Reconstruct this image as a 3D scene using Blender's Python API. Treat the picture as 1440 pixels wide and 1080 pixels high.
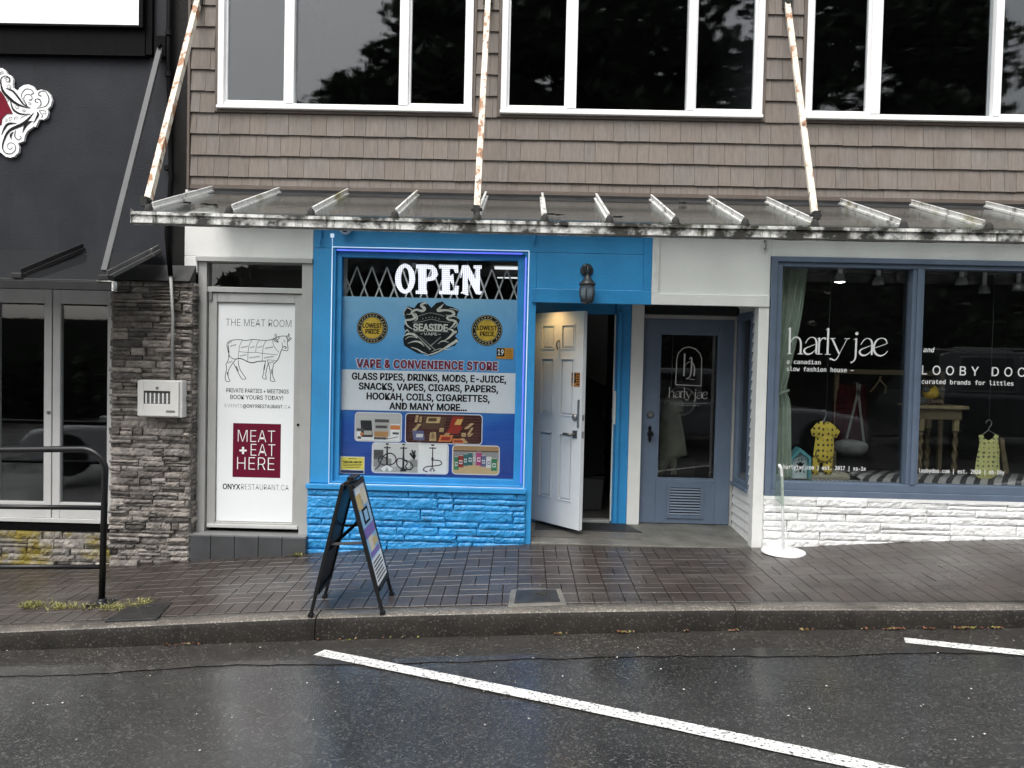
import bpy, bmesh, math, random, os
from mathutils import Vector, Matrix, noise
R_ = math.radians
for _o in list(bpy.data.objects):
    bpy.data.objects.remove(_o)
SC = bpy.context.scene
COL = SC.collection

# ------------------------------------------------------------------ camera
CAM = Vector((0.0, -6.67, 1.6)); FPX = 1080.0
ROLL, PITCH, YAW = R_(-1.298), R_(-1.677), R_(0.7715)
_rot = Matrix.Rotation(YAW, 3, 'Z') @ Matrix.Rotation(PITCH, 3, 'X') @ Matrix.Rotation(ROLL, 3, 'Y')
_r, _f, _u = _rot @ Vector((1, 0, 0)), _rot @ Vector((0, 1, 0)), _rot @ Vector((0, 0, 1))
cd = bpy.data.cameras.new('camera'); cam = bpy.data.objects.new('camera', cd); COL.objects.link(cam)
cd.sensor_width = 36; cd.lens = 27; cd.clip_start = 0.05; cd.clip_end = 2000
mw = Matrix((_r, _u, -_f)).transposed().to_4x4(); mw.translation = CAM
cam.matrix_world = mw
SC.camera = cam
# ------------------------------------------------------------------ sky, sun, exposure
SUN_EL, SUN_AZ = R_(58), R_(200)
W = bpy.data.worlds.new('World'); SC.world = W; W.use_nodes = True
wn = W.node_tree; wn.nodes.clear()
sky = wn.nodes.new('ShaderNodeTexSky'); sky.sky_type = 'NISHITA'; sky.sun_disc = False
sky.sun_elevation = SUN_EL; sky.sun_rotation = SUN_AZ; sky.dust_density = 4; sky.air_density = 1.4; sky.ozone_density = 1
hs = wn.nodes.new('ShaderNodeHueSaturation'); hs.inputs['Saturation'].default_value = 0.22
bg = wn.nodes.new('ShaderNodeBackground'); bg.inputs['Strength'].default_value = 0.15
wo = wn.nodes.new('ShaderNodeOutputWorld')
wn.links.new(sky.outputs[0], hs.inputs['Color']); wn.links.new(hs.outputs[0], bg.inputs[0]); wn.links.new(bg.outputs[0], wo.inputs[0])
sd = bpy.data.lights.new('sun', 'SUN'); sd.energy = 1.0; sd.angle = R_(40); sd.color = (1, .97, .93)
sun = bpy.data.objects.new('sun', sd); COL.objects.link(sun)
_sdir = Vector((math.sin(SUN_AZ) * math.cos(SUN_EL), math.cos(SUN_AZ) * math.cos(SUN_EL), math.sin(SUN_EL)))
sun.rotation_euler = _sdir.to_track_quat('Z', 'Y').to_euler()
SC.view_settings.view_transform = 'Standard'; SC.view_settings.look = 'None'
SC.view_settings.gamma = 1; SC.view_settings.exposure = 1.02
SC.render.engine = 'CYCLES'
SC.cycles.use_denoising = True
SC.cycles.max_bounces = 8; SC.cycles.transparent_max_bounces = 16
SC.cycles.sample_clamp_indirect = 6

# ------------------------------------------------------------------ measuring helpers (photo pixel -> point on a known plane)
def P(px, py, Y=0.0):
    d = _rot @ Vector(((px - 720) / FPX, 1, -(py - 540) / FPX)); t = (Y - CAM.y) / d.y
    return CAM.x + t * d.x, CAM.z + t * d.z
def S(Y): return (Y - CAM.y) / FPX          # metres per pixel on plane y=Y
def crv(tab):
    def f(x):
        if x <= tab[0][0]: i = 0
        elif x >= tab[-1][0]: i = len(tab) - 2
        else: i = max(k for k in range(len(tab) - 1) if tab[k][0] <= x)
        (x0, z0), (x1, z1) = tab[i], tab[i + 1]
        if x < tab[0][0] or x > tab[-1][0]:
            return z0 + (z1 - z0) * (x - x0) / (x1 - x0)
        def sl(k):
            a, b = max(0, k - 1), min(len(tab) - 1, k + 1)
            return (tab[b][1] - tab[a][1]) / (tab[b][0] - tab[a][0])
        h = x1 - x0; t = (x - x0) / h
        return ((2*t**3 - 3*t*t + 1) * z0 + (t**3 - 2*t*t + t) * h * sl(i) + (-2*t**3 + 3*t*t) * z1 + (t**3 - t*t) * h * sl(i + 1))
    return f
KY = -1.67                                   # kerb face
z_base = crv([(-8, -.50), (-5.5, -.375), (-3.54, -.25), (-2.6, -.165), (-1.86, -.108), (-.8, -.035), (.05, .012), (1.1, .015), (2.09, .035), (3.2, .11), (4.37, .18), (8, .38)])
z_kt = crv([(-8, -.56), (-3.43, -.270), (-1.16, -.108), (1.08, .0), (3.3, .066), (8, .26)])
z_kb = crv([(-8, -.68), (-3.43, -.400), (-1.16, -.262), (1.09, -.146), (3.3, -.060), (8, .14)])
def z_walk(x, y):
    t = max(0., min(1., -y / -KY)) if y < 0 else 0
    return z_base(x) * (1 - t) + z_kt(x) * t
def z_road(x, y):
    d = KY - y
    return z_kb(max(-30, min(30, x))) + .016 * min(d, 7) - .016 * max(0, min(d - 7, 7))
def G(px, py, zf):
    d = _rot @ Vector(((px - 720) / FPX, 1, -(py - 540) / FPX)); t = 5.0
    for _ in range(40):
        p = CAM + d * t
        t += (p.z - zf(p.x, p.y)) / max(.05, -d.z) * .7
    p = CAM + d * t
    return p

# ------------------------------------------------------------------ materials
MC = {}
def mat(name, col, rough=.6, metal=0., var=0., vscale=4., stretch=(1, 1, 1), bump=0., bscale=60., bdist=.01, island=0., dirt=None, dirt2=None,
        emit=None, estr=0., spec=.5, coat=0., rvar=0., bstretch=None, speck=None):
    if name in MC: return MC[name]
    m = bpy.data.materials.new(name); m.use_nodes = True; nt = m.node_tree; N = nt.nodes; L = nt.links
    b = N['Principled BSDF']
    b.inputs['Roughness'].default_value = rough; b.inputs['Metallic'].default_value = metal
    b.inputs['Specular IOR Level'].default_value = spec; b.inputs['Coat Weight'].default_value = coat; b.inputs['Coat Roughness'].default_value = .08
    tc = N.new('ShaderNodeTexCoord')
    def mapped(s):
        mp = N.new('ShaderNodeMapping'); mp.inputs['Scale'].default_value = s; L.new(tc.outputs['Object'], mp.inputs[0]); return mp.outputs[0]
    def nz(scale, s=(1, 1, 1), det=5., rgh=.6):
        n = N.new('ShaderNodeTexNoise'); n.inputs['Scale'].default_value = scale; n.inputs['Detail'].default_value = det; n.inputs['Roughness'].default_value = rgh
        L.new(mapped(s), n.inputs['Vector']); return n.outputs['Fac']
    def ramp(fac, lo, hi):
        r = N.new('ShaderNodeMapRange'); r.inputs[1].default_value = lo; r.inputs[2].default_value = hi; r.inputs[3].default_value = 0; r.inputs[4].default_value = 1
        L.new(fac, r.inputs[0]); return r.outputs[0]
    def mix(fac, a, c):
        x = N.new('ShaderNodeMix'); x.data_type = 'RGBA'
        if hasattr(fac, 'links'): L.new(fac, x.inputs[0])
        else: x.inputs[0].default_value = fac
        for v, i in ((a, 6), (c, 7)):
            if hasattr(v, 'links'): L.new(v, x.inputs[i])
            else: x.inputs[i].default_value = (*v, 1)
        return x.outputs[2]
    c = tuple(col)
    out = None
    if var:
        out = mix(ramp(nz(vscale, stretch), .3, .7), tuple(max(0, k * (1 - var)) for k in c), tuple(min(1, k * (1 + var)) for k in c))
    if island:
        g = N.new('ShaderNodeNewGeometry'); mr = N.new('ShaderNodeMapRange')
        mr.inputs[3].default_value = 1 - island; mr.inputs[4].default_value = 1 + island
        L.new(g.outputs['Random Per Island'], mr.inputs[0])
        h = N.new('ShaderNodeHueSaturation'); L.new(mr.outputs[0], h.inputs['Value'])
        if out is not None: L.new(out, h.inputs['Color'])
        else: h.inputs['Color'].default_value = (*c, 1)
        mr2 = N.new('ShaderNodeMapRange'); mr2.inputs[3].default_value = .85; mr2.inputs[4].default_value = 1.15
        ml = N.new('ShaderNodeMath'); ml.operation = 'MULTIPLY'; ml.inputs[1].default_value = 7.31; fr = N.new('ShaderNodeMath'); fr.operation = 'FRACT'
        L.new(g.outputs['Random Per Island'], ml.inputs[0]); L.new(ml.outputs[0], fr.inputs[0]); L.new(fr.outputs[0], mr2.inputs[0]); L.new(mr2.outputs[0], h.inputs['Saturation'])
        out = h.outputs[0]
    if speck:
        sc_, lo, hi, sc_col = speck
        v = N.new('ShaderNodeTexVoronoi'); v.inputs['Scale'].default_value = sc_; L.new(mapped((1, 1, 1)), v.inputs['Vector'])
        sp = N.new('ShaderNodeSeparateColor'); L.new(v.outputs['Color'], sp.inputs[0])
        out = mix(ramp(sp.outputs[0], lo, hi), out if out is not None else c, sc_col)
    for dd in (dirt, dirt2):
        if dd:
            dc, ds, dst, lo, hi = dd
            out = mix(ramp(nz(ds, dst, 6, .65), lo, hi), out if out is not None else c, dc)
    if out is not None: L.new(out, b.inputs['Base Color'])
    else: b.inputs['Base Color'].default_value = (*c, 1)
    if rvar:
        mr = N.new('ShaderNodeMapRange'); mr.inputs[1].default_value = .35; mr.inputs[2].default_value = .65
        mr.inputs[3].default_value = max(.02, rough - rvar); mr.inputs[4].default_value = rough + rvar
        L.new(nz(1.1, (1, 1, 1), 4, .55), mr.inputs[0]); L.new(mr.outputs[0], b.inputs['Roughness'])
    if bump:
        bp = N.new('ShaderNodeBump'); bp.inputs['Strength'].default_value = bump; bp.inputs['Distance'].default_value = bdist
        L.new(nz(bscale, bstretch or (1, 1, 1), 6, .6), bp.inputs['Height']); L.new(bp.outputs[0], b.inputs['Normal'])
    if emit:
        b.inputs['Emission Color'].default_value = (*emit, 1); b.inputs['Emission Strength'].default_value = estr
    MC[name] = m
    return m
def glass(name, tint=(1, 1, 1), ior=1.75, rough=0., film=0., filmcol=(.5, .5, .5), bump=0.):
    if name in MC: return MC[name]
    m = bpy.data.materials.new(name); m.use_nodes = True; nt = m.node_tree; N = nt.nodes; L = nt.links; N.clear()
    o = N.new('ShaderNodeOutputMaterial'); t = N.new('ShaderNodeBsdfTransparent'); t.inputs[0].default_value = (*tint, 1)
    g = N.new('ShaderNodeBsdfGlossy'); g.inputs['Roughness'].default_value = rough
    fr = N.new('ShaderNodeFresnel'); ge = N.new('ShaderNodeNewGeometry'); im = N.new('ShaderNodeMix'); im.inputs[2].default_value = ior; im.inputs[3].default_value = 1 / ior
    L.new(ge.outputs['Backfacing'], im.inputs[0]); L.new(im.outputs[0], fr.inputs[0])       # the same reflectance from both sides of the pane
    mx = N.new('ShaderNodeMixShader'); L.new(fr.outputs[0], mx.inputs[0])
    if film:
        d = N.new('ShaderNodeBsdfDiffuse'); d.inputs[0].default_value = (*filmcol, 1)
        m2 = N.new('ShaderNodeMixShader'); m2.inputs[0].default_value = film
        L.new(t.outputs[0], m2.inputs[1]); L.new(d.outputs[0], m2.inputs[2]); L.new(m2.outputs[0], mx.inputs[1])
    else: L.new(t.outputs[0], mx.inputs[1])
    L.new(g.outputs[0], mx.inputs[2])
    if bump:
        tc = N.new('ShaderNodeTexCoord'); mp = N.new('ShaderNodeMapping'); mp.inputs['Scale'].default_value = (1, 1, .35)
        n = N.new('ShaderNodeTexNoise'); n.inputs['Scale'].default_value = 60; n.inputs['Detail'].default_value = 4
        b = N.new('ShaderNodeBump'); b.inputs['Strength'].default_value = bump; b.inputs['Distance'].default_value = .002
        L.new(tc.outputs['Object'], mp.inputs[0]); L.new(mp.outputs[0], n.inputs['Vector']); L.new(n.outputs['Fac'], b.inputs['Height'])
        L.new(b.outputs[0], g.inputs['Normal']); L.new(b.outputs[0], fr.inputs['Normal'])
    L.new(mx.outputs[0], o.inputs[0])
    MC[name] = m
    return m

# ------------------------------------------------------------------ mesh building
class MB:
    def __init__(s): s.v = []; s.f = []; s.m = []; s.s = []
    def poly(s, pts, mi=0):
        i = len(s.v); s.v += [tuple(p) for p in pts]; s.f.append(tuple(range(i, i + len(pts)))); s.m.append(mi); s.s.append(False)
    def box(s, x0, x1, y0, y1, z0, z1, mi=0):
        if x0 > x1: x0, x1 = x1, x0
        if y0 > y1: y0, y1 = y1, y0
        if z0 > z1: z0, z1 = z1, z0
        i = len(s.v)
        s.v += [(x0, y0, z0), (x1, y0, z0), (x1, y1, z0), (x0, y1, z0), (x0, y0, z1), (x1, y0, z1), (x1, y1, z1), (x0, y1, z1)]
        for q in ((0, 3, 2, 1), (4, 5, 6, 7), (0, 1, 5, 4), (1, 2, 6, 5), (2, 3, 7, 6), (3, 0, 4, 7)):
            s.f.append(tuple(i + k for k in q)); s.m.append(mi); s.s.append(False)
        return s
    def hexa(s, p, mi=0):          # 8 corners: bottom 4 (ccw from above), top 4
        i = len(s.v); s.v += [tuple(q) for q in p]
        for q in ((0, 3, 2, 1), (4, 5, 6, 7), (0, 1, 5, 4), (1, 2, 6, 5), (2, 3, 7, 6), (3, 0, 4, 7)):
            s.f.append(tuple(i + k for k in q)); s.m.append(mi); s.s.append(False)
    def bar(s, a, b, w, h, up=(0, 0, 1), mi=0):
        a, b = Vector(a), Vector(b); d = (b - a).normalized(); up = Vector(up)
        sd = d.cross(up)
        if sd.length < 1e-4: sd = d.cross(Vector((1, 0, 0)))
        sd.normalize(); up = sd.cross(d).normalized()
        c = [(-w/2, -h/2), (w/2, -h/2), (w/2, h/2), (-w/2, h/2)]
        i = len(s.v)
        for e in (a, b):
            for (p, q) in c: s.v.append(tuple(e + sd * p + up * q))
        for q in ((3, 2, 1, 0), (4, 5, 6, 7), (0, 1, 5, 4), (1, 2, 6, 5), (2, 3, 7, 6), (3, 0, 4, 7)):
            s.f.append(tuple(i + k for k in q)); s.m.append(mi); s.s.append(False)
        return s
    def tube(s, pts, r, n=10, mi=0, cap=True, closed=False):
        pts = [Vector(p) for p in pts]; k = len(pts); rs = r if isinstance(r, (list, tuple)) else [r] * k
        base = len(s.v); prev = None
        for j, p in enumerate(pts):
            if closed: t = pts[(j + 1) % k] - pts[j - 1]
            else: t = pts[min(j + 1, k - 1)] - pts[max(j - 1, 0)]
            t.normalize()
            if prev is None:
                a = Vector((0, 0, 1)) if abs(t.z) < .9 else Vector((1, 0, 0)); u = t.cross(a).normalized()
            else:
                u = prev - t * prev.dot(t)
                u.normalize()
            prev = u; w = t.cross(u)
            for q in range(n):
                an = 2 * math.pi * q / n
                s.v.append(tuple(p + (u * math.cos(an) + w * math.sin(an)) * rs[j]))
        for j in range(k if closed else k - 1):
            for q in range(n):
                a = base + j * n + q; b2 = base + j * n + (q + 1) % n; jn = (j + 1) % k
                s.f.append((a, b2, base + jn * n + (q + 1) % n, base + jn * n + q)); s.m.append(mi); s.s.append(True)
        if cap and not closed:
            s.f.append(tuple(base + q for q in reversed(range(n)))); s.m.append(mi); s.s.append(False)
            s.f.append(tuple(base + (k - 1) * n + q for q in range(n))); s.m.append(mi); s.s.append(False)
        return s
    def lathe(s, prof, c, n=24, axis='Z', mi=0, smooth=True):
        base = len(s.v); k = len(prof); c = Vector(c)
        for (r, h) in prof:
            for q in range(n):
                an = 2 * math.pi * q / n; a, b = r * math.cos(an), r * math.sin(an)
                s.v.append(tuple(c + (Vector((a, b, h)) if axis == 'Z' else Vector((a, h, b)) if axis == 'Y' else Vector((h, a, b)))))
        for j in range(k - 1):
            for q in range(n):
                f = (base + j*n + q, base + j*n + (q+1) % n, base + (j+1)*n + (q+1) % n, base + (j+1)*n + q)
                s.f.append(f if axis != 'Y' else tuple(reversed(f))); s.m.append(mi); s.s.append(smooth)
        for j in (0, k - 1):
            if prof[j][0] > 1e-5:
                s.f.append(tuple(base + j*n + q for q in range(n))); s.m.append(mi); s.s.append(False)
        return s
    def prism(s, poly, y0, y1, mi=0):   # polygon in x,z extruded in y (y0 front)
        n = len(poly); i = len(s.v)
        s.v += [(p[0], y0, p[1]) for p in poly] + [(p[0], y1, p[1]) for p in poly]
        s.f.append(tuple(range(i, i + n))); s.m.append(mi); s.s.append(False)
        s.f.append(tuple(reversed(range(i + n, i + 2*n)))); s.m.append(mi); s.s.append(False)
        for k in range(n):
            a, b = i + k, i + (k + 1) % n
            s.f.append((a, a + n, b + n, b)); s.m.append(mi); s.s.append(False)
        return s
    def stroke(s, pts, w, y, th=.0, mi=0, smooth=4):  # brush stroke in the x,z plane facing -Y ; w: single width or list
        k = len(pts); ws = w if isinstance(w, (list, tuple)) else [w] * k
        q = [(p[0], p[1], ww) for p, ww in zip(pts, ws)]
        if smooth > 1 and k > 2:
            o = []
            for j in range(k - 1):
                p0, p1, p2, p3 = q[max(j-1, 0)], q[j], q[j+1], q[min(j+2, k-1)]
                for e in range(smooth):
                    t = e / smooth
                    o.append(tuple(.5 * (2*b + (c-a)*t + (2*a-5*b+4*c-d)*t*t + (-a+3*b-3*c+d)*t**3) for a, b, c, d in zip(p0, p1, p2, p3)))
            q = o + [q[-1]]
        L = []; Rr = []
        for j, p in enumerate(q):
            a, b = q[max(j-1, 0)], q[min(j+1, len(q)-1)]
            tx, tz = b[0]-a[0], b[1]-a[1]; l = math.hypot(tx, tz) or 1; nx, nz_ = -tz/l, tx/l; h = max(abs(p[2]), 1e-5)/2
            L.append((p[0]+nx*h, p[1]+nz_*h)); Rr.append((p[0]-nx*h, p[1]-nz_*h))
        i = len(s.v)
        for a, b in zip(L, Rr): s.v += [(a[0], y, a[1]), (b[0], y, b[1])]
        for j in range(len(q) - 1):
            a = i + 2*j; s.f.append((a, a+1, a+3, a+2)); s.m.append(mi); s.s.append(False)
        if th:
            self_i = len(s.v)
            for a, b in zip(L, Rr): s.v += [(a[0], y+th, a[1]), (b[0], y+th, b[1])]
            for j in range(len(q) - 1):
                a = i + 2*j; c = self_i + 2*j
                s.f.append((a, a+2, c+2, c)); s.m.append(mi); s.s.append(False)
                s.f.append((a+1, c+1, c+3, a+3)); s.m.append(mi); s.s.append(False)
        return s
    def disk(s, cx, cz, r, y, mi=0, n=28, r2=None):
        s.poly([(cx + r*math.cos(-2*math.pi*k/n), y, cz + (r2 or r)*math.sin(-2*math.pi*k/n)) for k in range(n)][::-1], mi); return s
    def rect(s, cx, cz, w, h, y, mi=0):
        s.poly([(cx-w/2, y, cz-h/2), (cx+w/2, y, cz-h/2), (cx+w/2, y, cz+h/2), (cx-w/2, y, cz+h/2)], mi); return s
    def rrect(s, cx, cz, w, h, r, y, mi=0):
        pts = []
        for (sx, sz, a0) in ((1, -1, -90), (1, 1, 0), (-1, 1, 90), (-1, -1, 180)):
            for k in range(5):
                a = R_(a0 + 22.5*k); pts.append((cx + sx*(w/2-r) + r*math.cos(a), y, cz + sz*(h/2-r) + r*math.sin(a)))
        s.poly(pts, mi); return s
    def build(s, name, mats, parent=None, bevel=0., smooth=False, sub=0, local=False):
        me = bpy.data.meshes.new(name); me.from_pydata(s.v, [], s.f)
        for mm in (mats if isinstance(mats, (list, tuple)) else [mats]): me.materials.append(mm)
        me.polygons.foreach_set('material_index', s.m)
        me.polygons.foreach_set('use_smooth', [True]*len(s.f) if smooth else s.s)
        me.update()
        o = bpy.data.objects.new(name, me); COL.objects.link(o)
        if parent is not None:
            o.parent = parent
            if not local: o.matrix_parent_inverse = Matrix.Translation(-wloc(parent))
        if bevel:
            bv = o.modifiers.new('bevel', 'BEVEL'); bv.width = bevel; bv.segments = 2; bv.limit_method = 'ANGLE'; bv.angle_limit = R_(40)
        if sub:
            sb = o.modifiers.new('sub', 'SUBSURF'); sb.levels = sub; sb.render_levels = sub
        return o
def wloc(o):
    # parts are built in world coordinates: every part's own origin stays at the world origin
    return Vector(o.location) if o.type == 'EMPTY' else Vector((0, 0, 0))
def tag(o, label=None, cat=None, group=None, kind=None):
    if label: o['label'] = label
    if cat: o['category'] = cat
    if group: o['group'] = group
    if kind: o['kind'] = kind
    return o
def thing(name, label, cat, loc, group=None):
    o = bpy.data.objects.new(name, None); COL.objects.link(o); o.location = loc; o.empty_display_size = .1
    return tag(o, label, cat, group)

# fonts that ship with Blender (fall back to its built-in one)
_fd = os.path.join(bpy.utils.resource_path('LOCAL'), 'datafiles', 'fonts')
FONTS = {}
def font(key):
    if key not in FONTS:
        fn = {'sans': 'Inter.woff2', 'mono': 'DejaVuSansMono.woff2', 'math': 'NotoSansMath-Regular.woff2'}[key]
        try: FONTS[key] = bpy.data.fonts.load(os.path.join(_fd, fn))
        except Exception: FONTS[key] = None
    return FONTS[key]
def text_mesh(st, fkey='sans', offset=0., space=1., shear=0.):
    c = bpy.data.curves.new('t', 'FONT'); c.body = st
    f = font(fkey)
    if f: c.font = f
    c.size = 1; c.offset = offset; c.space_character = space; c.shear = shear; c.resolution_u = 3; c.align_x = 'LEFT'
    o = bpy.data.objects.new('t', c); COL.objects.link(o)
    dg = bpy.context.evaluated_depsgraph_get()
    me = o.evaluated_get(dg).to_mesh()
    v = [tuple(p.co) for p in me.vertices]; fs = [tuple(p.vertices) for p in me.polygons]
    o.evaluated_get(dg).to_mesh_clear()
    bpy.data.objects.remove(o); bpy.data.curves.remove(c)
    return v, fs
def text(mb, st, cx, cz, w, h, y, fkey='sans', offset=0., space=1., shear=0., mi=0):
    """letters fitted to a box w by h (h = height of a capital letter) centred on cx, cz, facing -Y"""
    bold = max(0., offset); offset = min(0., offset)
    v, fs = text_mesh(st, fkey, offset, space, shear)
    cv, _ = text_mesh('H', fkey, offset)
    x0, x1 = min(p[0] for p in v), max(p[0] for p in v); ch = max(p[1] for p in cv) - min(p[1] for p in cv); c0 = min(p[1] for p in cv)
    sx = w / (x1 - x0); sz = h / ch
    sh_ = [(0, 0)] if not bold else [(0, 0), (-1, 0), (1, 0), (0, .7), (0, -.7), (-.7, .6), (.7, .6), (-.7, -.6), (.7, -.6)]
    for q, (ox, oz) in enumerate(sh_):       # heavier weights: copies of the letters a hair apart
        i = len(mb.v)
        for p in v: mb.v.append((cx + (p[0] - (x0 + x1)/2 + ox*bold) * sx, y - q*.00003, cz + (p[1] - c0 - ch/2 + oz*bold) * sz))
        for f in fs: mb.f.append(tuple(i + k for k in f)); mb.m.append(mi); mb.s.append(False)
def ptext(mb, st, px, py, w, h, Y, **k):      # centre and size measured in photo pixels on plane y=Y
    x, z = P(px, py, Y); text(mb, st, x, z, w * S(Y), h * S(Y), Y, **k)

# ------------------------------------------------------------------ materials used
BLUE = (.030, .275, .585)
M_blue = mat('blue_stucco', BLUE, .45, var=.10, vscale=2.5, bump=.55, bscale=70, bdist=.006, dirt=((.02, .17, .42), 1.2, (1, 1, .35), .62, .8))
M_bluewood = mat('blue_painted_wood', (.029, .255, .56), .42, var=.10, vscale=6, bump=.15, bscale=30)
M_bluestone = mat('blue_painted_stone', (.028, .265, .58), .42, var=.14, vscale=4, bump=.6, bscale=45, bdist=.008, dirt=((.05, .12, .20), 7, (1, 1, 1), .62, .80), dirt2=((.10, .10, .10), 26, (1, 1, 1), .72, .76))
M_white = mat('white_stucco', (.74, .74, .72), .6, var=.05, vscale=2, bump=.5, bscale=75, bdist=.006, dirt=((.52, .52, .50), 1.6, (1, 1, .3), .6, .85))
M_whitewood = mat('white_painted_wood', (.74, .74, .72), .45, var=.05, vscale=7, dirt=((.42, .41, .38), 5, (1, 1, .3), .62, .85), bump=.1, bscale=30)
M_whitestone = mat('white_painted_stone', (.84, .84, .83), .45, var=.05, vscale=5, bump=.5, bscale=45, bdist=.007, dirt=((.6, .6, .58), 9, (1, 1, 1), .66, .85))
M_shingle = mat('brown_shingle', (.176, .152, .133), .75, spec=.3, var=.16, vscale=9, stretch=(6, 6, .5), bump=.5, bscale=16, bstretch=(9, 9, .5), bdist=.006, island=.065, dirt=((.24, .215, .195), 2.2, (1, 1, .7), .58, .82))
M_shtrim = mat('brown_trim', (.105, .082, .067), .65, var=.15, vscale=12, bump=.2)
M_vinyl = mat('white_window_frame', (.82, .82, .82), .35, var=.03, vscale=5, dirt=((.35, .33, .3), 14, (1, 1, .6), .70, .84))
M_glass = glass('window_glass', (.96, .97, .97), 1.52, .003)
M_glassup = glass('upper_glass_with_rain', (.9, .92, .93), 1.66, .002, bump=.03)
M_dark = mat('dark_stucco', (.0165, .0178, .0225), .6, spec=.22, var=.28, vscale=2.2, bump=.5, bscale=60, bdist=.006, dirt=((.034, .035, .040), 1.2, (2, 2, .3), .52, .78))
M_black = mat('black_band', (.0035, .0035, .004), .6, spec=.06, var=.4, vscale=14, stretch=(3, 3, .25), bump=.2)
M_stone = mat('ledge_stone', (.190, .172, .155), .62, spec=.35, var=.45, vscale=13, bump=.9, bscale=38, bdist=.012, island=.62)
M_stonemoss = mat('ledge_stone_mossy', (.25, .23, .205), .65, var=.4, vscale=13, bump=.9, bscale=38, bdist=.012, island=.35, dirt=((.20, .155, .02), 2.2, (1, 1, 1.3), .46, .58), dirt2=((.055, .05, .035), 3.2, (1, 1, 1), .56, .72))
M_alu = mat('grey_aluminium', (.42, .42, .41), .42, metal=.25, var=.06, vscale=5, dirt=((.24, .24, .23), 7, (1, 1, .3), .62, .85))
M_alul = mat('light_aluminium', (.56, .56, .55), .4, metal=.2, var=.06, vscale=5, dirt=((.35, .35, .34), 7, (1, 1, .3), .62, .85))
M_tile = mat('dark_grey_tile', (.055, .057, .060), .4, var=.2, vscale=6, bump=.1)
M_paper = mat('white_vinyl_print', (.80, .82, .83), .35, var=.02, vscale=3)
M_ink = mat('black_ink', (.010, .010, .011), .6, spec=.12)
M_maroon = mat('maroon_print', (.125, .006, .026), .55, spec=.15)
M_wprint = mat('white_print', (.86, .86, .86), .4)
M_greyblue = mat('slate_blue_paint', (.115, .152, .215), .42, var=.1, vscale=6, stretch=(1, 1, 1), bump=.12, bscale=25, dirt=((.18, .22, .28), 8, (1, 1, 1), .66, .85))
M_conc = mat('weathered_concrete', (.135, .130, .115), .45, var=.3, vscale=4, bump=.4, bscale=60, dirt=((.055, .054, .05), 2.3, (1, 1, 1), .5, .7), rvar=.12)
M_rubber = mat('black_rubber', (.018, .018, .019), .6, bump=.5, bscale=180, bdist=.004)
M_bmetal = mat('black_metal', (.008, .008, .009), .3, spec=.35, var=.2, vscale=12, dirt=((.09, .09, .09), 30, (1, 1, 1), .70, .78), bump=.08, bscale=40)
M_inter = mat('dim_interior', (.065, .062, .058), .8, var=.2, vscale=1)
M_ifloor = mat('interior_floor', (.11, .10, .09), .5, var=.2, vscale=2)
M_iwhite = mat('interior_white_wall', (.30, .29, .27), .7, var=.08, vscale=2)

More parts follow.
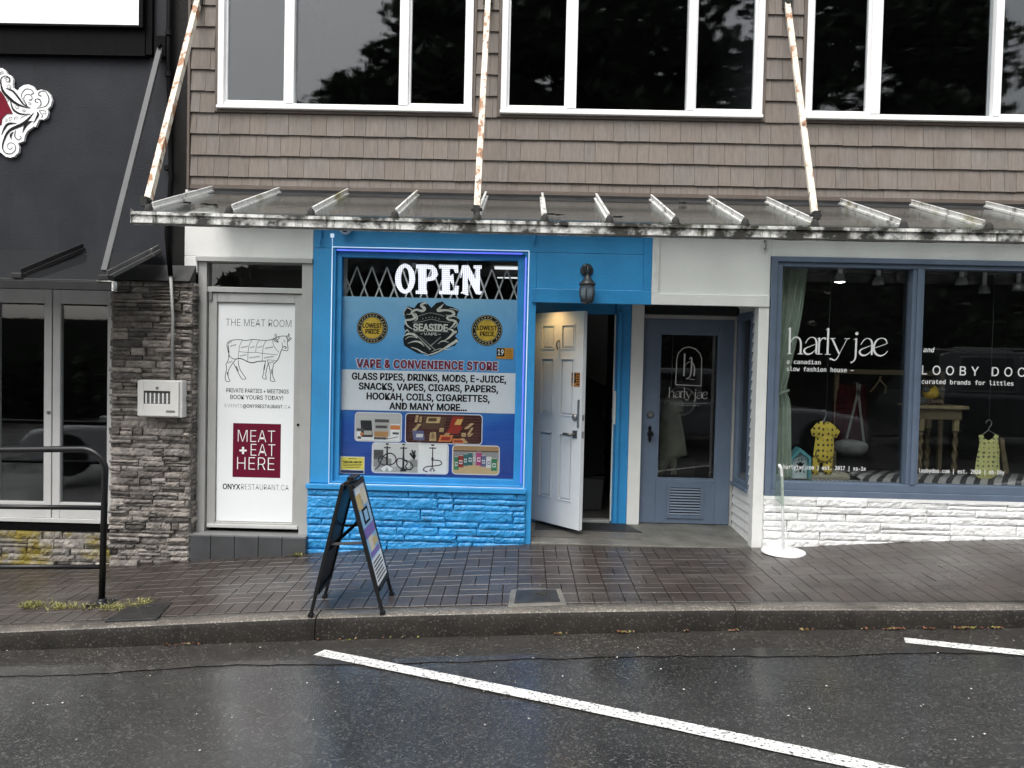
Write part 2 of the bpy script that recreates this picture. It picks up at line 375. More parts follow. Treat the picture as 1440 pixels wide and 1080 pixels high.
# ------------------------------------------------------------------ ground
def grid(name, xs, ys, zf, m, label_kind='structure'):
    mb = MB(); nx, ny = len(xs), len(ys)
    for y in ys:
        for x in xs: mb.v.append((x, y, zf(x, y)))
    for j in range(ny - 1):
        for i in range(nx - 1):
            a = j*nx + i; mb.f.append((a, a+1, a+1+nx, a+nx)); mb.m.append(0); mb.s.append(True)
    o = mb.build(name, m); o['kind'] = label_kind
    return o
def lin(a, b, n): return [a + (b - a) * k / (n - 1) for k in range(n)]
def asphalt():
    m = bpy.data.materials.new('wet_asphalt'); m.use_nodes = True; nt = m.node_tree; N = nt.nodes; L = nt.links; b = N['Principled BSDF']
    tc = N.new('ShaderNodeTexCoord')
    def nz(s, d=5, r=.6, st=(1, 1, 1)):
        mp = N.new('ShaderNodeMapping'); mp.inputs['Scale'].default_value = st; L.new(tc.outputs['Object'], mp.inputs[0])
        n = N.new('ShaderNodeTexNoise'); n.inputs['Scale'].default_value = s; n.inputs['Detail'].default_value = d; n.inputs['Roughness'].default_value = r; L.new(mp.outputs[0], n.inputs['Vector']); return n.outputs['Fac']
    def mr(f, a, b2, c, d):
        r = N.new('ShaderNodeMapRange'); r.inputs[1].default_value = a; r.inputs[2].default_value = b2; r.inputs[3].default_value = c; r.inputs[4].default_value = d; L.new(f, r.inputs[0]); return r.outputs[0]
    v = N.new('ShaderNodeTexVoronoi'); v.inputs['Scale'].default_value = 100; L.new(tc.outputs['Object'], v.inputs['Vector'])
    sp = N.new('ShaderNodeSeparateColor'); L.new(v.outputs['Color'], sp.inputs[0])
    x1 = N.new('ShaderNodeMix'); x1.data_type = 'RGBA'; L.new(mr(nz(.8, 6, .62), .36, .64, 0, 1), x1.inputs[0]); x1.inputs[6].default_value = (.015, .0148, .0143, 1); x1.inputs[7].default_value = (.037, .0365, .035, 1)
    x2 = N.new('ShaderNodeMix'); x2.data_type = 'RGBA'; L.new(mr(sp.outputs[0],   .78, 1.0, 0, .6), x2.inputs[0]); L.new(x1.outputs[2], x2.inputs[6]); x2.inputs[7].default_value = (.145, .143, .137, 1)
    L.new(x2.outputs[2], b.inputs['Base Color'])
    wet = nz(.9, 4, .55, (1, 1.6, 1))
    L.new(mr(wet, .38, .62, .22, .42), b.inputs['Roughness'])
    L.new(mr(wet, .36, .64, 1.0, .6), b.inputs['Coat Weight']); L.new(mr(wet, .36, .64, .13, .25), b.inputs['Coat Roughness']); b.inputs['Coat IOR'].default_value = 1.5
    b.inputs['Specular IOR Level'].default_value = .55
    bp = N.new('ShaderNodeBump'); bp.inputs['Distance'].default_value = .004; L.new(mr(wet, .38, .62, .55, .8), bp.inputs['Strength'])
    v2 = N.new('ShaderNodeTexVoronoi'); v2.inputs['Scale'].default_value = 130; L.new(tc.outputs['Object'], v2.inputs['Vector'])
    ad = N.new('ShaderNodeMath'); ad.operation = 'ADD'; L.new(v2.outputs['Distance'], ad.inputs[0]); L.new(nz(60, 6, .7), ad.inputs[1]); L.new(ad.outputs[0], bp.inputs['Height'])
    L.new(bp.outputs[0], b.inputs['Normal'])
    b2 = N.new('ShaderNodeBump'); b2.inputs['Strength'].default_value = .065; b2.inputs['Distance'].default_value = .004; L.new(ad.outputs[0], b2.inputs['Height']); L.new(b2.outputs[0], b.inputs['Coat Normal'])
    return m
M_asph = asphalt()
xs_all = [-400, -200, -100, -60, -30] + lin(-14, 14, 57) + [30, 60, 100, 200, 400]
tag(grid('road', xs_all, [-400, -200, -80, -40, -25, -16, -12] + lin(-9, KY + .01, 30), lambda x, y: z_road(x, y), M_asph))
M_gutter = mat('wet_gutter_concrete', (.031, .0285, .026), .36, coat=.4, var=.3, vscale=3, bump=.8, bscale=110, bdist=.004, speck=(95, .82, 1., (.12, .115, .105)), dirt=((.03, .028, .025), 1.7, (1, 3, 1), .5, .66), rvar=.1)
random.seed(4)
mb = MB(); gx = lin(-14, 14, 420)
for i, x in enumerate(gx):
    e = KY - .44 + .07 * noise.noise((x * .9, 3, 0)) + .03 * noise.noise((x * 5, 1, 0)) + .015 * noise.noise((x * 19, 1, 0))
    for y in (KY + .01, (KY + e)/2, e): mb.v.append((x, y, z_road(x, y) + .005))
for i in range(len(gx) - 1):
    for j in range(2):
        a = i*3 + j; mb.f.append((a, a+1, a+4, a+3)); mb.m.append(0); mb.s.append(True)
tag(mb.build('gutter', M_gutter), kind='structure')
# kerb: rounded concrete section with open joints
M_kerb = mat('wet_kerb_concrete', (.115, .104, .088), .42, var=.3, vscale=5, bump=.9, bscale=95, bdist=.005, speck=(110, .78, 1., (.33, .30, .26)), dirt=((.035, .032, .028), 2.5, (1, 1, 1), .52, .7))
joints = [G(434, 880, lambda x, y: z_kt(x)).x, G(1047, 870, lambda x, y: z_kt(x)).x]
sp_ = joints[1] - joints[0]; jx = [joints[0] + sp_ * k for k in range(-4, 6)]
mb = MB()
for a, b in zip(jx[:-1], jx[1:]):
    xs = lin(a + .005, b - .005, 14); prof = [(KY + .16, -.3), (KY + .16, 0), (KY + .045, -.001), (KY + .015, -.012), (KY, -.04), (KY - .012, -.125), (KY - .012, -.3)]
    base = len(mb.v)
    for x in xs:
        for k, (y, dz) in enumerate(prof):
            if k < 5: z = z_kt(x) + dz
            else: z = z_kb(x) + (.0 if k == 5 else -.2)
            if k == 0: z = z_kt(x) - .2
            mb.v.append((x, y + .004 * noise.noise((x * 2, y * 3, 7)), z))
    n = len(prof)
    for i in range(len(xs) - 1):
        for k in range(n - 1):
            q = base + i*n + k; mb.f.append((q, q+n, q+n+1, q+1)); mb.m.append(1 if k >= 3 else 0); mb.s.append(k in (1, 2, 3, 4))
    for i in (0, len(xs) - 1): mb.f.append(tuple(base + i*n + k for k in range(n))); mb.m.append(0); mb.s.append(False)
tag(mb.build('kerb', [M_kerb, mat('shaded_kerb_face', (.018, .016, .0135), .65, spec=.15, var=.35, vscale=5, bump=.9, bscale=95, bdist=.005, speck=(110, .88, 1., (.06, .055, .05)))]), kind='structure')  # street-side face has its shade painted in as a darker concrete colour
# sidewalk: bedding sheet with real pavers on it
M_bed = mat('dark_joint_sand', (.022, .020, .018), .8, var=.3, vscale=8)
tag(grid('sidewalk_bed', lin(-14, 14, 57), lin(KY + .14, .12, 8), lambda x, y: z_walk(x, y) - .022, M_bed))
M_paver = mat('wet_paver', (.043, .0345, .0305), .34, var=.25, vscale=3.5, bump=.35, bscale=130, bdist=.003, island=.10, dirt=((.070, .062, .055), 1.3, (.6, 2.2, 1), .52, .70), dirt2=((.022, .019, .0175), 2.1, (.7, 1.6, 1), .56, .72), rvar=.12)
mb = MB(); random.seed(11)
def paver(x0, x1, y0, y1):
    g = .0024; x0 += g; x1 -= g; y0 += g; y1 -= g
    if x1 - x0 < .02 or y1 - y0 < .02: return
    c = .0015; t = random.uniform(-.0008, .0008); tx = random.uniform(-.002, .002)
    def z(x, y): return z_walk(x, y) + t + tx * (x - x0)
    o = [(x0, y0), (x1, y0), (x1, y1), (x0, y1)]; n_ = [(x0+c, y0+c), (x1-c, y0+c), (x1-c, y1-c), (x0+c, y1-c)]
    i = len(mb.v)
    mb.v += [(p[0], p[1], z(*p) - .03) for p in o] + [(p[0], p[1], z(*p) - .002) for p in o] + [(p[0], p[1], z(*p)) for p in n_]
    for k in range(4):
        k2 = (k + 1) % 4
        mb.f.append((i+k, i+k2, i+4+k2, i+4+k)); mb.f.append((i+4+k, i+4+k2, i+8+k2, i+8+k)); mb.m += [0, 0]; mb.s += [False, False]
    mb.f.append((i+8, i+9, i+10, i+11)); mb.m.append(0); mb.s.append(False)
U = .105
y_back = .10
yb0 = -.205                      # soldier row against the buildings
k = -92
while k * U < 10:
    paver(k * U, (k + 1) * U, yb0, y_back); k += 1
yk = KY + .165
k = -92
while k * U < 10:
    paver(k * U, (k + 1) * U, yk, yk + .2); k += 1
nrow = 5; rows = (yb0 - (yk + .2)) / nrow
for r in range(nrow):
    ya = yk + .2 + r * rows
    for c in range(-46, 47):
        xa = c * 2 * U
        if (r + c) % 2:
            paver(xa, xa + U, ya, ya + rows); paver(xa + U, xa + 2*U, ya, ya + rows)
        else:
            paver(xa, xa + 2*U, ya, ya + rows/2); paver(xa, xa + 2*U, ya + rows/2, ya + rows)
tag(mb.build('sidewalk', M_paver), kind='structure')
# painted stall lines
M_line = mat('worn_road_paint', (.62, .62, .60), .5, var=.1, vscale=9, bump=.7, bscale=120, bdist=.004, dirt=((.06, .06, .058), 60, (1, 1, 1), .54, .60), dirt2=((.10, .10, .097), 7, (1, 1, 1), .62, .74))
for (a, b, w) in (((449, 919), (1000, 1032.5), .10), ((1272, 902), (1440, 920), .10)):
    A, B = G(*a, z_road), G(*b, z_road); d = Vector((B.x - A.x, B.y - A.y, 0)).normalized(); n_ = Vector((-d.y, d.x, 0))
    mb = MB(); Lg = 5.0; st = 40
    for i in range(st + 1):
        p = Vector((A.x, A.y, 0)) + d * Lg * i / st
        for sgn in (-1, 1):
            q = p + n_ * (w/2 + .004 * noise.noise((p.x * 6, p.y * 6, sgn))) * sgn; mb.v.append((q.x, q.y, z_road(q.x, q.y) + .009))
    for i in range(st): a_ = 2*i; mb.f.append((a_, a_+2, a_+3, a_+1)); mb.m.append(0); mb.s.append(False)
    tag(mb.build('road_marking', M_line), kind='structure')

# ------------------------------------------------------------------ stone facing with split faces
def stones(mb, x0, x1, zlo, ztop, y, courses, lengths, depth, seed, cell=.02, rough=.012, axis='x', mi=0, gap=.003):
    """random coursed stones; zlo(x) is where the wall meets the ground; outward is -Y (or +X/-X when axis is 'X+'/'X-')"""
    rnd = random.Random(seed); z = ztop
    zmin = min(zlo(x0), zlo(x1), zlo((x0+x1)/2)) - .06
    while z > zmin:
        h = rnd.uniform(*courses); zb = z - h; x = x0
        while x < x1 - .005:
            l = rnd.uniform(*lengths); xe = min(x1, x + l)
            if x1 - xe < lengths[0] * .6: xe = x1
            subs = [(zb, z)]
            if h > courses[0] * 1.5 and rnd.random() < .45: m_ = zb + h * rnd.uniform(.38, .62); subs = [(zb, m_), (m_, z)]
            for (za, zc) in subs:
                if zc < zlo((x+xe)/2) - .05: continue
                d = rnd.uniform(depth[0], depth[1]); tx, tz = rnd.uniform(-.2, .2), rnd.uniform(-.10, .22)
                nx, nz_ = max(2, int((xe-x)/cell)), max(2, int((zc-za)/cell)); i0 = len(mb.v); off = rnd.uniform(0, 99)
                jl, jr = rnd.uniform(-.004, .004), rnd.uniform(-.004, .004)
                for b in range(nz_ + 1):
                    for a in range(nx + 1):
                        u, w = a/nx, b/nz_
                        X = x + gap + jl + (xe - x - 2*gap + jr - jl) * u; Z = za + gap + (zc - za - 2*gap) * w
                        edge = min(u*nx, (1-u)*nx, w*nz_, (1-w)*nz_)
                        dd = d + tx * (X - (x+xe)/2) * .1 + tz * (Z - (za+zc)/2) * .5
                        dd += rough * (.7*noise.noise((X*9, Z*14, off)) + .7 * noise.noise((X*30, Z*38, off)) + .35 * noise.noise((X*80, Z*90, off)))
                        Z += .004 * noise.noise((X*10, off, Z*3)) if edge < .5 else 0
                        if edge < .5: dd = max(.0, dd - .007)
                        if axis == 'x': mb.v.append((X, y - dd, Z))
                        elif axis == 'X+': mb.v.append((y + dd, X, Z))
                for b in range(nz_):
                    for a in range(nx):
                        q = i0 + b*(nx+1) + a; mb.f.append((q, q+1, q+nx+2, q+nx+1)); mb.m.append(mi); mb.s.append(False)
                # sides back to the wall
                ring = [i0 + a for a in range(nx+1)] + [i0 + b*(nx+1) + nx for b in range(1, nz_+1)] + [i0 + nz_*(nx+1) + a for a in range(nx-1, -1, -1)] + [i0 + b*(nx+1) for b in range(nz_-1, 0, -1)]
                k0 = len(mb.v)
                for q in ring:
                    v = mb.v[q]; mb.v.append((v[0], y + .004, v[2]) if axis == 'x' else (y - .004, v[1], v[2]))
                for k in range(len(ring)):
                    k2 = (k+1) % len(ring); mb.f.append((ring[k], k0+k, k0+k2, ring[k2])); mb.m.append(mi); mb.s.append(False)
            x = xe
        z = zb

# ================================================================== the brown shingled building with the two shops
BX0, BX1 = -2.93, 6.6
bld = thing('shingled_building', 'two storey building with brown shingled upper floor and blue and white shop fronts', 'building', (1.8, 0, 0))
# upper floor -------------------------------------------------------
WZ0 = 3.722
WINS = [(-2.679, -.487), (-.242, 1.990), (2.352, 4.57), (4.93, 6.4)]
core = MB()
segs = [(BX0, WINS[0][0])] + [(WINS[k][1], WINS[k+1][0]) for k in range(3)] + [(WINS[3][1], BX1)]
for a, b in segs: core.box(a, b, .004, .15, WZ0, 5.6)
core.box(BX0, BX1, .004, .15, 3.03, WZ0); core.box(BX0, BX1, .004, .15, 5.6, 7.2)
core.build('upper_wall', M_shtrim, bld)
mb = MB(); rnd = random.Random(5)
z = 3.143 - .1825; row = 0
zc0 = 3.07
while z < 6.9:
    x = BX0 + .012 - rnd.uniform(0, .1)
    while x < BX1:
        w = rnd.choice([.095, .12, .14, .15, .17, .19, .21]) * rnd.uniform(.92, 1.08)
        xa, xb = max(x, BX0 + .012), min(x + w, BX1); za, zt = max(z, zc0), z + .1825
        pieces = [(xa, xb, za, zt)]
        for (wa, wb) in WINS:
            np_ = []
            for (a, b, c, d) in pieces:
                A, B, C, D = wa - .028, wb + .028, WZ0 - .03, 5.64
                if b <= A or a >= B or d <= C or c >= D: np_.append((a, b, c, d)); continue
                if a < A: np_.append((a, A, c, d))
                if b > B: np_.append((B, b, c, d))
                if c < C: np_.append((max(a, A), min(b, B), c, C))
                if d > D: np_.append((max(a, A), min(b, B), D, d))
            pieces = np_
        for (a, b, c, d) in pieces:
            if b - a < .012 or d - c < .01: continue
            g = .0014; j = rnd.uniform(-.0022, .0022); y0 = rnd.uniform(-.001, .0015)
            f = lambda zz: -(.004 + .017 * (1 - (zz - z) / .1825)) + y0
            zj = c + (j if c == z else 0)
            mb.hexa([(a+g, f(zj), zj), (b-g, f(zj), zj), (b-g, .003, zj), (a+g, .003, zj), (a+g, f(d), d), (b-g, f(d), d), (b-g, .003, d), (a+g, .003, d)])
        x += w
    z += .1825; row += 1
mb.build('shingle_siding', M_shingle, bld)
mb = MB()
mb.box(BX0 - .012, BX0 + .010, -.028, .15, 3.03, 7.2)
mb.box(BX0 + .011, BX1, -.020, .003, 3.032, 3.066)
for (wa, wb) in WINS:
    mb.box(wa - .027, wa - .003, -.024, .02, WZ0 - .028, 5.64); mb.box(wb + .003, wb + .027, -.024, .02, WZ0 - .028, 5.64)
    mb.box(wa - .002, wb + .002, -.022, .02, WZ0 - .029, WZ0 - .003)
mb.build('corner_trim', M_shtrim, bld, bevel=.003)
M_room = mat('dark_upper_room', (.05, .052, .055), .9)
def upper_window(wa, wb, panes):
    fr = MB(); z0, z1 = WZ0, 5.6
    ft = .05
    fr.box(wa, wa + ft, -.035, .09, z0 + .026, z1); fr.box(wb - ft, wb, -.035, .09, z0 + .026, z1)
    fr.box(wa, wb, -.035, .09, z1 - .05, z1 + .001)
    fr.box(wa - .004, wb + .004, -.055, .09, z0 - .002, z0 + .025)                   # sill nose
    fr.box(wa + ft, wb - ft, -.020, .089, z0 + .026, z0 + .055)
    w = fr.build('upper_window', M_vinyl, bld, bevel=.004)
    for (a, b) in zip(panes[:-1], panes[1:]):
        m = MB(); m.box(a[1], b[0], -.030 if True else 0, .075, z0 + .056, z1 - .051); m.build('mullion', M_vinyl, w, bevel=.006)
    for k, (a, b) in enumerate(zip(panes[:-1], panes[1:])): pass
    xs = [wa + ft] + [v for p in panes[1:-1] for v in p] + [wb - ft]
    return w
def make_window(wa, wb, mul):
    fr = MB(); z0, z1, ft = WZ0, 5.6, .052
    fr.box(wa, wa + ft, -.036, .09, z0 + .026, z1); fr.box(wb - ft, wb, -.036, .09, z0 + .026, z1)
    fr.box(wa + ft, wb - ft, -.034, .09, z1 - .05, z1)
    fr.box(wa - .004, wb + .004, -.056, .09, z0 - .002, z0 + .025)
    fr.box(wa + ft, wb - ft, -.024, .089, z0 + .026, z0 + .054)
    w = fr.build('upper_window', M_vinyl, bld, bevel=.004)
    ed = [wa + ft]
    for (a, b) in mul:
        m = MB(); m.box(a, b, -.030, .070, z0 + .055, z1 - .051); c = (a + b) / 2
        m.box(c - .004, c + .004, -.034, -.030, z0 + .056, z1 - .052); m.build('mullion', M_vinyl, w, bevel=.005)
        ed += [a, b]
    ed.append(wb - ft)
    for k in range(0, len(ed), 2):
        a, b = ed[k], ed[k+1]; s = MB(); t = .020; yy = (.0, .05)
        if k != 2:                                                         # the sliding side sashes have a frame of their own
            s.box(a, a + t, *yy, z0 + .054, z1 - .051); s.box(b - t, b, *yy, z0 + .054, z1 - .051); s.box(a + t, b - t, *yy, z0 + .054, z0 + .082); s.box(a + t, b - t, *yy, z1 - .08, z1 - .051)
            s.build('sash', M_vinyl, w, bevel=.003); a, b, zz = a + t, b - t, z0 + .082
        else: zz = z0 + .054
        p = MB(); p.box(a, b, .022, .028, zz, z1 - .055); p.build('pane', M_glassup, w)
    rm = MB()
    return w
make_window(*WINS[0], [(-2.098, -2.024), (-1.118, -1.040)])
make_window(*WINS[1], [(.325, .404), (1.350, 1.412)])
make_window(*WINS[2], [(2.900, 2.987), (3.940, 4.003)])
make_window(*WINS[3], [(5.4, 5.47), (5.95, 6.02)])
rm = MB()
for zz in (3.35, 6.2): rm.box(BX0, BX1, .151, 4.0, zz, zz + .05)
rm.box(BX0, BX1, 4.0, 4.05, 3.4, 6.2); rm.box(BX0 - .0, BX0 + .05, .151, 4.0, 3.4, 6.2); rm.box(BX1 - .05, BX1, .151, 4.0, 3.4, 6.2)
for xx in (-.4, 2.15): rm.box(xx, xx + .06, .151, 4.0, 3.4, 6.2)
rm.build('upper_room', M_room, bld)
# outer shell so that the building is a closed volume
sh = MB(); sh.box(BX0, BX1, 4.9, 5.0, -.6, 7.2); sh.box(BX1 - .1, BX1, .152, 4.9, -.6, 7.2); sh.box(BX0, BX1, .152, 4.9, 7.1, 7.2); sh.box(BX0, BX0 + .08, .5, 4.9, -.6, 3.3)
sh.build('rear_wall', M_shtrim, bld)
# ground floor stucco ----------------------------------------------
ZT = 3.029
mb = MB()
mb.box(-2.965, -1.841, 0, .15, 2.452, ZT); mb.box(-2.965, -2.852, -.001, .15, 2.31, 2.4525)
mb.build('white_stucco_wall', M_white, bld, bevel=.006); mb = MB()
mb.box(1.091, 2.115, 0, .15, 2.135, ZT); mb.box(2.115, BX1, 0, .15, 2.556, ZT); mb.box(5.86, BX1, 0, .15, -.3, 2.556)
mb.build('white_stucco_wall', M_white, bld, bevel=.006)
mb = MB()
mb.box(1.0935, 1.155, -.020, -.001, 2.215, ZT); mb.box(1.0935, 2.108, -.024, -.001, 2.118, 2.214)
mb.box(2.022, 2.112, -.012, .10, -.1, 2.117)                                # corner post of the recess
mb.build('white_trim_board', M_whitewood, bld, bevel=.004)
mb = MB()
mb.box(-1.84, 1.090, 0, .15, 2.546, ZT); mb.box(-1.84, -1.661, 0, .15, .50, 2.545); mb.box(.021, .103, 0, .15, -.2, 2.545)
mb.box(.103, 1.090, 0, .15, 2.135, 2.545)
mb.build('blue_stucco_wall', M_blue, bld, bevel=.006)
mb = MB()
mb.box(.066, 1.0925, -.024, -.001, 2.115, 2.236); mb.box(1.022, 1.0925, -.021, -.001, 2.237, ZT)
mb.build('blue_trim_board', M_bluewood, bld, bevel=.005)
mb = MB(); mb.box(-1.862, .055, -.055, .10, .455, .497); mb.build('sill_ledge', M_bluewood, bld, bevel=.005)
mb = MB(); mb.box(-1.85, .053, .0, .15, -.4, .454); mb.build('plinth', M_bluestone, bld)
mb = MB(); stones(mb, -1.856, .052, z_base, .452, -.002, (.05, .105), (.12, .66), (.026, .042), 21, .014, .010)
mb.build('blue_stone_base', M_bluestone, bld)
mb = MB(); mb.box(2.113, BX1, .0, .15, -.4, .485); mb.build('plinth', M_whitestone, bld)
mb = MB(); stones(mb, 2.114, 5.4, z_base, .487, -.002, (.05, .105), (.12, .64), (.026, .042), 33, .014, .010)
mb.box(2.116, 5.4, -.035, -.002, .462, .489)
mb.build('white_stone_base', M_whitestone, bld)
# recess --------------------------------------------------------------
mb = MB()
zf, zr = .030, .062
mb.hexa([(.104, -.02, -.2), (2.05, -.02, -.2), (2.05, .80, -.2), (.104, .80, -.2), (.104, -.02, zf), (2.05, -.02, zf), (2.05, .80, zr), (.104, .80, zr)])
mb.build('recess_floor', M_conc, bld, bevel=.008)
mb = MB(); mb.box(.05, 2.2, .151, .90, 2.19, 2.24); mb.build('recess_ceiling', mat('recess_soffit', (.30, .30, .29), .7, var=.1), bld)
mb = MB(); mb.box(.05, .102, .151, .80, -.1, 2.19); mb.build('recess_side_wall', M_bluewood, bld)
# blue door frame and white post at the back of the recess
mb = MB()
mb.box(.103, .150, .74, .86, .05, 2.075); mb.box(.885, 1.030, .70, .86, .06, 2.18); mb.box(.103, .884, .74, .86, 2.076, 2.18); mb.box(.90, .935, .66, .70, .07, 2.10)
mb.build('blue_door_frame', M_bluewood, bld, bevel=.004)
mb = MB(); mb.box(1.031, 1.150, .69, .86, .058, 2.19); mb.build('white_post', M_whitewood, bld, bevel=.004)
mb = MB(); mb.box(.150, .884, .74, .84, .055, .082); mb.build('door_sill', M_alu, bld, bevel=.004)
mb = MB(); mb.box(.872, .8845, .715, .739, .085, 2.07); mb.box(.878, .8995, .69, .7, 1.02, 1.34); mb.build('jamb_edge', M_whitewood, bld)
# open white panelled door
HX, HY, FX, FY = .138, .735, .568, .235
dv = Vector((FX - HX, FY - HY, 0)); DL = dv.length; dv.normalize(); dn = Vector((dv.y, -dv.x, 0))       # dn: outward face side
M_door = mat('white_painted_door', (.66, .68, .70), .38, var=.04, vscale=3, dirt=((.45, .46, .46), 6, (1, 1, .4), .66, .85))
bm_ = MB()
def dpt(u, w, v): p = Vector((HX, HY, 0)) + dv * u + dn * w; return (p.x, p.y, v)
def dbox(mbx, u0, u1, w0, w1, v0, v1, mi=0):
    mbx.hexa([dpt(u0, w0, v0), dpt(u1, w0, v0), dpt(u1, w1, v0), dpt(u0, w1, v0), dpt(u0, w0, v1), dpt(u1, w0, v1), dpt(u1, w1, v1), dpt(u0, w1, v1)][::1], mi)
z0, z1 = .092, 2.066; H = z1 - z0
TH = .042
uu = [0, .13*DL/.66, .30*DL/.66, .39*DL/.66, .56*DL/.66, DL]
uu = [0, .105, .285, .375, .555, DL]
vv = [z0, z0 + .24, z0 + .86, z0 + 1.02, z0 + 1.55, z0 + 1.63, z0 + 1.86, z1]
for a in range(5):
    for b in range(7):
        ispan = a in (1, 3) and b in (1, 3, 5)
        if not ispan: dbox(bm_, uu[a], uu[a+1], 0, TH, vv[b], vv[b+1])
        else:
            dbox(bm_, uu[a], uu[a+1], .006, TH - .016, vv[b], vv[b+1])
            dbox(bm_, uu[a] + .028, uu[a+1] - .028, TH - .015, TH - .001, vv[b] + .028, vv[b+1] - .028)
            for (p, q, r_, s_) in ((uu[a], uu[a]+.012, vv[b], vv[b+1]), (uu[a+1]-.012, uu[a+1], vv[b], vv[b+1]), (uu[a]+.012, uu[a+1]-.012, vv[b], vv[b]+.012), (uu[a]+.012, uu[a+1]-.012, vv[b+1]-.012, vv[b+1])):
                dbox(bm_, p, q, TH - .015, TH + .005, r_, s_)
# flip the faces if the hexa order came out inverted
door = bm_.build('panelled_door', M_door, bld)
bm2 = bmesh.new(); bm2.from_mesh(door.data); bmesh.ops.recalc_face_normals(bm2, faces=bm2.faces); bm2.to_mesh(door.data); bm2.free()
M_brass = mat('aged_metal', (.20, .19, .17), .35, metal=.8)
M_chrome = mat('grey_metal_fitting', (.30, .30, .30), .3, metal=.7)
k = MB(); c = Vector(dpt(DL - .075, TH, .955))
k.bar(c - Vector((0, 0, .035)), c + Vector((0, 0, .035)), .055, .014, up=dn); k.tube([c, c + dn * .05, c + dn * .055 - dv * .10], .011, 8)
k.tube([Vector(dpt(DL - .075, 0, .955)), Vector(dpt(DL - .075, -.05, .955)), Vector(dpt(DL - .17, -.055, .955))], .011, 8)
k.build('door_handle', M_brass, door)
k = MB(); c = Vector(dpt(DL - .08, TH, 1.11))
for s_ in range(1): k.tube([c, c + dn * .012, c + dn * .025], [.032, .032, .018], 16)
k.build('deadbolt', M_chrome, door)
k = MB(); dbox(k, DL + .0005, DL + .003, .008, TH - .008, .925, .985); dbox(k, DL + .0005, DL + .003, .008, TH - .008, 1.085, 1.135); dbox(k, DL - .045, DL - .025, TH + .003, TH + .012, 1.02, 1.27)
k.build('latch_plate', M_chrome, door)
k = MB(); c = Vector(dpt(DL * .53, TH, 1.80)); k.tube([c + dn*.004, c + dn * .03, c + dn * .035 - Vector((0, 0, .05)), c + dn * .02 - Vector((0, 0, .08))], .007, 8); k.lathe([(.012, 0), (.012, .006)], c, 10, 'Y'); k.build('coat_hook', M_brass, door)
# slate blue door of the boutique
GY = .76
mb = MB()
mb.box(1.152, 1.315, GY, GY + .045, .066, 2.045); mb.box(1.889, 2.026, GY, GY + .045, .066, 2.045); mb.box(1.3155, 1.8885, GY, GY + .045, 1.909, 2.045); mb.box(1.3155, 1.8885, GY, GY + .045, .066, .495)
gd = mb.build('glazed_door', M_greyblue, bld, bevel=.004)
k = MB(); k.box(1.3155, 1.8885, GY + .018, GY + .024, .4955, 1.9085); k.build('door_pane', M_glass, gd)
k = MB(); t = .016
for (a, b, c, d) in ((1.3155, 1.3155+t, .496, 1.908), (1.8885-t, 1.8885, .496, 1.908), (1.332, 1.872, .496, .496+t), (1.332, 1.872, 1.908-t, 1.908)): k.box(a, b, GY + .004, GY + .016, c, d)
k.build('glazing_bead', M_greyblue, gd)
k = MB(); va = (1.452, 1.748, .149, .418)
k.box(va[0]-.03, va[0], GY-.012, GY-.0005, va[2]-.03, va[3]+.03); k.box(va[1], va[1]+.03, GY-.012, GY-.0005, va[2]-.03, va[3]+.03); k.box(va[0], va[1], GY-.012, GY-.0005, va[3], va[3]+.03); k.box(va[0], va[1], GY-.012, GY-.0005, va[2]-.03, va[2])
n = 10
for q in range(n):
    zz = va[2] + (va[3]-va[2]) * (q + .5) / n; h = .0075
    k.hexa([(va[0]+.0005, GY-.012, zz-h), (va[1]-.0005, GY-.012, zz-h), (va[1]-.0005, GY-.010, zz-h), (va[0]+.0005, GY-.010, zz-h), (va[0]+.0005, GY-.003, zz+h*.7), (va[1]-.0005, GY-.003, zz+h*.7), (va[1]-.0005, GY-.001, zz+h*.7), (va[0]+.0005, GY-.001, zz+h*.7)])
k.box(va[0], va[1], GY - .0006, GY - .0002, va[2], va[3], 1); k.build('vent_grille', [M_greyblue, mat('vent_shadow_gap', (.02, .022, .026), .8)], gd)
k = MB(); x, zz = P(914.5, 583, GY); k.lathe([(.036, 0), (.036, -.010), (.022, -.016), (.022, -.022)], (x, GY, zz), 20, 'Y'); k.build('deadbolt', M_chrome, gd)
k = MB(); x, zz = P(913.5, 610, GY)
k.prism([(x, zz-.085), (x+.016, zz-.055), (x+.010, zz-.035), (x+.026, zz), (x+.010, zz+.035), (x+.018, zz+.06), (x, zz+.085), (x-.018, zz+.06), (x-.010, zz+.035), (x-.026, zz), (x-.010, zz-.035), (x-.016, zz-.055)], GY-.010, GY-.0005)
k.lathe([(.010, -.01), (.010, -.04), (.026, -.045), (.030, -.060), (.020, -.072)], (x, GY, zz+.004), 16, 'Y'); k.build('door_knob', M_bmetal, gd)
mb = MB()
mb.box(1.151, 2.05, GY-.01, GY+.07, 2.046, 2.082); mb.box(2.027, 2.052, GY-.025, GY+.07, .06, 2.045)
mb.build('door_frame', mat('grey_white_paint', (.36, .36, .35), .5, var=.1, vscale=8), bld, bevel=.003)
mb = MB(); mb.box(1.152, 2.05, GY + .02, GY + .026, 2.083, 2.189); mb.build('transom_pane', M_glass, bld)
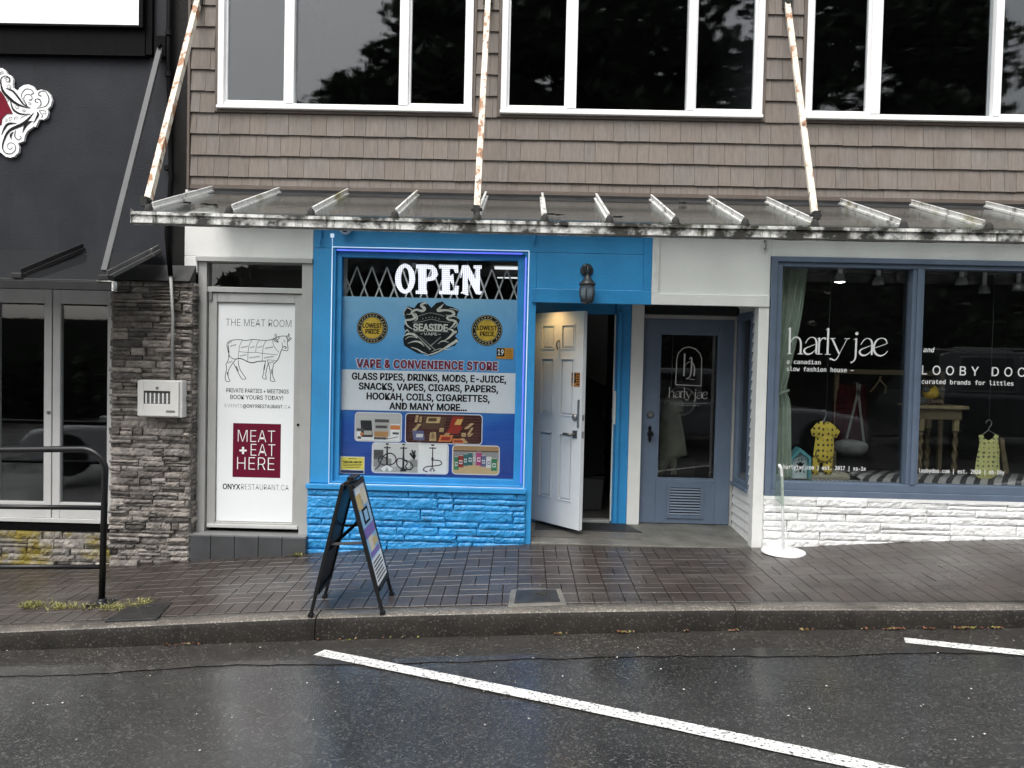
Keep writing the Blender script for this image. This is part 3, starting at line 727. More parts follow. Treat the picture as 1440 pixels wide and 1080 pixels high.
# right side wall of the recess: clapboards and a side window
SX = 2.052
def wz(y): return .03
mb = MB()
mb.box(SX + .012, SX + .05, .101, GY - .026, -.1, .47); mb.box(SX + .012, SX + .05, .101, .24, .47, 2.19); mb.box(SX + .012, SX + .05, .24, GY - .026, 2.10, 2.19)
zz = .035; 
while zz < 2.16:
    segs_ = [(.101, GY - .026)] if zz + .085 < .47 else ([(.101, .235)] if zz < 2.08 else [(.101, GY-.026)])
    for (ya, yb) in segs_:
        mb.hexa([(SX - .006, ya, zz), (SX - .006, yb, zz), (SX + .011, yb, zz), (SX + .011, ya, zz), (SX + .006, ya, zz + .083), (SX + .006, yb, zz + .083), (SX + .011, yb, zz + .083), (SX + .011, ya, zz + .083)][::1])
    zz += .085
sw = mb.build('clapboard_wall', M_whitewood, bld)
bm2 = bmesh.new(); bm2.from_mesh(sw.data); bmesh.ops.recalc_face_normals(bm2, faces=bm2.faces); bm2.to_mesh(sw.data); bm2.free()
mb = MB()
for (ya, yb, za, zb_) in ((.236, .30, .471, 2.099), (GY - .09, GY - .027, .471, 2.099), (.301, GY - .091, .471, .55), (.301, GY - .091, 2.03, 2.099)): mb.box(SX - .008, SX + .05, ya, yb, za, zb_)
mb.box(SX - .03, SX - .009, .236, GY - .027, .471, .50)
sf = mb.build('side_window', M_greyblue, bld, bevel=.003)
mb = MB(); mb.box(SX + .02, SX + .026, .301, GY - .091, .551, 2.029); mb.build('pane', M_glass, sf)
# blue shop window frame
mb = MB(); o_ = (-1.660, .020, .500, 2.545); i_ = (-1.598, -.060, .562, 2.478)
for (a, b, c, d) in ((o_[0], i_[0], o_[2], o_[3]), (i_[1], o_[1], o_[2], o_[3]), (i_[0], i_[1], o_[2], i_[2]), (i_[0], i_[1], i_[3], o_[3])): mb.box(a, b, .035, .12, c, d)
t = .018
for (a, b, c, d) in ((o_[0], o_[0]+t, o_[2], o_[3]), (o_[1]-t, o_[1], o_[2], o_[3]), (o_[0]+t, o_[1]-t, o_[2], o_[2]+t), (o_[0]+t, o_[1]-t, o_[3]-t, o_[3])): mb.box(a, b, .002, .034, c, d)
vf = mb.build('shop_window', M_bluewood, bld, bevel=.004)
mb = MB(); mb.box(i_[0], i_[1], .078, .084, i_[2], i_[3]); mb.build('pane', M_glass, vf)
# boutique window frame
mb = MB(); X0, X1, Z0, Z1 = 2.117, 5.855, .490, 2.554
fw = .052
for (a, b, c, d) in ((X0, X0+fw, Z0, Z1), (X1-fw, X1, Z0, Z1), (X0+fw, X1-fw, Z0, Z0+fw), (X0+fw, X1-fw, Z1-fw+.008, Z1)): mb.box(a, b, -.030, .13, c, d)
a0, b0, c0, d0 = X0+fw, X1-fw, Z0+fw, Z1-fw+.008
f2 = .050
for (a, b, c, d) in ((a0, a0+f2, c0, d0), (b0-f2, b0, c0, d0), (a0+f2, b0-f2, c0, c0+f2+.02), (a0+f2, b0-f2, d0-.038, d0)): mb.box(a, b, -.008, .12, c, d)
bw = mb.build('shop_window', M_greyblue, bld, bevel=.005)
muls = [(3.338, 3.437), (4.56, 4.66)]; zp0, zp1 = c0 + f2 + .02, d0 - .038
for (a, b) in muls:
    k = MB(); k.box(a, b, .0, .11, zp0, zp1); k.box(a + .03, b - .03, -.020, -.0005, zp0, zp1); k.build('mullion', M_greyblue, bw, bevel=.006)
xs = [a0 + f2, muls[0][0], muls[0][1], muls[1][0], muls[1][1], b0 - f2]
for k_ in range(0, 6, 2):
    k = MB(); k.box(xs[k_], xs[k_+1], .078, .084, zp0, zp1); k.build('pane', M_glassup, bw)
# metal door with the printed panel
dx0, dx1, dz0, dz1 = -2.850, -1.842, .040, 2.440
mb = MB()
mb.box(dx0, -2.775, .02, .16, dz0, dz1 - .03); mb.box(-1.935, dx1, .0, .16, dz0, dz1 - .03); mb.box(dx0 - .01, dx1, -.02, .16, dz1 - .029, dz1 + .010)
mb.box(-2.774, -1.936, .03, .14, 2.405, dz1 - .030); mb.box(-2.774, -1.936, .03, .14, 2.150, 2.195)
mf = mb.build('metal_door_frame', M_alu, bld, bevel=.004)
k = MB(); k.box(-2.774, -1.936, .075, .081, 2.196, 2.404); k.build('transom_pane', M_glass, mf)
mb = MB()
lx0, lx1 = -2.768, -1.942
mb.box(lx0, -2.695, .05, .095, .075, 2.145); mb.box(-2.008, lx1, .05, .095, .075, 2.145); mb.box(-2.6945, -2.0085, .05, .095, 2.065, 2.145); mb.box(-2.6945, -2.0085, .05, .095, .075, .125); mb.box(-2.6945, -2.0085, .075, .094, .1255, 2.0645)
md = mb.build('metal_door', M_alu, bld, bevel=.004)
k = MB(); k.box(lx0 + .01, lx1 - .01, .028, .0495, .078, .108); k.build('door_sweep', M_alul, md, bevel=.003)
k = MB(); k.box(-2.762, -2.735, .035, .049, 2.075, 2.15); k.build('hinge', M_chrome, md)
k = MB(); k.lathe([(.012, 0), (.012, -.006)], (-1.965, .0495, 1.0), 12, 'Y'); k.build('lock', M_bmetal, md)
mb = MB()
for q in range(5): mb.box(-2.872 + q*.207, -2.872 + (q+1)*.207 - .004, -.10, .10, -.35, .032)
mb.build('tiled_step', M_tile, bld, bevel=.004)
mb = MB(); mb.box(-2.87, -1.845, -.085, .10, .0325, .041); mb.build('door_sill', mat('grey_sill', (.2, .2, .2), .5), bld)
k = MB(); k.box(-2.80, -1.9, .35, .4, 0, 2.5); k.build('interior_wall', M_inter, bld)
# ---- vape shop room and boutique room
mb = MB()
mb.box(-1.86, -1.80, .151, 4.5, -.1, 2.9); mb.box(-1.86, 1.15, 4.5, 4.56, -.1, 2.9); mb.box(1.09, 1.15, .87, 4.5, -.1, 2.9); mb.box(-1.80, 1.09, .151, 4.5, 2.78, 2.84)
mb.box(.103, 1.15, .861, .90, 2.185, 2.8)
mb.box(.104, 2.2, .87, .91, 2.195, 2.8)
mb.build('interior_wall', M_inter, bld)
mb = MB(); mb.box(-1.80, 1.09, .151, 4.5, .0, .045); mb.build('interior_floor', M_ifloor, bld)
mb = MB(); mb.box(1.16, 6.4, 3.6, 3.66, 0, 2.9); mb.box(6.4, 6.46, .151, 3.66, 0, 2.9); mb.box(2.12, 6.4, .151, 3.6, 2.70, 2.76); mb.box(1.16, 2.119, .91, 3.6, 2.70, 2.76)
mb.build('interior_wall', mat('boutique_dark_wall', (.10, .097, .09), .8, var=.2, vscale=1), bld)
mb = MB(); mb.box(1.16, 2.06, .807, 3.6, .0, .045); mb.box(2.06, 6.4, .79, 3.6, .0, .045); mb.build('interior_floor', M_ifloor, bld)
mb = MB(); mb.box(2.10, 5.85, .13, .78, .50, .575); mb.box(2.10, 5.85, .75, .78, .05, .499); mb.build('display_platform', mat('pale_platform', (.22, .20, .16), .6, var=.1), bld)

# ================================================================== restaurant building on the left
rst = thing('restaurant_building', 'dark charcoal stucco restaurant building with stone pillar and glazed folding doors', 'building', (-5.2, 0, -.3))
RX0, RX1 = -8.5, -2.945
mb = MB()
mb.box(RX0, -3.10, 0, .2, 2.36, 4.148); mb.box(RX0, -3.10, .0, .2, 4.148, 7.0)
mb.build('dark_stucco_wall', M_dark, rst)
mb = MB(); mb.box(-3.099, RX1, .035, .2, 2.36, 7.0); mb.build('recessed_strip', mat('dark_concrete_strip', (.013, .0125, .012), .7, spec=.2, var=.4, vscale=5, stretch=(1, 1, .3), bump=.5, bscale=30), rst)
mb = MB(); mb.box(RX0, -3.302, -.05, -.001, 4.150, 4.372); mb.box(RX0, -3.29, -.062, -.0, 4.142, 4.1495); mb.box(-3.301, -3.245, -.04, -.001, 4.16, 7.0); mb.build('black_fascia', M_black, rst, bevel=.003)
mb = MB(); mb.box(-3.545, -2.855, -.08, .2, -.5, 2.22); mb.build('pillar_core', M_stone, rst)
mb = MB(); stones(mb, -3.552, -2.850, z_base, 2.215, -.082, (.03, .072), (.06, .30), (.004, .046), 7, .016, .013)
for v_ in range(1): stones(mb, -.075, .08, lambda y: -.2, 2.215, -2.853, (.03, .062), (.05, .16), (.002, .022), 8, .02, .008, axis='X+')
mb.build('stone_pillar', M_stone, rst)
mb = MB(); mb.hexa([(-3.56, -.14, 2.222), (-2.86, -.14, 2.222), (-2.86, .0, 2.222), (-3.56, .0, 2.222), (-3.56, -.12, 2.24), (-2.86, -.12, 2.24), (-2.86, -.001, 2.37), (-3.56, -.001, 2.37)]); mb.build('pillar_cap', mat('dark_flashing', (.03, .03, .03), .5, spec=.3, var=.3, vscale=7), rst)
# glazed doors
mb = MB()
gz0, gz1 = .135, 2.175
def leaf(m, xa, xb):
    t = .068
    m.box(xa, xa + t, -.02, .03, gz0, gz1); m.box(xb - t, xb, -.02, .03, gz0, gz1); m.box(xa + t, xb - t, -.018, .03, gz1 - .16, gz1); m.box(xa + t, xb - t, -.018, .03, gz0, gz0 + .14)
for (xa, xb) in ((-3.555 - .548, -3.555), (-4.652 - .0, -4.112), (-5.21, -4.66), (-5.77, -5.22), (-6.33, -5.78), (-6.9, -6.34)):
    m = MB(); leaf(m, xa, xb); dd = m.build('glazed_door', M_alul, rst, bevel=.004)
    k = MB(); k.box(xa + .068, xb - .068, .004, .010, gz0 + .14, gz1 - .16); k.build('door_pane', M_glassup, dd)
    if abs(xb + 4.112) < .01:
        k = MB(); x, zz = P(68.5, 580, -.02); k.lathe([(.016, 0), (.016, -.008), (.008, -.012)], (x, -.0205, zz), 14, 'Y'); k.build('door_lock', M_chrome, dd)
mb = MB(); mb.box(RX0, -3.553, -.035, .05, .098, .134); mb.build('door_track', M_alul, rst, bevel=.003)
mb = MB(); mb.box(RX0, -3.553, -.02, .2, .02, .0975); mb.box(RX0, -3.553, .0, .2, 2.176, 2.36); mb.box(-8.5, -6.91, 0, .2, .135, 2.175); mb.build('dark_sill', M_black, rst)
mb = MB(); mb.box(RX0, -3.546, .0, .2, -.7, .019); mb.build('base_core', M_stone, rst)
mb = MB(); stones(mb, -6.6, -3.556, z_base, .018, -.002, (.05, .085), (.12, .34), (.008, .05), 12, .02, .012); mb.build('mossy_stone_base', M_stonemoss, rst)
mb = MB(); mb.box(RX0, -2.97, 3.5, 3.6, -.6, 7.0); mb.box(RX0, RX0 + .1, .201, 3.5, -.6, 7); mb.box(RX0, -2.97, .201, 3.5, 2.5, 2.6); mb.box(-3.50, -3.42, .201, 3.5, -.6, 2.5); mb.box(RX0, -2.97, .201, 3.5, 6.9, 7.0); mb.box(RX0, -3.5, .201, 3.5, -.1, .1)
mb.build('interior_wall', M_inter, rst)

# ================================================================== glass canopies
M_fascia = mat('grimy_white_metal', (.66, .66, .63), .45, var=.08, vscale=3, dirt=((.022, .021, .018), 4.2, (1.3, 1.3, 1.6), .42, .57), dirt2=((.035, .036, .018), 13, (1.6, 1.6, .25), .52, .66), bump=.15, bscale=40)
M_rafter = mat('pale_rafter_metal', (.68, .68, .66), .42, metal=.2, var=.1, vscale=6, dirt=((.13, .12, .10), 9, (1, 1, 1), .54, .68), dirt2=((.20, .17, .03), 1.1, (1, 1, 1), .56, .66))
M_cglass = glass('canopy_glass', (.86, .89, .88), 1.45, .10, film=.13, filmcol=(.24, .245, .23), bump=.06)
M_grime = mat('black_moss', (.018, .018, .016), .8, var=.4, vscale=30, bump=.6, bscale=60)
M_rust = mat('rusty_cream_paint', (.60, .55, .46), .55, var=.08, vscale=6, dirt=((.27, .12, .045), 11, (1.2, 1.2, .5), .52, .60), dirt2=((.10, .045, .02), 17, (1, 1, .5), .60, .66), bump=.4, bscale=50)
can = thing('glass_canopy', 'long glass canopy with grimy white fascia and pale rafters over the shop fronts', 'canopy', (1.4, -.6, 2.5))
CP = 1.23; zr_, zf_ = 3.015, 2.605           # glass heights at wall and front
CX0, CX1 = -2.79, 6.4
def zsag(x): return 0.016 * ((x - 1.0) / 3.8) ** 2 - .020        # the front edge sags a little between the stays
mb = MB(); xs = lin(CX0, CX1, 26)
for a, b in zip(xs[:-1], xs[1:]):
    za, zb = zf_ + zsag(a), zf_ + zsag(b)
    def pr(x, z): return [(x, -CP - .012, z - .088), (x, -CP + .03, z - .088), (x, -CP + .03, z - .002), (x, -CP - .012, z - .002)]
    i = len(mb.v); mb.v += pr(a, za) + pr(b, zb)
    for q in range(4):
        q2 = (q + 1) % 4; mb.f.append((i+q, i+4+q, i+4+q2, i+q2)); mb.m.append(0); mb.s.append(False)
    i = len(mb.v); mb.v += [(a, -CP - .026, za - .022), (b, -CP - .026, zb - .022), (b, -CP - .026, zb), (a, -CP - .026, za), (a, -CP - .013, za - .022), (b, -CP - .013, zb - .022), (b, -CP - .013, zb), (a, -CP - .013, za)]
    for q in ((0, 1, 2, 3), (3, 2, 6, 7), (0, 4, 5, 1)): mb.f.append(tuple(i+k for k in q)); mb.m.append(0); mb.s.append(False)
    i = len(mb.v); mb.v += [(a, -CP - .022, za - .090), (b, -CP - .022, zb - .090), (b, -CP - .022, zb - .078), (a, -CP - .022, za - .078), (a, -CP - .013, za - .090), (b, -CP - .013, zb - .090), (b, -CP - .013, zb - .078), (a, -CP - .013, za - .078)]
    for q in ((0, 1, 2, 3), (3, 2, 6, 7), (0, 4, 5, 1)): mb.f.append(tuple(i+k for k in q)); mb.m.append(1); mb.s.append(False)
mb.box(CX0 - .002, CX0 + .0, -CP - .026, -CP + .03, zf_ - .088, zf_ + .012)
mb.build('fascia', [M_fascia, M_grime], can)
RPX = [(209, 287), (322, 298), (437, 303), (555, 306), (671, 307), (766, 314), (857, 318), (950, 320), (1048, 320), (1146, 316), (1271, 320), (1391, 321)]
RX = [P(a, b, -CP)[0] for a, b in RPX]; RX += [RX[-1] + .62 * k for k in range(1, 5)]
def zg(y): return zr_ + (zf_ - zr_) * (-y) / CP
for k, (a, b) in enumerate(zip(RX[:-1], RX[1:])):
    m = MB(); zs = (zsag(a) + zsag(b)) / 2
    m.hexa([(a + .012, -CP - .008, zf_ + .006 + zs), (b - .012, -CP - .008, zf_ + .006 + zs), (b - .012, -.02, zr_ - .006), (a + .012, -.02, zr_ - .006), (a + .012, -CP - .008, zf_ + .016 + zs), (b - .012, -CP - .008, zf_ + .016 + zs), (b - .012, -.02, zr_ + .004), (a + .012, -.02, zr_ + .004)])
    m.build('glass_panel', M_cglass, can)
rnd = random.Random(3)
for k, x in enumerate(RX):
    m = MB(); z_ = zsag(x)
    a = Vector((x, -CP + .06, zg(-CP + .06) + .018 + z_)); b = Vector((x, -.13, zg(-.13) + .018))
    m.bar(a, b, .040, .018); m.bar(a + Vector((0, 0, .024)), b + Vector((0, 0, .024)), .010, .030)
    m.bar(a + Vector((0, 0, .042)), b + Vector((0, 0, .042)), .018, .006); 
    r_ = m.build('rafter', M_rafter, can, bevel=.0015)
    m = MB(); m.bar((x, -CP, zf_ + z_ - .05), (x, -.03, zr_ - .06), .035, .07); m.build('rafter_beam', M_fascia, r_)
    m = MB(); m.lathe([(.001, .05), (.014, .045), (.026, .028), (.030, 0), (.028, -.03)], (x, -CP + .005, zf_ + z_ + .01), 10); m.box(x - .035, x + .035, -CP + .0, -CP + .06, zf_ + z_ + .0, zf_ + z_ + .016); m.build('rafter_shoe', M_grime, r_)
m = MB(); m.hexa([(CX0 + .12, -.26, zg(-.26) + .009), (CX1, -.26, zg(-.26) + .009), (CX1, -.061, zg(-.061) + .009), (CX0 + .12, -.061, zg(-.061) + .009), (CX0 + .12, -.26, zg(-.26) + .012), (CX1, -.26, zg(-.26) + .012), (CX1, -.061, zg(-.061) + .012), (CX0 + .12, -.061, zg(-.061) + .012)]); m.build('apron_flashing', mat('dark_flashing_strip', (.030, .031, .031), .75, spec=.05, var=.3, vscale=5, stretch=(1, 1, 2)), can)
m = MB(); m.box(CX0 + .1, CX1, -.06, -.023, 2.87, 3.03); m.build('wall_rail', mat('dark_flashing_strip', (.06, .062, .062), .4, var=.3, vscale=5, stretch=(1, 1, 2)), can)
for (px, py, tx, ty) in ((206.5, 284, 278.5, -2), (670.5, 296, 686.5, -4), (1146, 304, 1107, 3)):
    xa, za = P(px, py, -1.14); xb, zb = P(tx, ty, -.03)
    m = MB(); m.bar((xa, -1.14, za), (xb, -.03, zb), .046, .028, up=(0, 1, 0)); m.bar((xa + .019, -1.125, za), (xb + .019, -.015, zb), .008, .046, up=(0, 1, 0)); s_ = m.build('stay', M_rust, can, bevel=.003)
    m = MB(); m.box(xb - .04, xb + .04, -.05, -.025, zb - .06, zb + .09); m.tube([(xb, -.07, zb), (xb, -.02, zb)], .022, 10); m.build('wall_bracket', M_grime, s_)
    m = MB(); m.box(xa - .022, xa + .022, -1.19, -1.13, zg(-1.15) + .02, za + .03); m.tube([(xa - .04, -1.15, za + .005), (xa + .04, -1.15, za + .005)], .013, 8); m.build('foot_bracket', M_grime, s_)
x, z_ = RX[-1] + .02, 0
# clumps of wet leaves and moss lying on the glass
lf = MB(); rnd = random.Random(8)
for (px, py) in ((263, 287), (288, 289), (300, 290), (774, 303), (786, 304), (868, 307), (961, 287)):
    Yc = -.9
    for _ in range(40):
        d_ = _rot @ Vector(((px - 720 + rnd.gauss(0, 3)) / FPX, 1, -(py - 540) / FPX)); t = 5.2
        for _i in range(20):
            p = CAM + d_ * t; t += (p.z - zg(p.y) - .012) * 1.2
        p = CAM + d_ * t
        a = rnd.uniform(0, 6.28); r_ = rnd.uniform(.006, .014)
        lf.poly([(p.x + r_*math.cos(a + q*1.57), p.y + rnd.gauss(0, .012) + r_*math.sin(a + q*1.57), p.z + .006 + rnd.uniform(0, .008)) for q in range(4)])
tag(lf.build('leaf_litter', M_grime), 'dark clumps of wet leaves and moss lying on the glass canopy', 'leaf litter', kind='stuff')
# dark canopy of the restaurant
dc = thing('dark_canopy', 'low dark glass canopy above the restaurant doors left of the stone pillar', 'canopy', (-5.5, -.5, 2.1))
DP = .95; dzr, dzf = 2.475, 2.135; DX1 = P(160, 393, -DP)[0]
M_dgl = glass('dark_canopy_glass', (.30, .31, .32), 1.6, .05, film=.4, filmcol=(.05, .052, .055), bump=.06)
M_dmet = mat('dark_canopy_metal', (.018, .018, .019), .45, spec=.25, var=.3, vscale=10, stretch=(1, 1, .4))
m = MB(); m.box(-8, DX1, -DP - .03, -DP + .02, dzf - .075, dzf - .01); m.build('fascia', M_dmet, dc, bevel=.004)
m = MB(); m.box(DX1 + .001, DX1 + .014, -DP - .032, -DP + .02, dzf - .078, dzf - .006); m.box(DX1 - .11, DX1, -DP - .036, -DP + .02, dzf - .009, dzf - .003); m.build('fascia_end', M_fascia, dc)
drx = [P(25, 388, -DP)[0] - .78 * k for k in range(5, -1, -1)] + [P(147, 384, -DP)[0]]
for a, b in zip(drx[:-1], drx[1:]):
    m = MB(); m.hexa([(a+.015, -DP, dzf - .004), (b-.015, -DP, dzf - .004), (b-.015, -.02, dzr - .01), (a+.015, -.02, dzr - .01), (a+.015, -DP, dzf + .006), (b-.015, -DP, dzf + .006), (b-.015, -.02, dzr), (a+.015, -.02, dzr)]); m.build('glass_panel', M_dgl, dc)
for k, x in enumerate(drx):
    m = MB(); a, b = Vector((x, -DP + .04, dzf + .03)), Vector((x, -.10, dzr + .005))
    m.bar(a, b, .045, .03); m.bar(a + Vector((0, 0, .03)), b + Vector((0, 0, .03)), .012, .04); r_ = m.build('rafter', M_dmet if k < len(drx) - 1 else mat('worn_dark_rafter', (.10, .10, .10), .4, dirt=((.4, .4, .38), 7, (1, 1, 1), .56, .66)), dc, bevel=.002)
    m = MB(); m.box(x - .04, x + .04, -DP - .02, -DP + .06, dzf, dzf + .045); m.build('rafter_shoe', M_dmet, r_, bevel=.008)
xa, za = P(147, 381, -.88); xb, zb = P(226, 66, -.03)
M_dstay = mat('grey_stay_metal', (.075, .077, .08), .5, spec=.3, var=.15, vscale=8)
m = MB(); m.bar((xa, -.88, za), (xb, -.03, zb), .046, .03, up=(0, 1, 0)); s_ = m.build('stay', M_dstay, dc, bevel=.003)
m = MB(); m.box(xb - .05, xb + .05, -.05, -.001, zb - .09, zb + .09); m.tube([(xb, -.08, zb), (xb, -.04, zb)], .02, 10); m.build('wall_bracket', M_black, s_, bevel=.004)

# ================================================================== sign board and ornate sign on the restaurant wall
sb = thing('sign_board', 'large plain white sign board above the black band of the restaurant', 'sign board', (-5, -.06, 4.4))
m = MB(); m.box(-8.2, -3.338, -.075, -.02, 4.392, 5.7); m.build('panel', mat('bright_white_board', (.90, .91, .92), .4), sb)
m = MB(); m.box(-8.2, -3.3385, -.09, -.021, 4.374, 4.391); m.box(-3.337, -3.303, -.09, -.021, 4.374, 5.7); m.build('frame', M_black, sb)
om = thing('ornate_sign', 'ornate cut out sign with maroon middle and black and white scrollwork on the charcoal wall', 'sign', (P(-25, 155)[0], -.03, P(-25, 155)[1]))
def EM(pts, Y=-.03): return [P(0 + a/6, 60 + b/6, Y) for a, b in pts]
out = [(20, 215), (48, 235), (58, 262), (90, 275), (110, 310), (105, 345), (108, 380), (150, 405), (165, 380), (200, 358), (240, 352), (280, 368), (300, 400), (318, 405), (345, 395), (390, 405), (425, 440), (438, 490), (425, 535), (400, 560), (408, 590), (395, 630), (365, 650), (335, 645), (325, 655), (300, 710), (285, 705), (230, 745), (210, 780), (200, 830), (160, 845), (150, 850), (162, 885), (155, 925), (120, 960), (85, 970), (45, 960), (10, 930)]
mir = [(-300 - a, b) for a, b in out[::-1]]
m = MB(); m.prism(EM([(-30, 215)] + out + [(-60, 900), (-240, 900)] + mir + [(-270, 215)])[::-1], -.030, -.004); m.build('scroll_backing', M_wprint, om)
redp = [(-30, 392), (0, 400), (40, 455), (70, 520), (110, 600), (60, 600), (20, 640), (15, 690), (-60, 720)]
m = MB(); m.prism(EM(redp + [(-300 - a, b) for a, b in redp[::-1]])[::-1], -.036, -.0305); m.build('maroon_panel', mat('maroon_gloss', (.15, .005, .018), .5, spec=.1, var=.2, vscale=7), om)
m = MB()
def sw(pts, w, sm=5):
    e = EM(pts, -.033); k = S(-.033) / 6
    m.stroke(e, [v * k for v in w] if isinstance(w, (list, tuple)) else w * k, -.0335 if True else 0, smooth=sm)
def spiral(cx, cy, r, turns, a0, w, dirn=1):
    pts = []; n = int(turns * 12)
    for q in range(n + 1):
        t = q / n; rr = r * (1 - t * .85); a = R_(a0) + dirn * t * turns * 2 * math.pi
        pts.append((cx + rr * math.cos(a), cy + rr * math.sin(a)))
    sw(pts, [w * (1 - .5 * q / n) for q in range(n + 1)], 2)
for (p_, w_) in ((((5, 320), (20, 400), (80, 470), (150, 520), (250, 555)), (6, 20, 24, 18, 4)), (((50, 385), (110, 410), (160, 470), (200, 520), (260, 550)), (6, 16, 16, 12, 3)),
                 (((285, 590), (200, 680), (80, 740), (30, 830), (20, 890)), (4, 26, 22, 14, 10)), (((140, 680), (60, 690), (10, 780)), (4, 20, 4)), (((310, 580), (320, 610), (280, 680)), (4, 18, 3)),
                 (((275, 660), (220, 690), (190, 760)), (4, 26, 3)), (((115, 750), (90, 780), (95, 815)), (3, 18, 3)), (((85, 480), (110, 560), (170, 600), (250, 600)), (4, 15, 13, 3)),
                 (((310, 555), (390, 530), (412, 470), (380, 410), (335, 415), (325, 440), (350, 450)), (3, 6, 8, 6, 6, 6, 8)), (((310, 555), (345, 520), (335, 480), (305, 475), (295, 495), (320, 505)), (3, 6, 8, 6, 6, 6)),
                 (((225, 530), (180, 450), (210, 395), (260, 395), (282, 425), (262, 435)), (4, 5, 6, 5, 6, 9)), (((230, 530), (200, 470), (225, 435), (262, 445), (270, 475), (245, 485)), (3, 4, 5, 5, 6, 8)),
                 (((20, 890), (45, 930), (95, 935), (130, 900), (120, 855), (80, 845), (60, 875), (85, 900), (105, 880)), (9, 8, 6, 6, 5, 5, 4, 4, 4)), (((130, 740), (125, 790), (155, 820), (178, 800), (165, 785)), (6, 8, 6, 5, 6)),
                 (((330, 570), (380, 575), (385, 600), (360, 595)), 4), (((330, 575), (360, 615), (345, 630)), 5), (((5, 350), (10, 300), (50, 280), (85, 305), (75, 340)), (12, 8, 6, 6, 5)), (((170, 640), (200, 620), (260, 600)), (3, 5, 3))):
    sw(p_, w_)
for (cx, cy, r, t_, a0, w, dr) in ((60, 315, 26, 1.5, 200, 5, 1), (18, 258, 18, 1.3, 120, 5, 1), (72, 372, 22, 1.4, 60, 4, -1), (250, 515, 15, 1.3, 200, 4, 1), (60, 478, 18, 1.4, 0, 4, 1), (145, 540, 20, 1.4, 30, 4, 1), (200, 570, 16, 1.4, 0, 4, 1), (50, 655, 14, 1.2, 250, 4, 1), (92, 640, 20, 1.3, 90, 4, 1), (140, 637, 20, 1.3, 120, 4, 1)):
    spiral(cx, cy, r, t_, a0, w, dr)
xm = P(-25, 155, -.033)[0]; m2_ = MB()
m2_.v = [(2*xm - v[0], v[1], v[2]) for v in m.v]; m2_.f = [tuple(reversed(f)) for f in m.f]; m2_.m = list(m.m); m2_.s = list(m.s)
m.build('scrollwork', M_ink, om); m2_.build('scrollwork', M_ink, om)

# ================================================================== downpipe, meter box
x_, z_ = P(236, 200)
cp = thing('conduit_pipe', 'thin vertical pipe black above and grey below running down to the meter box', 'pipe', (P(241, 530, -.16)[0], -.16, 1.35))
xp, zp = P(242, 533, -.15); xu, zu = P(240, 388, -.15); xt, zt = P(238, 330, -.10)
m = MB(); m.tube([(xp, -.15, zp - .02), (xp + .002, -.15, 1.9), (xu, -.15, zu)], .013, 10); m.build('lower_pipe', mat('grey_conduit', (.36, .36, .35), .4, var=.1), cp)
m = MB(); m.tube([(xu, -.15, zu), (xt, -.145, zt), (P(237, 250, -.1)[0], -.05, P(237, 250, -.1)[1]), (P(237, 100, -.03)[0], -.03, 4.1), (P(238, -60, -.03)[0], -.03, 5.2)], .020, 10)
for zc in (4.0, 4.35, 3.2): m.lathe([(.027, -.02), (.027, .02)], (P(237, 150, -.03)[0] - .002, -.034, zc), 12)
m.build('upper_pipe', M_black, cp)
m = MB(); m.box(xp - .03, xp + .03, -.152, -.128, zu - .50, zu - .485); m.build('pipe_clip', M_chrome, cp)
bx0, bz1 = P(193.5, 534, -.22); bx1, bz0 = P(254, 588, -.22)
ub = thing('meter_box', 'white metal utility box with a small louvred window on the stone pillar', 'utility box', ((bx0 + bx1)/2, -.12, bz0))
M_box = mat('cream_white_enamel', (.70, .69, .66), .4, var=.05, vscale=4, dirt=((.42, .35, .27), 5, (1, 1, .6), .62, .82))
m = MB(); m.box(bx0, bx1, -.195, -.10, bz0, bz1); bxo = m.build('case', M_box, ub, bevel=.008)
dx1_ = bx1 - .022
m = MB(); wx0, wx1, wz0, wz1 = bx0 + .048, bx0 + .275, bz0 + .115, bz0 + .225
for (a, b, c, d) in ((bx0 - .003, wx0, bz0 + .012, bz1 - .006), (wx1, dx1_, bz0 + .012, bz1 - .006), (wx0, wx1, bz0 + .012, wz0), (wx0, wx1, wz1, bz1 - .006)): m.box(a, b, -.214, -.196, c, d)
dr_ = m.build('door', M_box, ub, bevel=.003)
m = MB(); m.box(wx0, wx1, -.203, -.1965, wz0, wz1, 0)
for q in range(6):
    a = wx0 + .012 + q * .036; m.box(a, a + .012, -.2055, -.2035, wz0 + .004, wz1 - .018, 1)
    for e in range(7): m.box(a + .013, a + .033, -.205, -.2035, wz0 + .006 + e*.012, wz0 + .012 + e*.012, 2)
m.build('louvred_window', [mat('dark_grille', (.03, .03, .03), .5), M_paper, mat('tan_grille', (.20, .18, .15), .5)], dr_)
m = MB(); m.lathe([(.012, 0), (.012, -.006), (.006, -.010)], (bx0 + .165, -.2145, bz1 - .065), 12, 'Y'); m.box(dx1_ - .105, dx1_ - .03, -.2165, -.2145, bz0 + .045, bz0 + .062); m.build('lock', M_chrome, dr_)

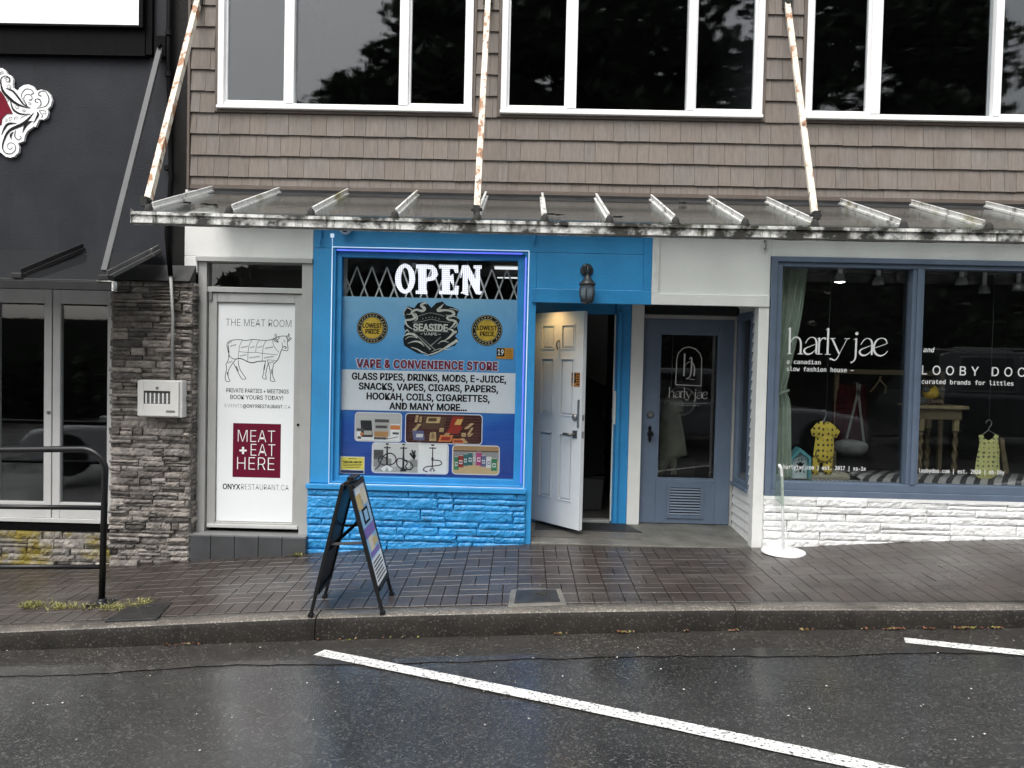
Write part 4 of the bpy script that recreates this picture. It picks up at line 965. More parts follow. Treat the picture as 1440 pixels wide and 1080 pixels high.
# ================================================================== poster on the metal door
YP = .072
xc, zc = P(361.5, 578, YP)
po = thing('door_poster', 'white printed poster with a cow drawing and maroon square filling the metal door', 'poster', (xc, YP, .1))
m = MB(); m.box(-2.690, -2.013, YP + .0006, YP + .0025, .130, 2.060); m.build('sheet', M_paper, po)
m = MB()
ptext(m, 'THE MEAT ROOM', 363.7, 454.1, 92.6, 9.8, YP, offset=-.012)
ptext(m, 'PRIVATE PARTIES + MEETINGS', 362, 549.7, 88.5, 5.6, YP, offset=.008)
ptext(m, 'BOOK YOURS TODAY!', 361, 559, 75, 5.8, YP, offset=.008)
ptext(m, 'EVENTS', 328.5, 570.4, 25, 4.6, YP, offset=-.014); ptext(m, '@ONYXRESTAURANT', 369.5, 571.4, 56, 4.8, YP, offset=.012); ptext(m, '.CA', 403.5, 572.2, 9.5, 4.6, YP, offset=-.014)
ptext(m, 'ONYX', 325.5, 684.3, 24.5, 7.6, YP, offset=.02); ptext(m, 'RESTAURANT.CA', 372.6, 685.1, 67.5, 7.6, YP, offset=-.012)
m.build('lettering', M_ink, po)
m = MB()
def CW(pts, w, sm=4): m.stroke([P(300 + a/7.2, 440 + b/7.2, YP) for a, b in pts], [v * S(YP)/7.2 for v in w] if isinstance(w, (tuple, list)) else w * S(YP)/7.2, YP - .0004, smooth=sm)
for p_, w_ in ((((290, 273), (230, 272), (165, 285), (140, 315), (145, 370), (160, 430), (150, 480), (128, 520)), 6), (((150, 320), (165, 300), (190, 292)), 5), (((150, 330), (158, 400), (155, 450)), 8),
      (((290, 273), (330, 280), (400, 268), (470, 275), (540, 278), (600, 268)), 6), (((600, 268), (650, 245), (690, 235), (735, 235)), 6), (((735, 235), (752, 270), (748, 310), (756, 350), (750, 380), (715, 380), (695, 370)), 6),
      (((695, 370), (680, 400), (665, 450), (640, 490), (610, 515)), 7), (((695, 300), (700, 340), (693, 372)), 5), (((635, 210), (640, 240), (668, 250), (650, 270), (625, 240), (628, 212)), 5), (((740, 240), (760, 225), (762, 208), (770, 235), (750, 252)), 6),
      (((605, 260), (625, 285), (660, 295), (625, 265), (605, 260)), 7), (((755, 280), (775, 255), (790, 258), (770, 280), (752, 290)), 6), (((705, 350), (720, 340), (740, 350), (722, 362)), 8), (((712, 270), (722, 290), (716, 300)), 4),
      (((160, 430), (190, 460), (225, 468), (270, 462), (310, 475), (350, 495), (400, 505), (450, 492), (530, 487)), (5, 6, 8, 9, 9, 9, 9, 8, 8)),
      (((128, 520), (135, 570), (120, 640), (130, 690), (168, 690), (155, 660), (150, 600), (175, 540), (225, 475)), 6), (((205, 510), (235, 570), (265, 630), (290, 668), (330, 664), (300, 620), (270, 570), (255, 520), (255, 480)), 6),
      (((530, 487), (512, 560), (510, 610), (498, 655), (535, 670), (530, 630), (540, 570), (555, 510), (545, 475)), 6), (((555, 500), (570, 560), (580, 630), (580, 685), (625, 690), (605, 650), (600, 580), (612, 515)), 6),
      (((140, 600), (150, 640)), 8), (((230, 540), (255, 590)), 8), (((525, 520), (515, 580)), 6), (((590, 570), (592, 620)), 6),
      (((295, 278), (268, 330), (258, 400), (252, 465)), 4), (((395, 272), (365, 320), (352, 400), (348, 490)), 4), (((465, 278), (440, 320), (428, 395)), 4), (((535, 278), (510, 330), (498, 400), (495, 488)), 4), (((600, 275), (615, 340), (665, 400)), 4),
      (((258, 392), (350, 400), (430, 400), (500, 410), (650, 425)), 4), (((540, 475), (590, 478), (640, 482)), 4)):
    CW(p_, w_)
for (cx, cy, wd) in ((200, 330, 60), (315, 345, 70), (395, 347, 45), (470, 345, 45), (563, 352, 80), (303, 430, 65), (415, 448, 110), (563, 448, 100), (170, 498, 50), (590, 500, 50)):
    n = max(3, int(wd / 10)); CW([(cx - wd/2 + wd*q/n, cy + (7 if q % 2 else -7) - (q/n - .5) * 14) for q in range(n + 1)], 4, 3)
m.build('cow_drawing', M_ink, po)
cx, cz = P(361, 633.6, YP); m = MB(); m.box(cx - 34*S(YP), cx + 34*S(YP), YP - .0004, YP + .0005, cz - 38.3*S(YP), cz + 38.3*S(YP)); sq = m.build('maroon_square', M_maroon, po)
m = MB(); q = YP - .002
ptext(m, 'MEAT', 360.6, 613.3, 53, 16.5, q, offset=-.012); ptext(m, '+', 341.8, 632, 9, 14, q, offset=.03); ptext(m, 'EAT', 369.8, 632.8, 35, 16.5, q, offset=-.012); ptext(m, 'HERE', 359.6, 651.8, 53, 17.5, q, offset=-.012)
m.build('lettering', M_wprint, sq)

# ================================================================== blue shop window: poster, OPEN sign, gate, strip light, notices
YV = .092
def gradprint():
    mm = bpy.data.materials.new('blue_gradient_print'); mm.use_nodes = True; nt = mm.node_tree; N = nt.nodes; L = nt.links; b = N['Principled BSDF']; b.inputs['Roughness'].default_value = .35
    tc = N.new('ShaderNodeTexCoord'); sx = N.new('ShaderNodeSeparateXYZ'); L.new(tc.outputs['Object'], sx.inputs[0])
    mr = N.new('ShaderNodeMapRange'); mr.inputs[1].default_value = .56; mr.inputs[2].default_value = 2.15; L.new(sx.outputs[2], mr.inputs[0])
    n = N.new('ShaderNodeTexNoise'); n.inputs['Scale'].default_value = 4; n.inputs['Detail'].default_value = 3; L.new(tc.outputs['Object'], n.inputs['Vector'])
    ad = N.new('ShaderNodeMath'); ad.operation = 'MULTIPLY_ADD'; L.new(n.outputs['Fac'], ad.inputs[0]); ad.inputs[1].default_value = .22; L.new(mr.outputs[0], ad.inputs[2])
    sb2 = N.new('ShaderNodeMath'); sb2.operation = 'SUBTRACT'; L.new(ad.outputs[0], sb2.inputs[0]); sb2.inputs[1].default_value = .11
    cr = N.new('ShaderNodeValToRGB'); e = cr.color_ramp.elements; e[0].position = 0; e[0].color = (.016, .050, .26, 1); e[1].position = 1; e[1].color = (.28, .55, .80, 1)
    for pos, c in ((.30, (.020, .10, .42)), (.50, (.06, .27, .60)), (.72, (.10, .36, .70))):
        q = e.new(pos); q.color = (*c, 1)
    L.new(sb2.outputs[0], cr.inputs[0]); L.new(cr.outputs[0], b.inputs['Base Color'])
    return mm
vp = thing('window_poster', 'blue printed poster of a vape store with badges and product photos filling the shop window', 'poster', (-.83, YV, .57))
m = MB(); m.box(-1.5975, -.0605, YV + .004, YV + .007, .563, 2.142); m.build('sheet', gradprint(), vp)
bx = P(602, 549.8, YV)
m = MB(); m.box(-1.5975, -.0605, YV + .0015, YV + .0038, 1.140, 1.497); wb = m.build('white_band', mat('pale_print', (.70, .73, .78), .4), vp)
m = MB(); q = YV + .0008
ptext(m, 'GLASS PIPES, DRINKS, MODS, E-JUICE,', 603.2, 531.2, 217, 9.2, q, offset=.034); ptext(m, 'SNACKS, VAPES, CIGARS, PAPERS,', 602.4, 545, 196, 9.2, q, offset=.034)
ptext(m, 'HOOKAH, COILS, CIGARETTES,', 602, 558.8, 173, 9.2, q, offset=.034); ptext(m, 'AND MANY MORE...', 602, 572, 108.5, 9.2, q, offset=.034)
m.build('lettering', M_ink, wb)
m = MB(); ptext(m, 'VAPE & CONVENIENCE STORE', 600.5, 513, 199.5, 11.8, YV + .0022, offset=.085, space=1.08); m.build('lettering_outline', mat('pale_outline_print', (.55, .62, .75), .4), vp)
m = MB(); ptext(m, 'VAPE & CONVENIENCE STORE', 600.5, 513, 198, 11, YV + .001, offset=.04, space=1.08); m.build('red_lettering', mat('dark_red_print', (.20, .012, .035), .4), vp)
M_gold = mat('gold_print', (.62, .42, .06), .3, var=.3, vscale=9)
for (px, py) in ((523.6, 461.2), (684.7, 464.6)):
    x, z = P(px, py, YV); k = S(YV)
    m = MB(); m.lathe([(21.8*k, .0), (21.8*k, .0022)], (x, YV + .0014, z), 40, 'Y'); b_ = m.build('price_badge', M_ink, vp)
    m = MB(); m.disk(x, z, 14.6*k, YV + .0008, n=36); m.build('gold_disc', M_gold, b_)
    m = MB(); ptext(m, 'LOWEST', px + .2, py - 3.4, 27, 6.2, YV + .0002, offset=.034); ptext(m, 'PRICE', px + .2, py + 4.9, 19.5, 6.2, YV + .0002, offset=.034); m.build('lettering', M_ink, b_)
    m = MB()
    for (ra, rb) in ((20.9, 20.3), (15.9, 15.3)):
        for q in range(40):
            a, b2 = 2*math.pi*q/40, 2*math.pi*(q+1)/40
            m.poly([(x + ra*k*math.cos(a), YV + .0008, z + ra*k*math.sin(a)), (x + rb*k*math.cos(a), YV + .0008, z + rb*k*math.sin(a)), (x + rb*k*math.cos(b2), YV + .0008, z + rb*k*math.sin(b2)), (x + ra*k*math.cos(b2), YV + .0008, z + ra*k*math.sin(b2))][::-1])
    for q in range(26):
        a = 2*math.pi*q/26 + .05
        if q % 9 == 4: continue
        c_, s_ = math.cos(a), math.sin(a); p0 = (x + 18.1*k*c_, z + 18.1*k*s_)
        m.stroke([(p0[0] - 1.0*k*s_ - .7*k*c_, p0[1] + 1.0*k*c_ - .7*k*s_), (p0[0] + 1.0*k*s_ + .4*k*c_, p0[1] - 1.0*k*c_ + .4*k*s_)], 1.1*k, YV + .0008, smooth=1)
    m.build('ring_marks', mat('pale_gold_print', (.55, .48, .32), .4), b_)
# shop emblem: shield with smoke and waves
em = MB()
def LG(pts): return [P(560 + a/9, 415 + b/9, YV) for a, b in pts]
lg0 = [(75, 200), (120, 140), (200, 165), (250, 100), (320, 85), (375, 110), (420, 160), (480, 100), (560, 80), (610, 130), (690, 150), (770, 190), (740, 260), (780, 320), (745, 400), (760, 470), (720, 520), (765, 570), (720, 640), (640, 660), (560, 710), (470, 750), (400, 770), (330, 745), (250, 740), (160, 690), (75, 640), (60, 560), (90, 470), (70, 400), (105, 320), (70, 260)]
em.poly([(a, YV + .003, b) for a, b in LG(lg0)][::-1])
M_char = mat('charcoal_print', (.016, .019, .022), .6, spec=.12, var=.4, vscale=40)
lg = em.build('shop_emblem', M_char, vp)
m = MB()
def sl(pts, w, lay=.0022, mi=0): m.stroke(LG(pts), [v * S(YV)/9 for v in w] if isinstance(w, (tuple, list)) else w * S(YV)/9, YV + lay, mi=mi)
for p_, w_ in ((((180, 430), (110, 380), (95, 320), (160, 310), (215, 280), (170, 220), (230, 185), (300, 200), (335, 170), (290, 130), (330, 100), (360, 115)), (5, 18, 24, 26, 34, 30, 26, 34, 36, 34, 22, 6)),
               (((85, 200), (110, 160), (170, 190), (150, 240), (100, 240)), (6, 12, 14, 12, 5)), (((205, 330), (240, 300), (230, 250), (200, 220)), (6, 16, 14, 5)), (((90, 270), (70, 220), (120, 150)), (4, 10, 4)),
               (((640, 430), (690, 390), (720, 330), (640, 310), (620, 280), (700, 250), (690, 210), (600, 190), (500, 195), (540, 150), (575, 110)), (5, 20, 26, 26, 24, 34, 30, 26, 34, 24, 5)),
               (((700, 420), (745, 370), (730, 320)), (4, 14, 5)), (((760, 200), (720, 180), (650, 170)), (4, 10, 5)), (((600, 250), (650, 260), (720, 270), (770, 300)), (4, 12, 10, 3)),
               (((70, 520), (130, 490), (200, 500), (240, 540), (200, 530), (130, 530), (90, 560)), (5, 26, 30, 14, 8, 8, 4)), (((90, 470), (110, 440), (140, 470)), (10, 16, 6)), (((120, 610), (210, 585), (280, 600), (330, 650)), (4, 16, 22, 4)),
               (((160, 660), (230, 680), (300, 720), (370, 745)), (6, 14, 16, 4)), (((330, 765), (430, 745), (540, 700), (640, 640), (750, 570)), (4, 16, 18, 30, 36)), (((560, 590), (640, 540), (700, 480), (740, 460)), (6, 20, 34, 26)),
               (((620, 430), (680, 440), (720, 490)), (10, 26, 20)), (((500, 620), (560, 580), (640, 600)), (4, 14, 5)), (((420, 720), (520, 680), (620, 690), (690, 680)), (3, 8, 8, 3))):
    sl(p_, w_)
m.build('smoke_and_waves', mat('cream_grey_print', (.66, .65, .60), .5, spec=.2, var=.25, vscale=60), lg)
m = MB()
sl([(250, 270), (300, 250), (410, 225), (530, 250), (590, 270)], 7, .0016); sl([(180, 345), (300, 335), (415, 305), (540, 335), (660, 345)], 6, .0016); sl([(190, 465), (320, 460), (415, 455), (520, 460), (640, 470)], 6, .0016)
sl([(225, 500), (410, 690)], (10, 22), .0016); sl([(275, 520), (470, 695)], (5, 10), .0014); sl([(540, 530), (400, 650)], (7, 12), .0015)
for q in range(6):
    xx = 310 + q*41; sl([(xx - 7, 300 - 20*math.sin(q*.63)), (xx + 7, 300 - 20*math.sin(q*.63))], 12, .0016)
m.build('shield_lines', mat('grey_print', (.36, .36, .34), .4), lg)
m = MB(); ptext(m, 'SEASIDE', 560 + 408/9, 415 + 410/9, 430/9, 84/9, YV + .0008, offset=.036); ptext(m, 'VAPE', 560 + 408/9, 415 + 492/9, 168/9, 34/9, YV + .0008, offset=.016); sl([(280, 492), (312, 492)], 5, .0008); sl([(505, 496), (538, 497)], 5, .0008)
m.build('lettering', mat('cream_print', (.66, .66, .63), .4), lg)
# product photographs: plain generic products only
PC = {n: mat('photo_' + n, c, .4) for n, c in dict(frame=(.70, .72, .75), brick=(.50, .50, .49), pack=(.025, .025, .03), silver=(.42, .41, .39), tan=(.45, .24, .10), orange=(.60, .20, .06), maroon=(.055, .012, .014), brown=(.10, .055, .032), red=(.30, .03, .02), blue=(.12, .13, .25), gold=(.62, .40, .12), pale=(.62, .62, .62), grey=(.26, .26, .26), wood=(.36, .22, .11), woodl=(.52, .38, .20), green=(.03, .20, .09), teal=(.03, .13, .14), pink=(.42, .06, .20), white=(.78, .78, .78), dgrey=(.08, .08, .08)).items()}
PL = list(PC.values()); PI = {n: i for i, n in enumerate(PC)}
def photo(cx, cy, w, h, bgcol):
    m = MB(); k = S(YV); x, z = P(cx, cy, YV)
    m.rrect(x, z, w*k, h*k, 5*k, YV + .0032, PI['frame']); m.rrect(x, z, (w-2.4)*k, (h-2.4)*k, 4.2*k, YV + .0028, PI[bgcol])
    return m, x, z, k, w, h
def pr_(a, m, u0, v0, u1, v1, col, lay=.0024, sk=0.):
    """rectangle in the photo's own 0..1 frame (v upwards)"""
    mb_, x, z, k, w, h = a; w2, h2 = (w-3.4)*k, (h-3.4)*k
    X = lambda u: x + (u - .5) * w2
    Z = lambda v: z + (v - .5) * h2
    mb_.poly([(X(u0), YV + lay, Z(v0)), (X(u1), YV + lay, Z(v0)), (X(u1) + sk*k, YV + lay, Z(v1)), (X(u0) + sk*k, YV + lay, Z(v1))], PI[col])
def pst(a, pts, wpx, col, lay=.0018):
    mb_, x, z, k, w, h = a; w2, h2 = (w-3.4)*k, (h-3.4)*k
    mb_.stroke([(x + (u - .5)*w2, z + (v - .5)*h2) for u, v in pts], [q*k for q in wpx] if isinstance(wpx, (list, tuple)) else wpx*k, YV + lay, mi=PI[col])
a = photo(531.9, 600.6, 67, 41.5, 'brick'); m = a[0]
pr_(a, m, 0.02, 0, .98, .16, 'white'); pr_(a, m, 0, .86, 1, .875, 'pale', .0022); pr_(a, m, .37, .72, .38, 1, 'pale', .0022)
pr_(a, m, .13, .12, .38, .74, 'pack', .0020, -2); pr_(a, m, .18, .2, .36, .36, 'silver', .0016); pr_(a, m, .40, .05, .72, .78, 'silver', .0019, 1); pr_(a, m, .42, .68, .74, .79, 'dgrey', .0015); pr_(a, m, .44, .46, .70, .56, 'dgrey', .0015); pr_(a, m, .42, .14, .72, .34, 'tan', .0015); pr_(a, m, .41, .04, .68, .12, 'dgrey', .0014)
pr_(a, m, .77, .08, .98, .62, 'white', .0020); pr_(a, m, .77, .42, .98, .58, 'orange', .0016); pr_(a, m, .82, .24, .96, .32, 'dgrey', .0016); pr_(a, m, .02, .05, .17, .36, 'white', .0021); pr_(a, m, .02, .33, .17, .44, 'dgrey', .0017); pr_(a, m, .04, .05, .12, .14, 'brown', .0016); pr_(a, m, .10, .18, .17, .28, 'orange', .0016)
pst(a, [(.62, .04), (.8, .10), (.95, .16)], 1, 'dgrey')
m.build('product_photo', PL, vp)
a = photo(623.9, 603.2, 109.5, 43, 'maroon'); m = a[0]; rn = random.Random(6)
for q in range(9): pr_(a, m, .04, .05 + q*.105, .98, .055 + q*.105 + .02, 'brown', .0026)
pr_(a, m, .20, .50, .50, .94, 'brown', .0022, 4); pr_(a, m, .26, .70, .44, .92, 'woodl', .0019, 2); pr_(a, m, .29, .76, .40, .88, 'brown', .0016, 1); pr_(a, m, .53, .34, .70, .60, 'red', .0022, 6); pr_(a, m, .57, .58, .72, .95, 'red', .0021, 5); pr_(a, m, .64, .66, .72, .86, 'gold', .0017, 4)
pr_(a, m, .10, .08, .25, .42, 'blue', .0021, -2); pr_(a, m, .13, .18, .22, .30, 'pale', .0017, 1); pr_(a, m, .43, .04, .60, .28, 'orange', .0022, 3); pr_(a, m, .46, .09, .58, .22, 'red', .0018, 2); pr_(a, m, .62, .0, .78, .16, 'orange', .0020); pr_(a, m, .64, .04, .76, .11, 'red', .0016)
for (u, v, du, dv_, sk) in ((.08, .42, .05, .24, 8), (.11, .72, .035, .24, 2), (.17, .72, .03, .20, 1), (.31, .06, .05, .30, 1), (.355, .06, .05, .32, -1), (.44, .40, .055, .13, 1), (.74, .24, .055, .13, 0), (.77, .52, .05, .20, 9), (.81, .30, .03, .26, 6), (.78, .02, .05, .16, -6), (.82, .24, .03, .12, 5), (.50, .27, .06, .08, 3)):
    pr_(a, m, u, v, u + du, v + dv_, 'woodl', .0019, sk); pr_(a, m, u + du*.25, v + dv_*.25, u + du*.75, v + dv_*.75, 'wood', .0015, sk*.6)
m.build('product_photo', PL, vp)
a = photo(576.7, 644.7, 109, 43.5, 'pale'); m = a[0]
pr_(a, m, .02, .0, .60, .20, 'silver', .0025); pr_(a, m, .01, .18, .25, .48, 'grey', .0024); pr_(a, m, .01, .45, .14, .78, 'dgrey', .0023); pr_(a, m, .50, .20, .60, .46, 'grey', .0024); pr_(a, m, .61, .0, .99, 1, 'white', .0026)
for (cx_, s1) in ((.19, 1), (.41, 1), (.80, .6)):
    pst(a, [(cx_, .14), (cx_, .92)], (3.2*s1, 2.0*s1), 'pack'); pst(a, [(cx_ - .045, .92 - .06*s1), (cx_ + .045, .92 - .06*s1)], 1.6, 'pack'); pst(a, [(cx_ - .02, .99), (cx_ + .02, .99)], 2.2, 'pack'); pst(a, [(cx_ - .015, .5), (cx_ + .015, .5)], 4, 'pack')
pst(a, [(.13, .06), (.19, .2), (.25, .06)], (7, 3, 7), 'white', .0016); pst(a, [(.37, .07), (.45, .07)], 3, 'pack'); pst(a, [(.77, .06), (.80, .2), (.83, .06)], (4, 1.5, 4), 'grey', .0016)
pst(a, [(.19, .48), (.10, .55), (.08, .35), (.16, .24), (.28, .30), (.31, .5), (.25, .66), (.17, .62), (.12, .45), (.08, .2), (.03, .08)], 1.7, 'pack'); pst(a, [(.41, .46), (.50, .36), (.54, .2), (.48, .1), (.44, .2), (.46, .36), (.35, .50), (.32, .3), (.38, .14), (.52, .10)], 1.7, 'pack')
pst(a, [(.80, .46), (.90, .44), (.92, .32), (.84, .26), (.72, .22), (.68, .10), (.74, .04)], 1.5, 'pack')
for q in range(9): pst(a, [(.555, .46), (.53 + .02*math.sin(q*2.3) - .03 + q*.009, .70 + .1*math.sin(q*1.7))], (1.2, 2.4), 'dgrey')
m.build('product_photo', PL, vp)
a = photo(669.1, 647, 67.2, 42, 'woodl'); m = a[0]
pr_(a, m, .0, .86, 1, 1, 'wood', .0025); pr_(a, m, .0, .80, 1, .85, 'brown', .0025); pr_(a, m, .0, .46, 1, .80, 'grey', .0026)
for (u, v, w_, h_, c_) in ((.02, .13, .10, .46, 'green'), (.10, .22, .13, .42, 'red'), (.22, .28, .10, .42, 'teal'), (.32, .30, .11, .45, 'teal'), (.42, .34, .09, .42, 'silver'), (.50, .30, .13, .48, 'pink'), (.61, .26, .12, .40, 'blue'), (.73, .22, .12, .40, 'pale'), (.84, .12, .13, .44, 'green')):
    pr_(a, m, u, v, u + w_, v + h_, c_, .0021); pr_(a, m, u + .012, v + h_, u + w_ - .012, v + h_ + .03, 'silver', .0020); pr_(a, m, u + w_*.22, v + h_*.3, u + w_*.78, v + h_*.62, 'frame' if c_ != 'pale' else 'blue', .0016); pr_(a, m, u + w_*.3, v + h_*.38, u + w_*.7, v + h_*.54, c_, .0013)
m.build('product_photo', PL, vp)
# age notice on the window and on the door
M_or = mat('orange_sticker', (.62, .28, .035), .4)
def age_sticker(cx, cy, w, h, fr, par_label):
    pass
x, z = P(710, 497, YV); k = S(YV)
st = thing('age_sticker', 'small orange age limit sticker at the right of the blue window poster', 'sticker', (x, YV, z))
m = MB(); m.rect(x, z, 23.6*k, 15.5*k, YV + .0006); m.build('sheet', M_or, st)
m = MB(); m.rect(x - 6*k, z + 1.4*k, 11*k, 11.6*k, YV + .0002); m.build('number_square', M_ink, st)
m = MB(); ptext(m, '19', 704.1, 495.4, 8, 7.6, YV - .0004, offset=.02); m.build('lettering', M_wprint, st)
m = MB()
for q in range(5): m.rect(x + 5.8*k, z + (5 - q*2.6)*k, 9*k, .7*k, YV + .0002)
m.build('small_print', mat('brown_print', (.20, .09, .02), .5), st)
# same sticker on the open door
u0 = DL - .085
sticker = thing('age_sticker', 'orange age limit sticker on the open white door', 'sticker', dpt(u0, TH, 1.44))
def dquad(mb_, ua, ub, va_, vb_, w): mb_.poly([dpt(ua, w, va_), dpt(ub, w, va_), dpt(ub, w, vb_), dpt(ua, w, vb_)])
m = MB(); dquad(m, u0 - .055, u0 + .055, 1.385, 1.515, TH + .001); m.build('sheet', mat('dull_orange_sticker', (.36, .15, .03), .45), sticker)
m = MB(); dquad(m, u0 - .048, u0 + .004, 1.42, 1.505, TH + .002); m.build('number_square', M_ink, sticker)
m = MB(); t_ = MB(); text(t_, '19', 0, 0, .036, .05, 0, offset=.02)
i0 = len(m.v); m.v += [dpt(u0 - .022 + p[0], TH + .003, 1.462 + p[2]) for p in t_.v]; m.f += t_.f; m.m += t_.m; m.s += t_.s; m.build('lettering', M_or, sticker)
m = MB()
for q in range(5): dquad(m, u0 + .012, u0 + .048, 1.50 - q*.022, 1.492 - q*.022, TH + .002)
m.build('small_print', M_ink, sticker)
# yellow notice
x, z = P(495.6, 654, YV); k = S(YV)
yn = thing('yellow_notice', 'small yellow no smoking notice in the lower left corner of the blue window', 'notice', (x, YV, z))
m = MB(); m.rect(x, z, 34*k, 24*k, YV + .0006); m.build('sheet', M_paper, yn)
m = MB(); m.rect(x, z + 2.4*k, 32.5*k, 17.5*k, YV + .0002); m.build('yellow_field', mat('yellow_print', (.78, .66, .10), .4), yn)
m = MB(); ptext(m, 'smoke-free + vape-free', 495.6, 649, 27, 2.6, YV - .0002, offset=.03)
for q, w_ in enumerate((12, 24, 27, 25, 20)): m.rect(x, z + (9, 3.4, 1.2, -1, -3.4)[q]*k, w_*k, .8*k, YV - .0002)
m.build('lettering', M_ink, yn)
m = MB(); m.rect(x, z - 9.4*k, 32.5*k, 4.2*k, YV + .0002); m.build('blue_strip', mat('navy_print', (.02, .03, .10), .4), yn)
# folding security gate behind the glass
M_gate = mat('white_gate_metal', (.72, .72, .70), .45, var=.1, vscale=8)
gt = thing('security_gate', 'white folding lattice security gate behind the top of the blue shop window', 'gate', (-.83, .22, .6))
m = MB(); px0, pitch = 484, 21.3
top, bot = 376.5, 680
def gp(px, py): x_, z_ = P(px, py, .22); return (x_, .22, z_)
for q in range(-1, 13):
    bxp = 498.6 + q * pitch
    # each arm of the lattice runs over many cells; two families of slats
    pass
gx0, gx1, gz0_, gz1_ = -1.64, -.03, .50, 2.42
pw, phh = .1345, .355
for fam in (1, -1):
    k0 = -20
    for q in range(-20, 34):
        xs_ = gx0 + q * pw
        # line: x = xs_ + fam*(gz1_-z)*pw/phh
        z_hi = gz1_; x_hi = xs_; z_lo = gz0_; x_lo = xs_ + fam * (gz1_ - gz0_) * pw / phh * 1.0
        def zat(x): return gz1_ - (x - xs_) * fam * phh / pw
        xa_, xb_ = max(min(x_hi, x_lo), gx0 + .01), min(max(x_hi, x_lo), gx1 - .01)
        if xb_ - xa_ < .02: continue
        yo = .222 if fam == 1 else .230
        m.bar((xa_, yo, zat(xa_)), (xb_, yo, zat(xb_)), .005, .014, up=(0, 0, 1))
m.build('lattice', M_gate, gt)
m = MB(); m.box(gx0 - .005, gx0 + .045, .20, .245, .05, 2.50); m.box(gx1 - .035, gx1 + .01, .20, .245, .05, 2.50); m.build('gate_post', M_gate, gt)
# OPEN sign
M_led = bpy.data.materials.new('white_led_letters'); M_led.use_nodes = True
_n = M_led.node_tree.nodes; _l = M_led.node_tree.links; _b = _n['Principled BSDF']; _b.inputs['Base Color'].default_value = (.30, .32, .55, 1)
_tc = _n.new('ShaderNodeTexCoord'); _mp = _n.new('ShaderNodeMapping'); _mp.inputs['Scale'].default_value = (58, 1, 58); _l.new(_tc.outputs['Object'], _mp.inputs[0])
_sx = _n.new('ShaderNodeSeparateXYZ'); _l.new(_mp.outputs[0], _sx.inputs[0])
def _fr(o):
    a = _n.new('ShaderNodeMath'); a.operation = 'FRACT'; _l.new(o, a.inputs[0]); b = _n.new('ShaderNodeMath'); b.operation = 'GREATER_THAN'; b.inputs[1].default_value = .22; _l.new(a.outputs[0], b.inputs[0]); return b.outputs[0]
_mm = _n.new('ShaderNodeMath'); _mm.operation = 'MULTIPLY'; _l.new(_fr(_sx.outputs[0]), _mm.inputs[0]); _l.new(_fr(_sx.outputs[2]), _mm.inputs[1])
_ms = _n.new('ShaderNodeMath'); _ms.operation = 'MULTIPLY_ADD'; _ms.inputs[1].default_value = .62; _ms.inputs[2].default_value = .14; _l.new(_mm.outputs[0], _ms.inputs[0])
_b.inputs['Emission Color'].default_value = (.93, .94, 1, 1); _l.new(_ms.outputs[0], _b.inputs['Emission Strength'])
YO = .135
op = thing('open_sign', 'lit white led sign reading open hung behind the glass of the blue shop', 'led sign', (*[P(616, 393, YO)[0], YO], P(616, 416, YO)[1]))
def OQ(px, py): return P(470 + px/5.333, 355 + py/5.333, YO)
def letter(polys):
    m = MB()
    for p_ in polys: m.prism([OQ(*q) for q in p_][::-1], YO, YO + .012)
    return m.build('letter', M_led, op)
def ringpoly(cx, cy, rx, ry, ix, iy, n=26, rot=0):
    out_ = []
    for q in range(n):
        a, b = 2*math.pi*q/n, 2*math.pi*(q+1)/n
        out_.append([(cx + rx*math.cos(a), cy + ry*math.sin(a)), (cx + rx*math.cos(b), cy + ry*math.sin(b)), (cx + ix*math.cos(b), cy + iy*math.sin(b)), (cx + ix*math.cos(a), cy + iy*math.sin(a))])
    return out_
letter(ringpoly(531, 196, 74, 112, 32, 84))
letter([[(612, 90), (690, 90), (690, 120), (612, 118)], [(632, 118), (690, 118), (690, 285), (632, 283)], [(612, 284), (698, 286), (698, 311), (612, 309)], [(690, 90), (740, 95), (765, 120), (778, 165), (750, 205), (690, 218), (690, 192), (722, 182), (734, 155), (726, 128), (690, 120)]])
letter([[(785, 92), (928, 95), (930, 152), (905, 152), (895, 122), (866, 121), (866, 288), (898, 286), (912, 250), (935, 252), (930, 315), (785, 311), (785, 287), (808, 287), (808, 119), (785, 118)], [(866, 178), (892, 160), (898, 245), (866, 215)]])
letter([[(958, 96), (1008, 96), (1060, 200), (1060, 122), (1045, 120), (1045, 97), (1105, 97), (1105, 122), (1092, 124), (1092, 290), (1110, 292), (1095, 316), (1062, 312), (1000, 182), (1000, 290), (1008, 322), (948, 305), (962, 288), (966, 128), (950, 190), (944, 190)]])
m = MB(); x0_, z0_ = OQ(530, 60); x1_, z1_ = OQ(1040, 60); 
for xx, zz in (OQ(597, 92), OQ(1000, 98)): m.tube([(xx, YO + .006, zz), (xx, YO + .006, 2.47)], .002, 6)
xx, zz = OQ(597, 95); m.box(xx - .02, xx + .02, YO - .002, YO + .014, zz - .018, zz + .02)
m.build('hanger', mat('clear_plastic_grey', (.35, .35, .36), .4), op)
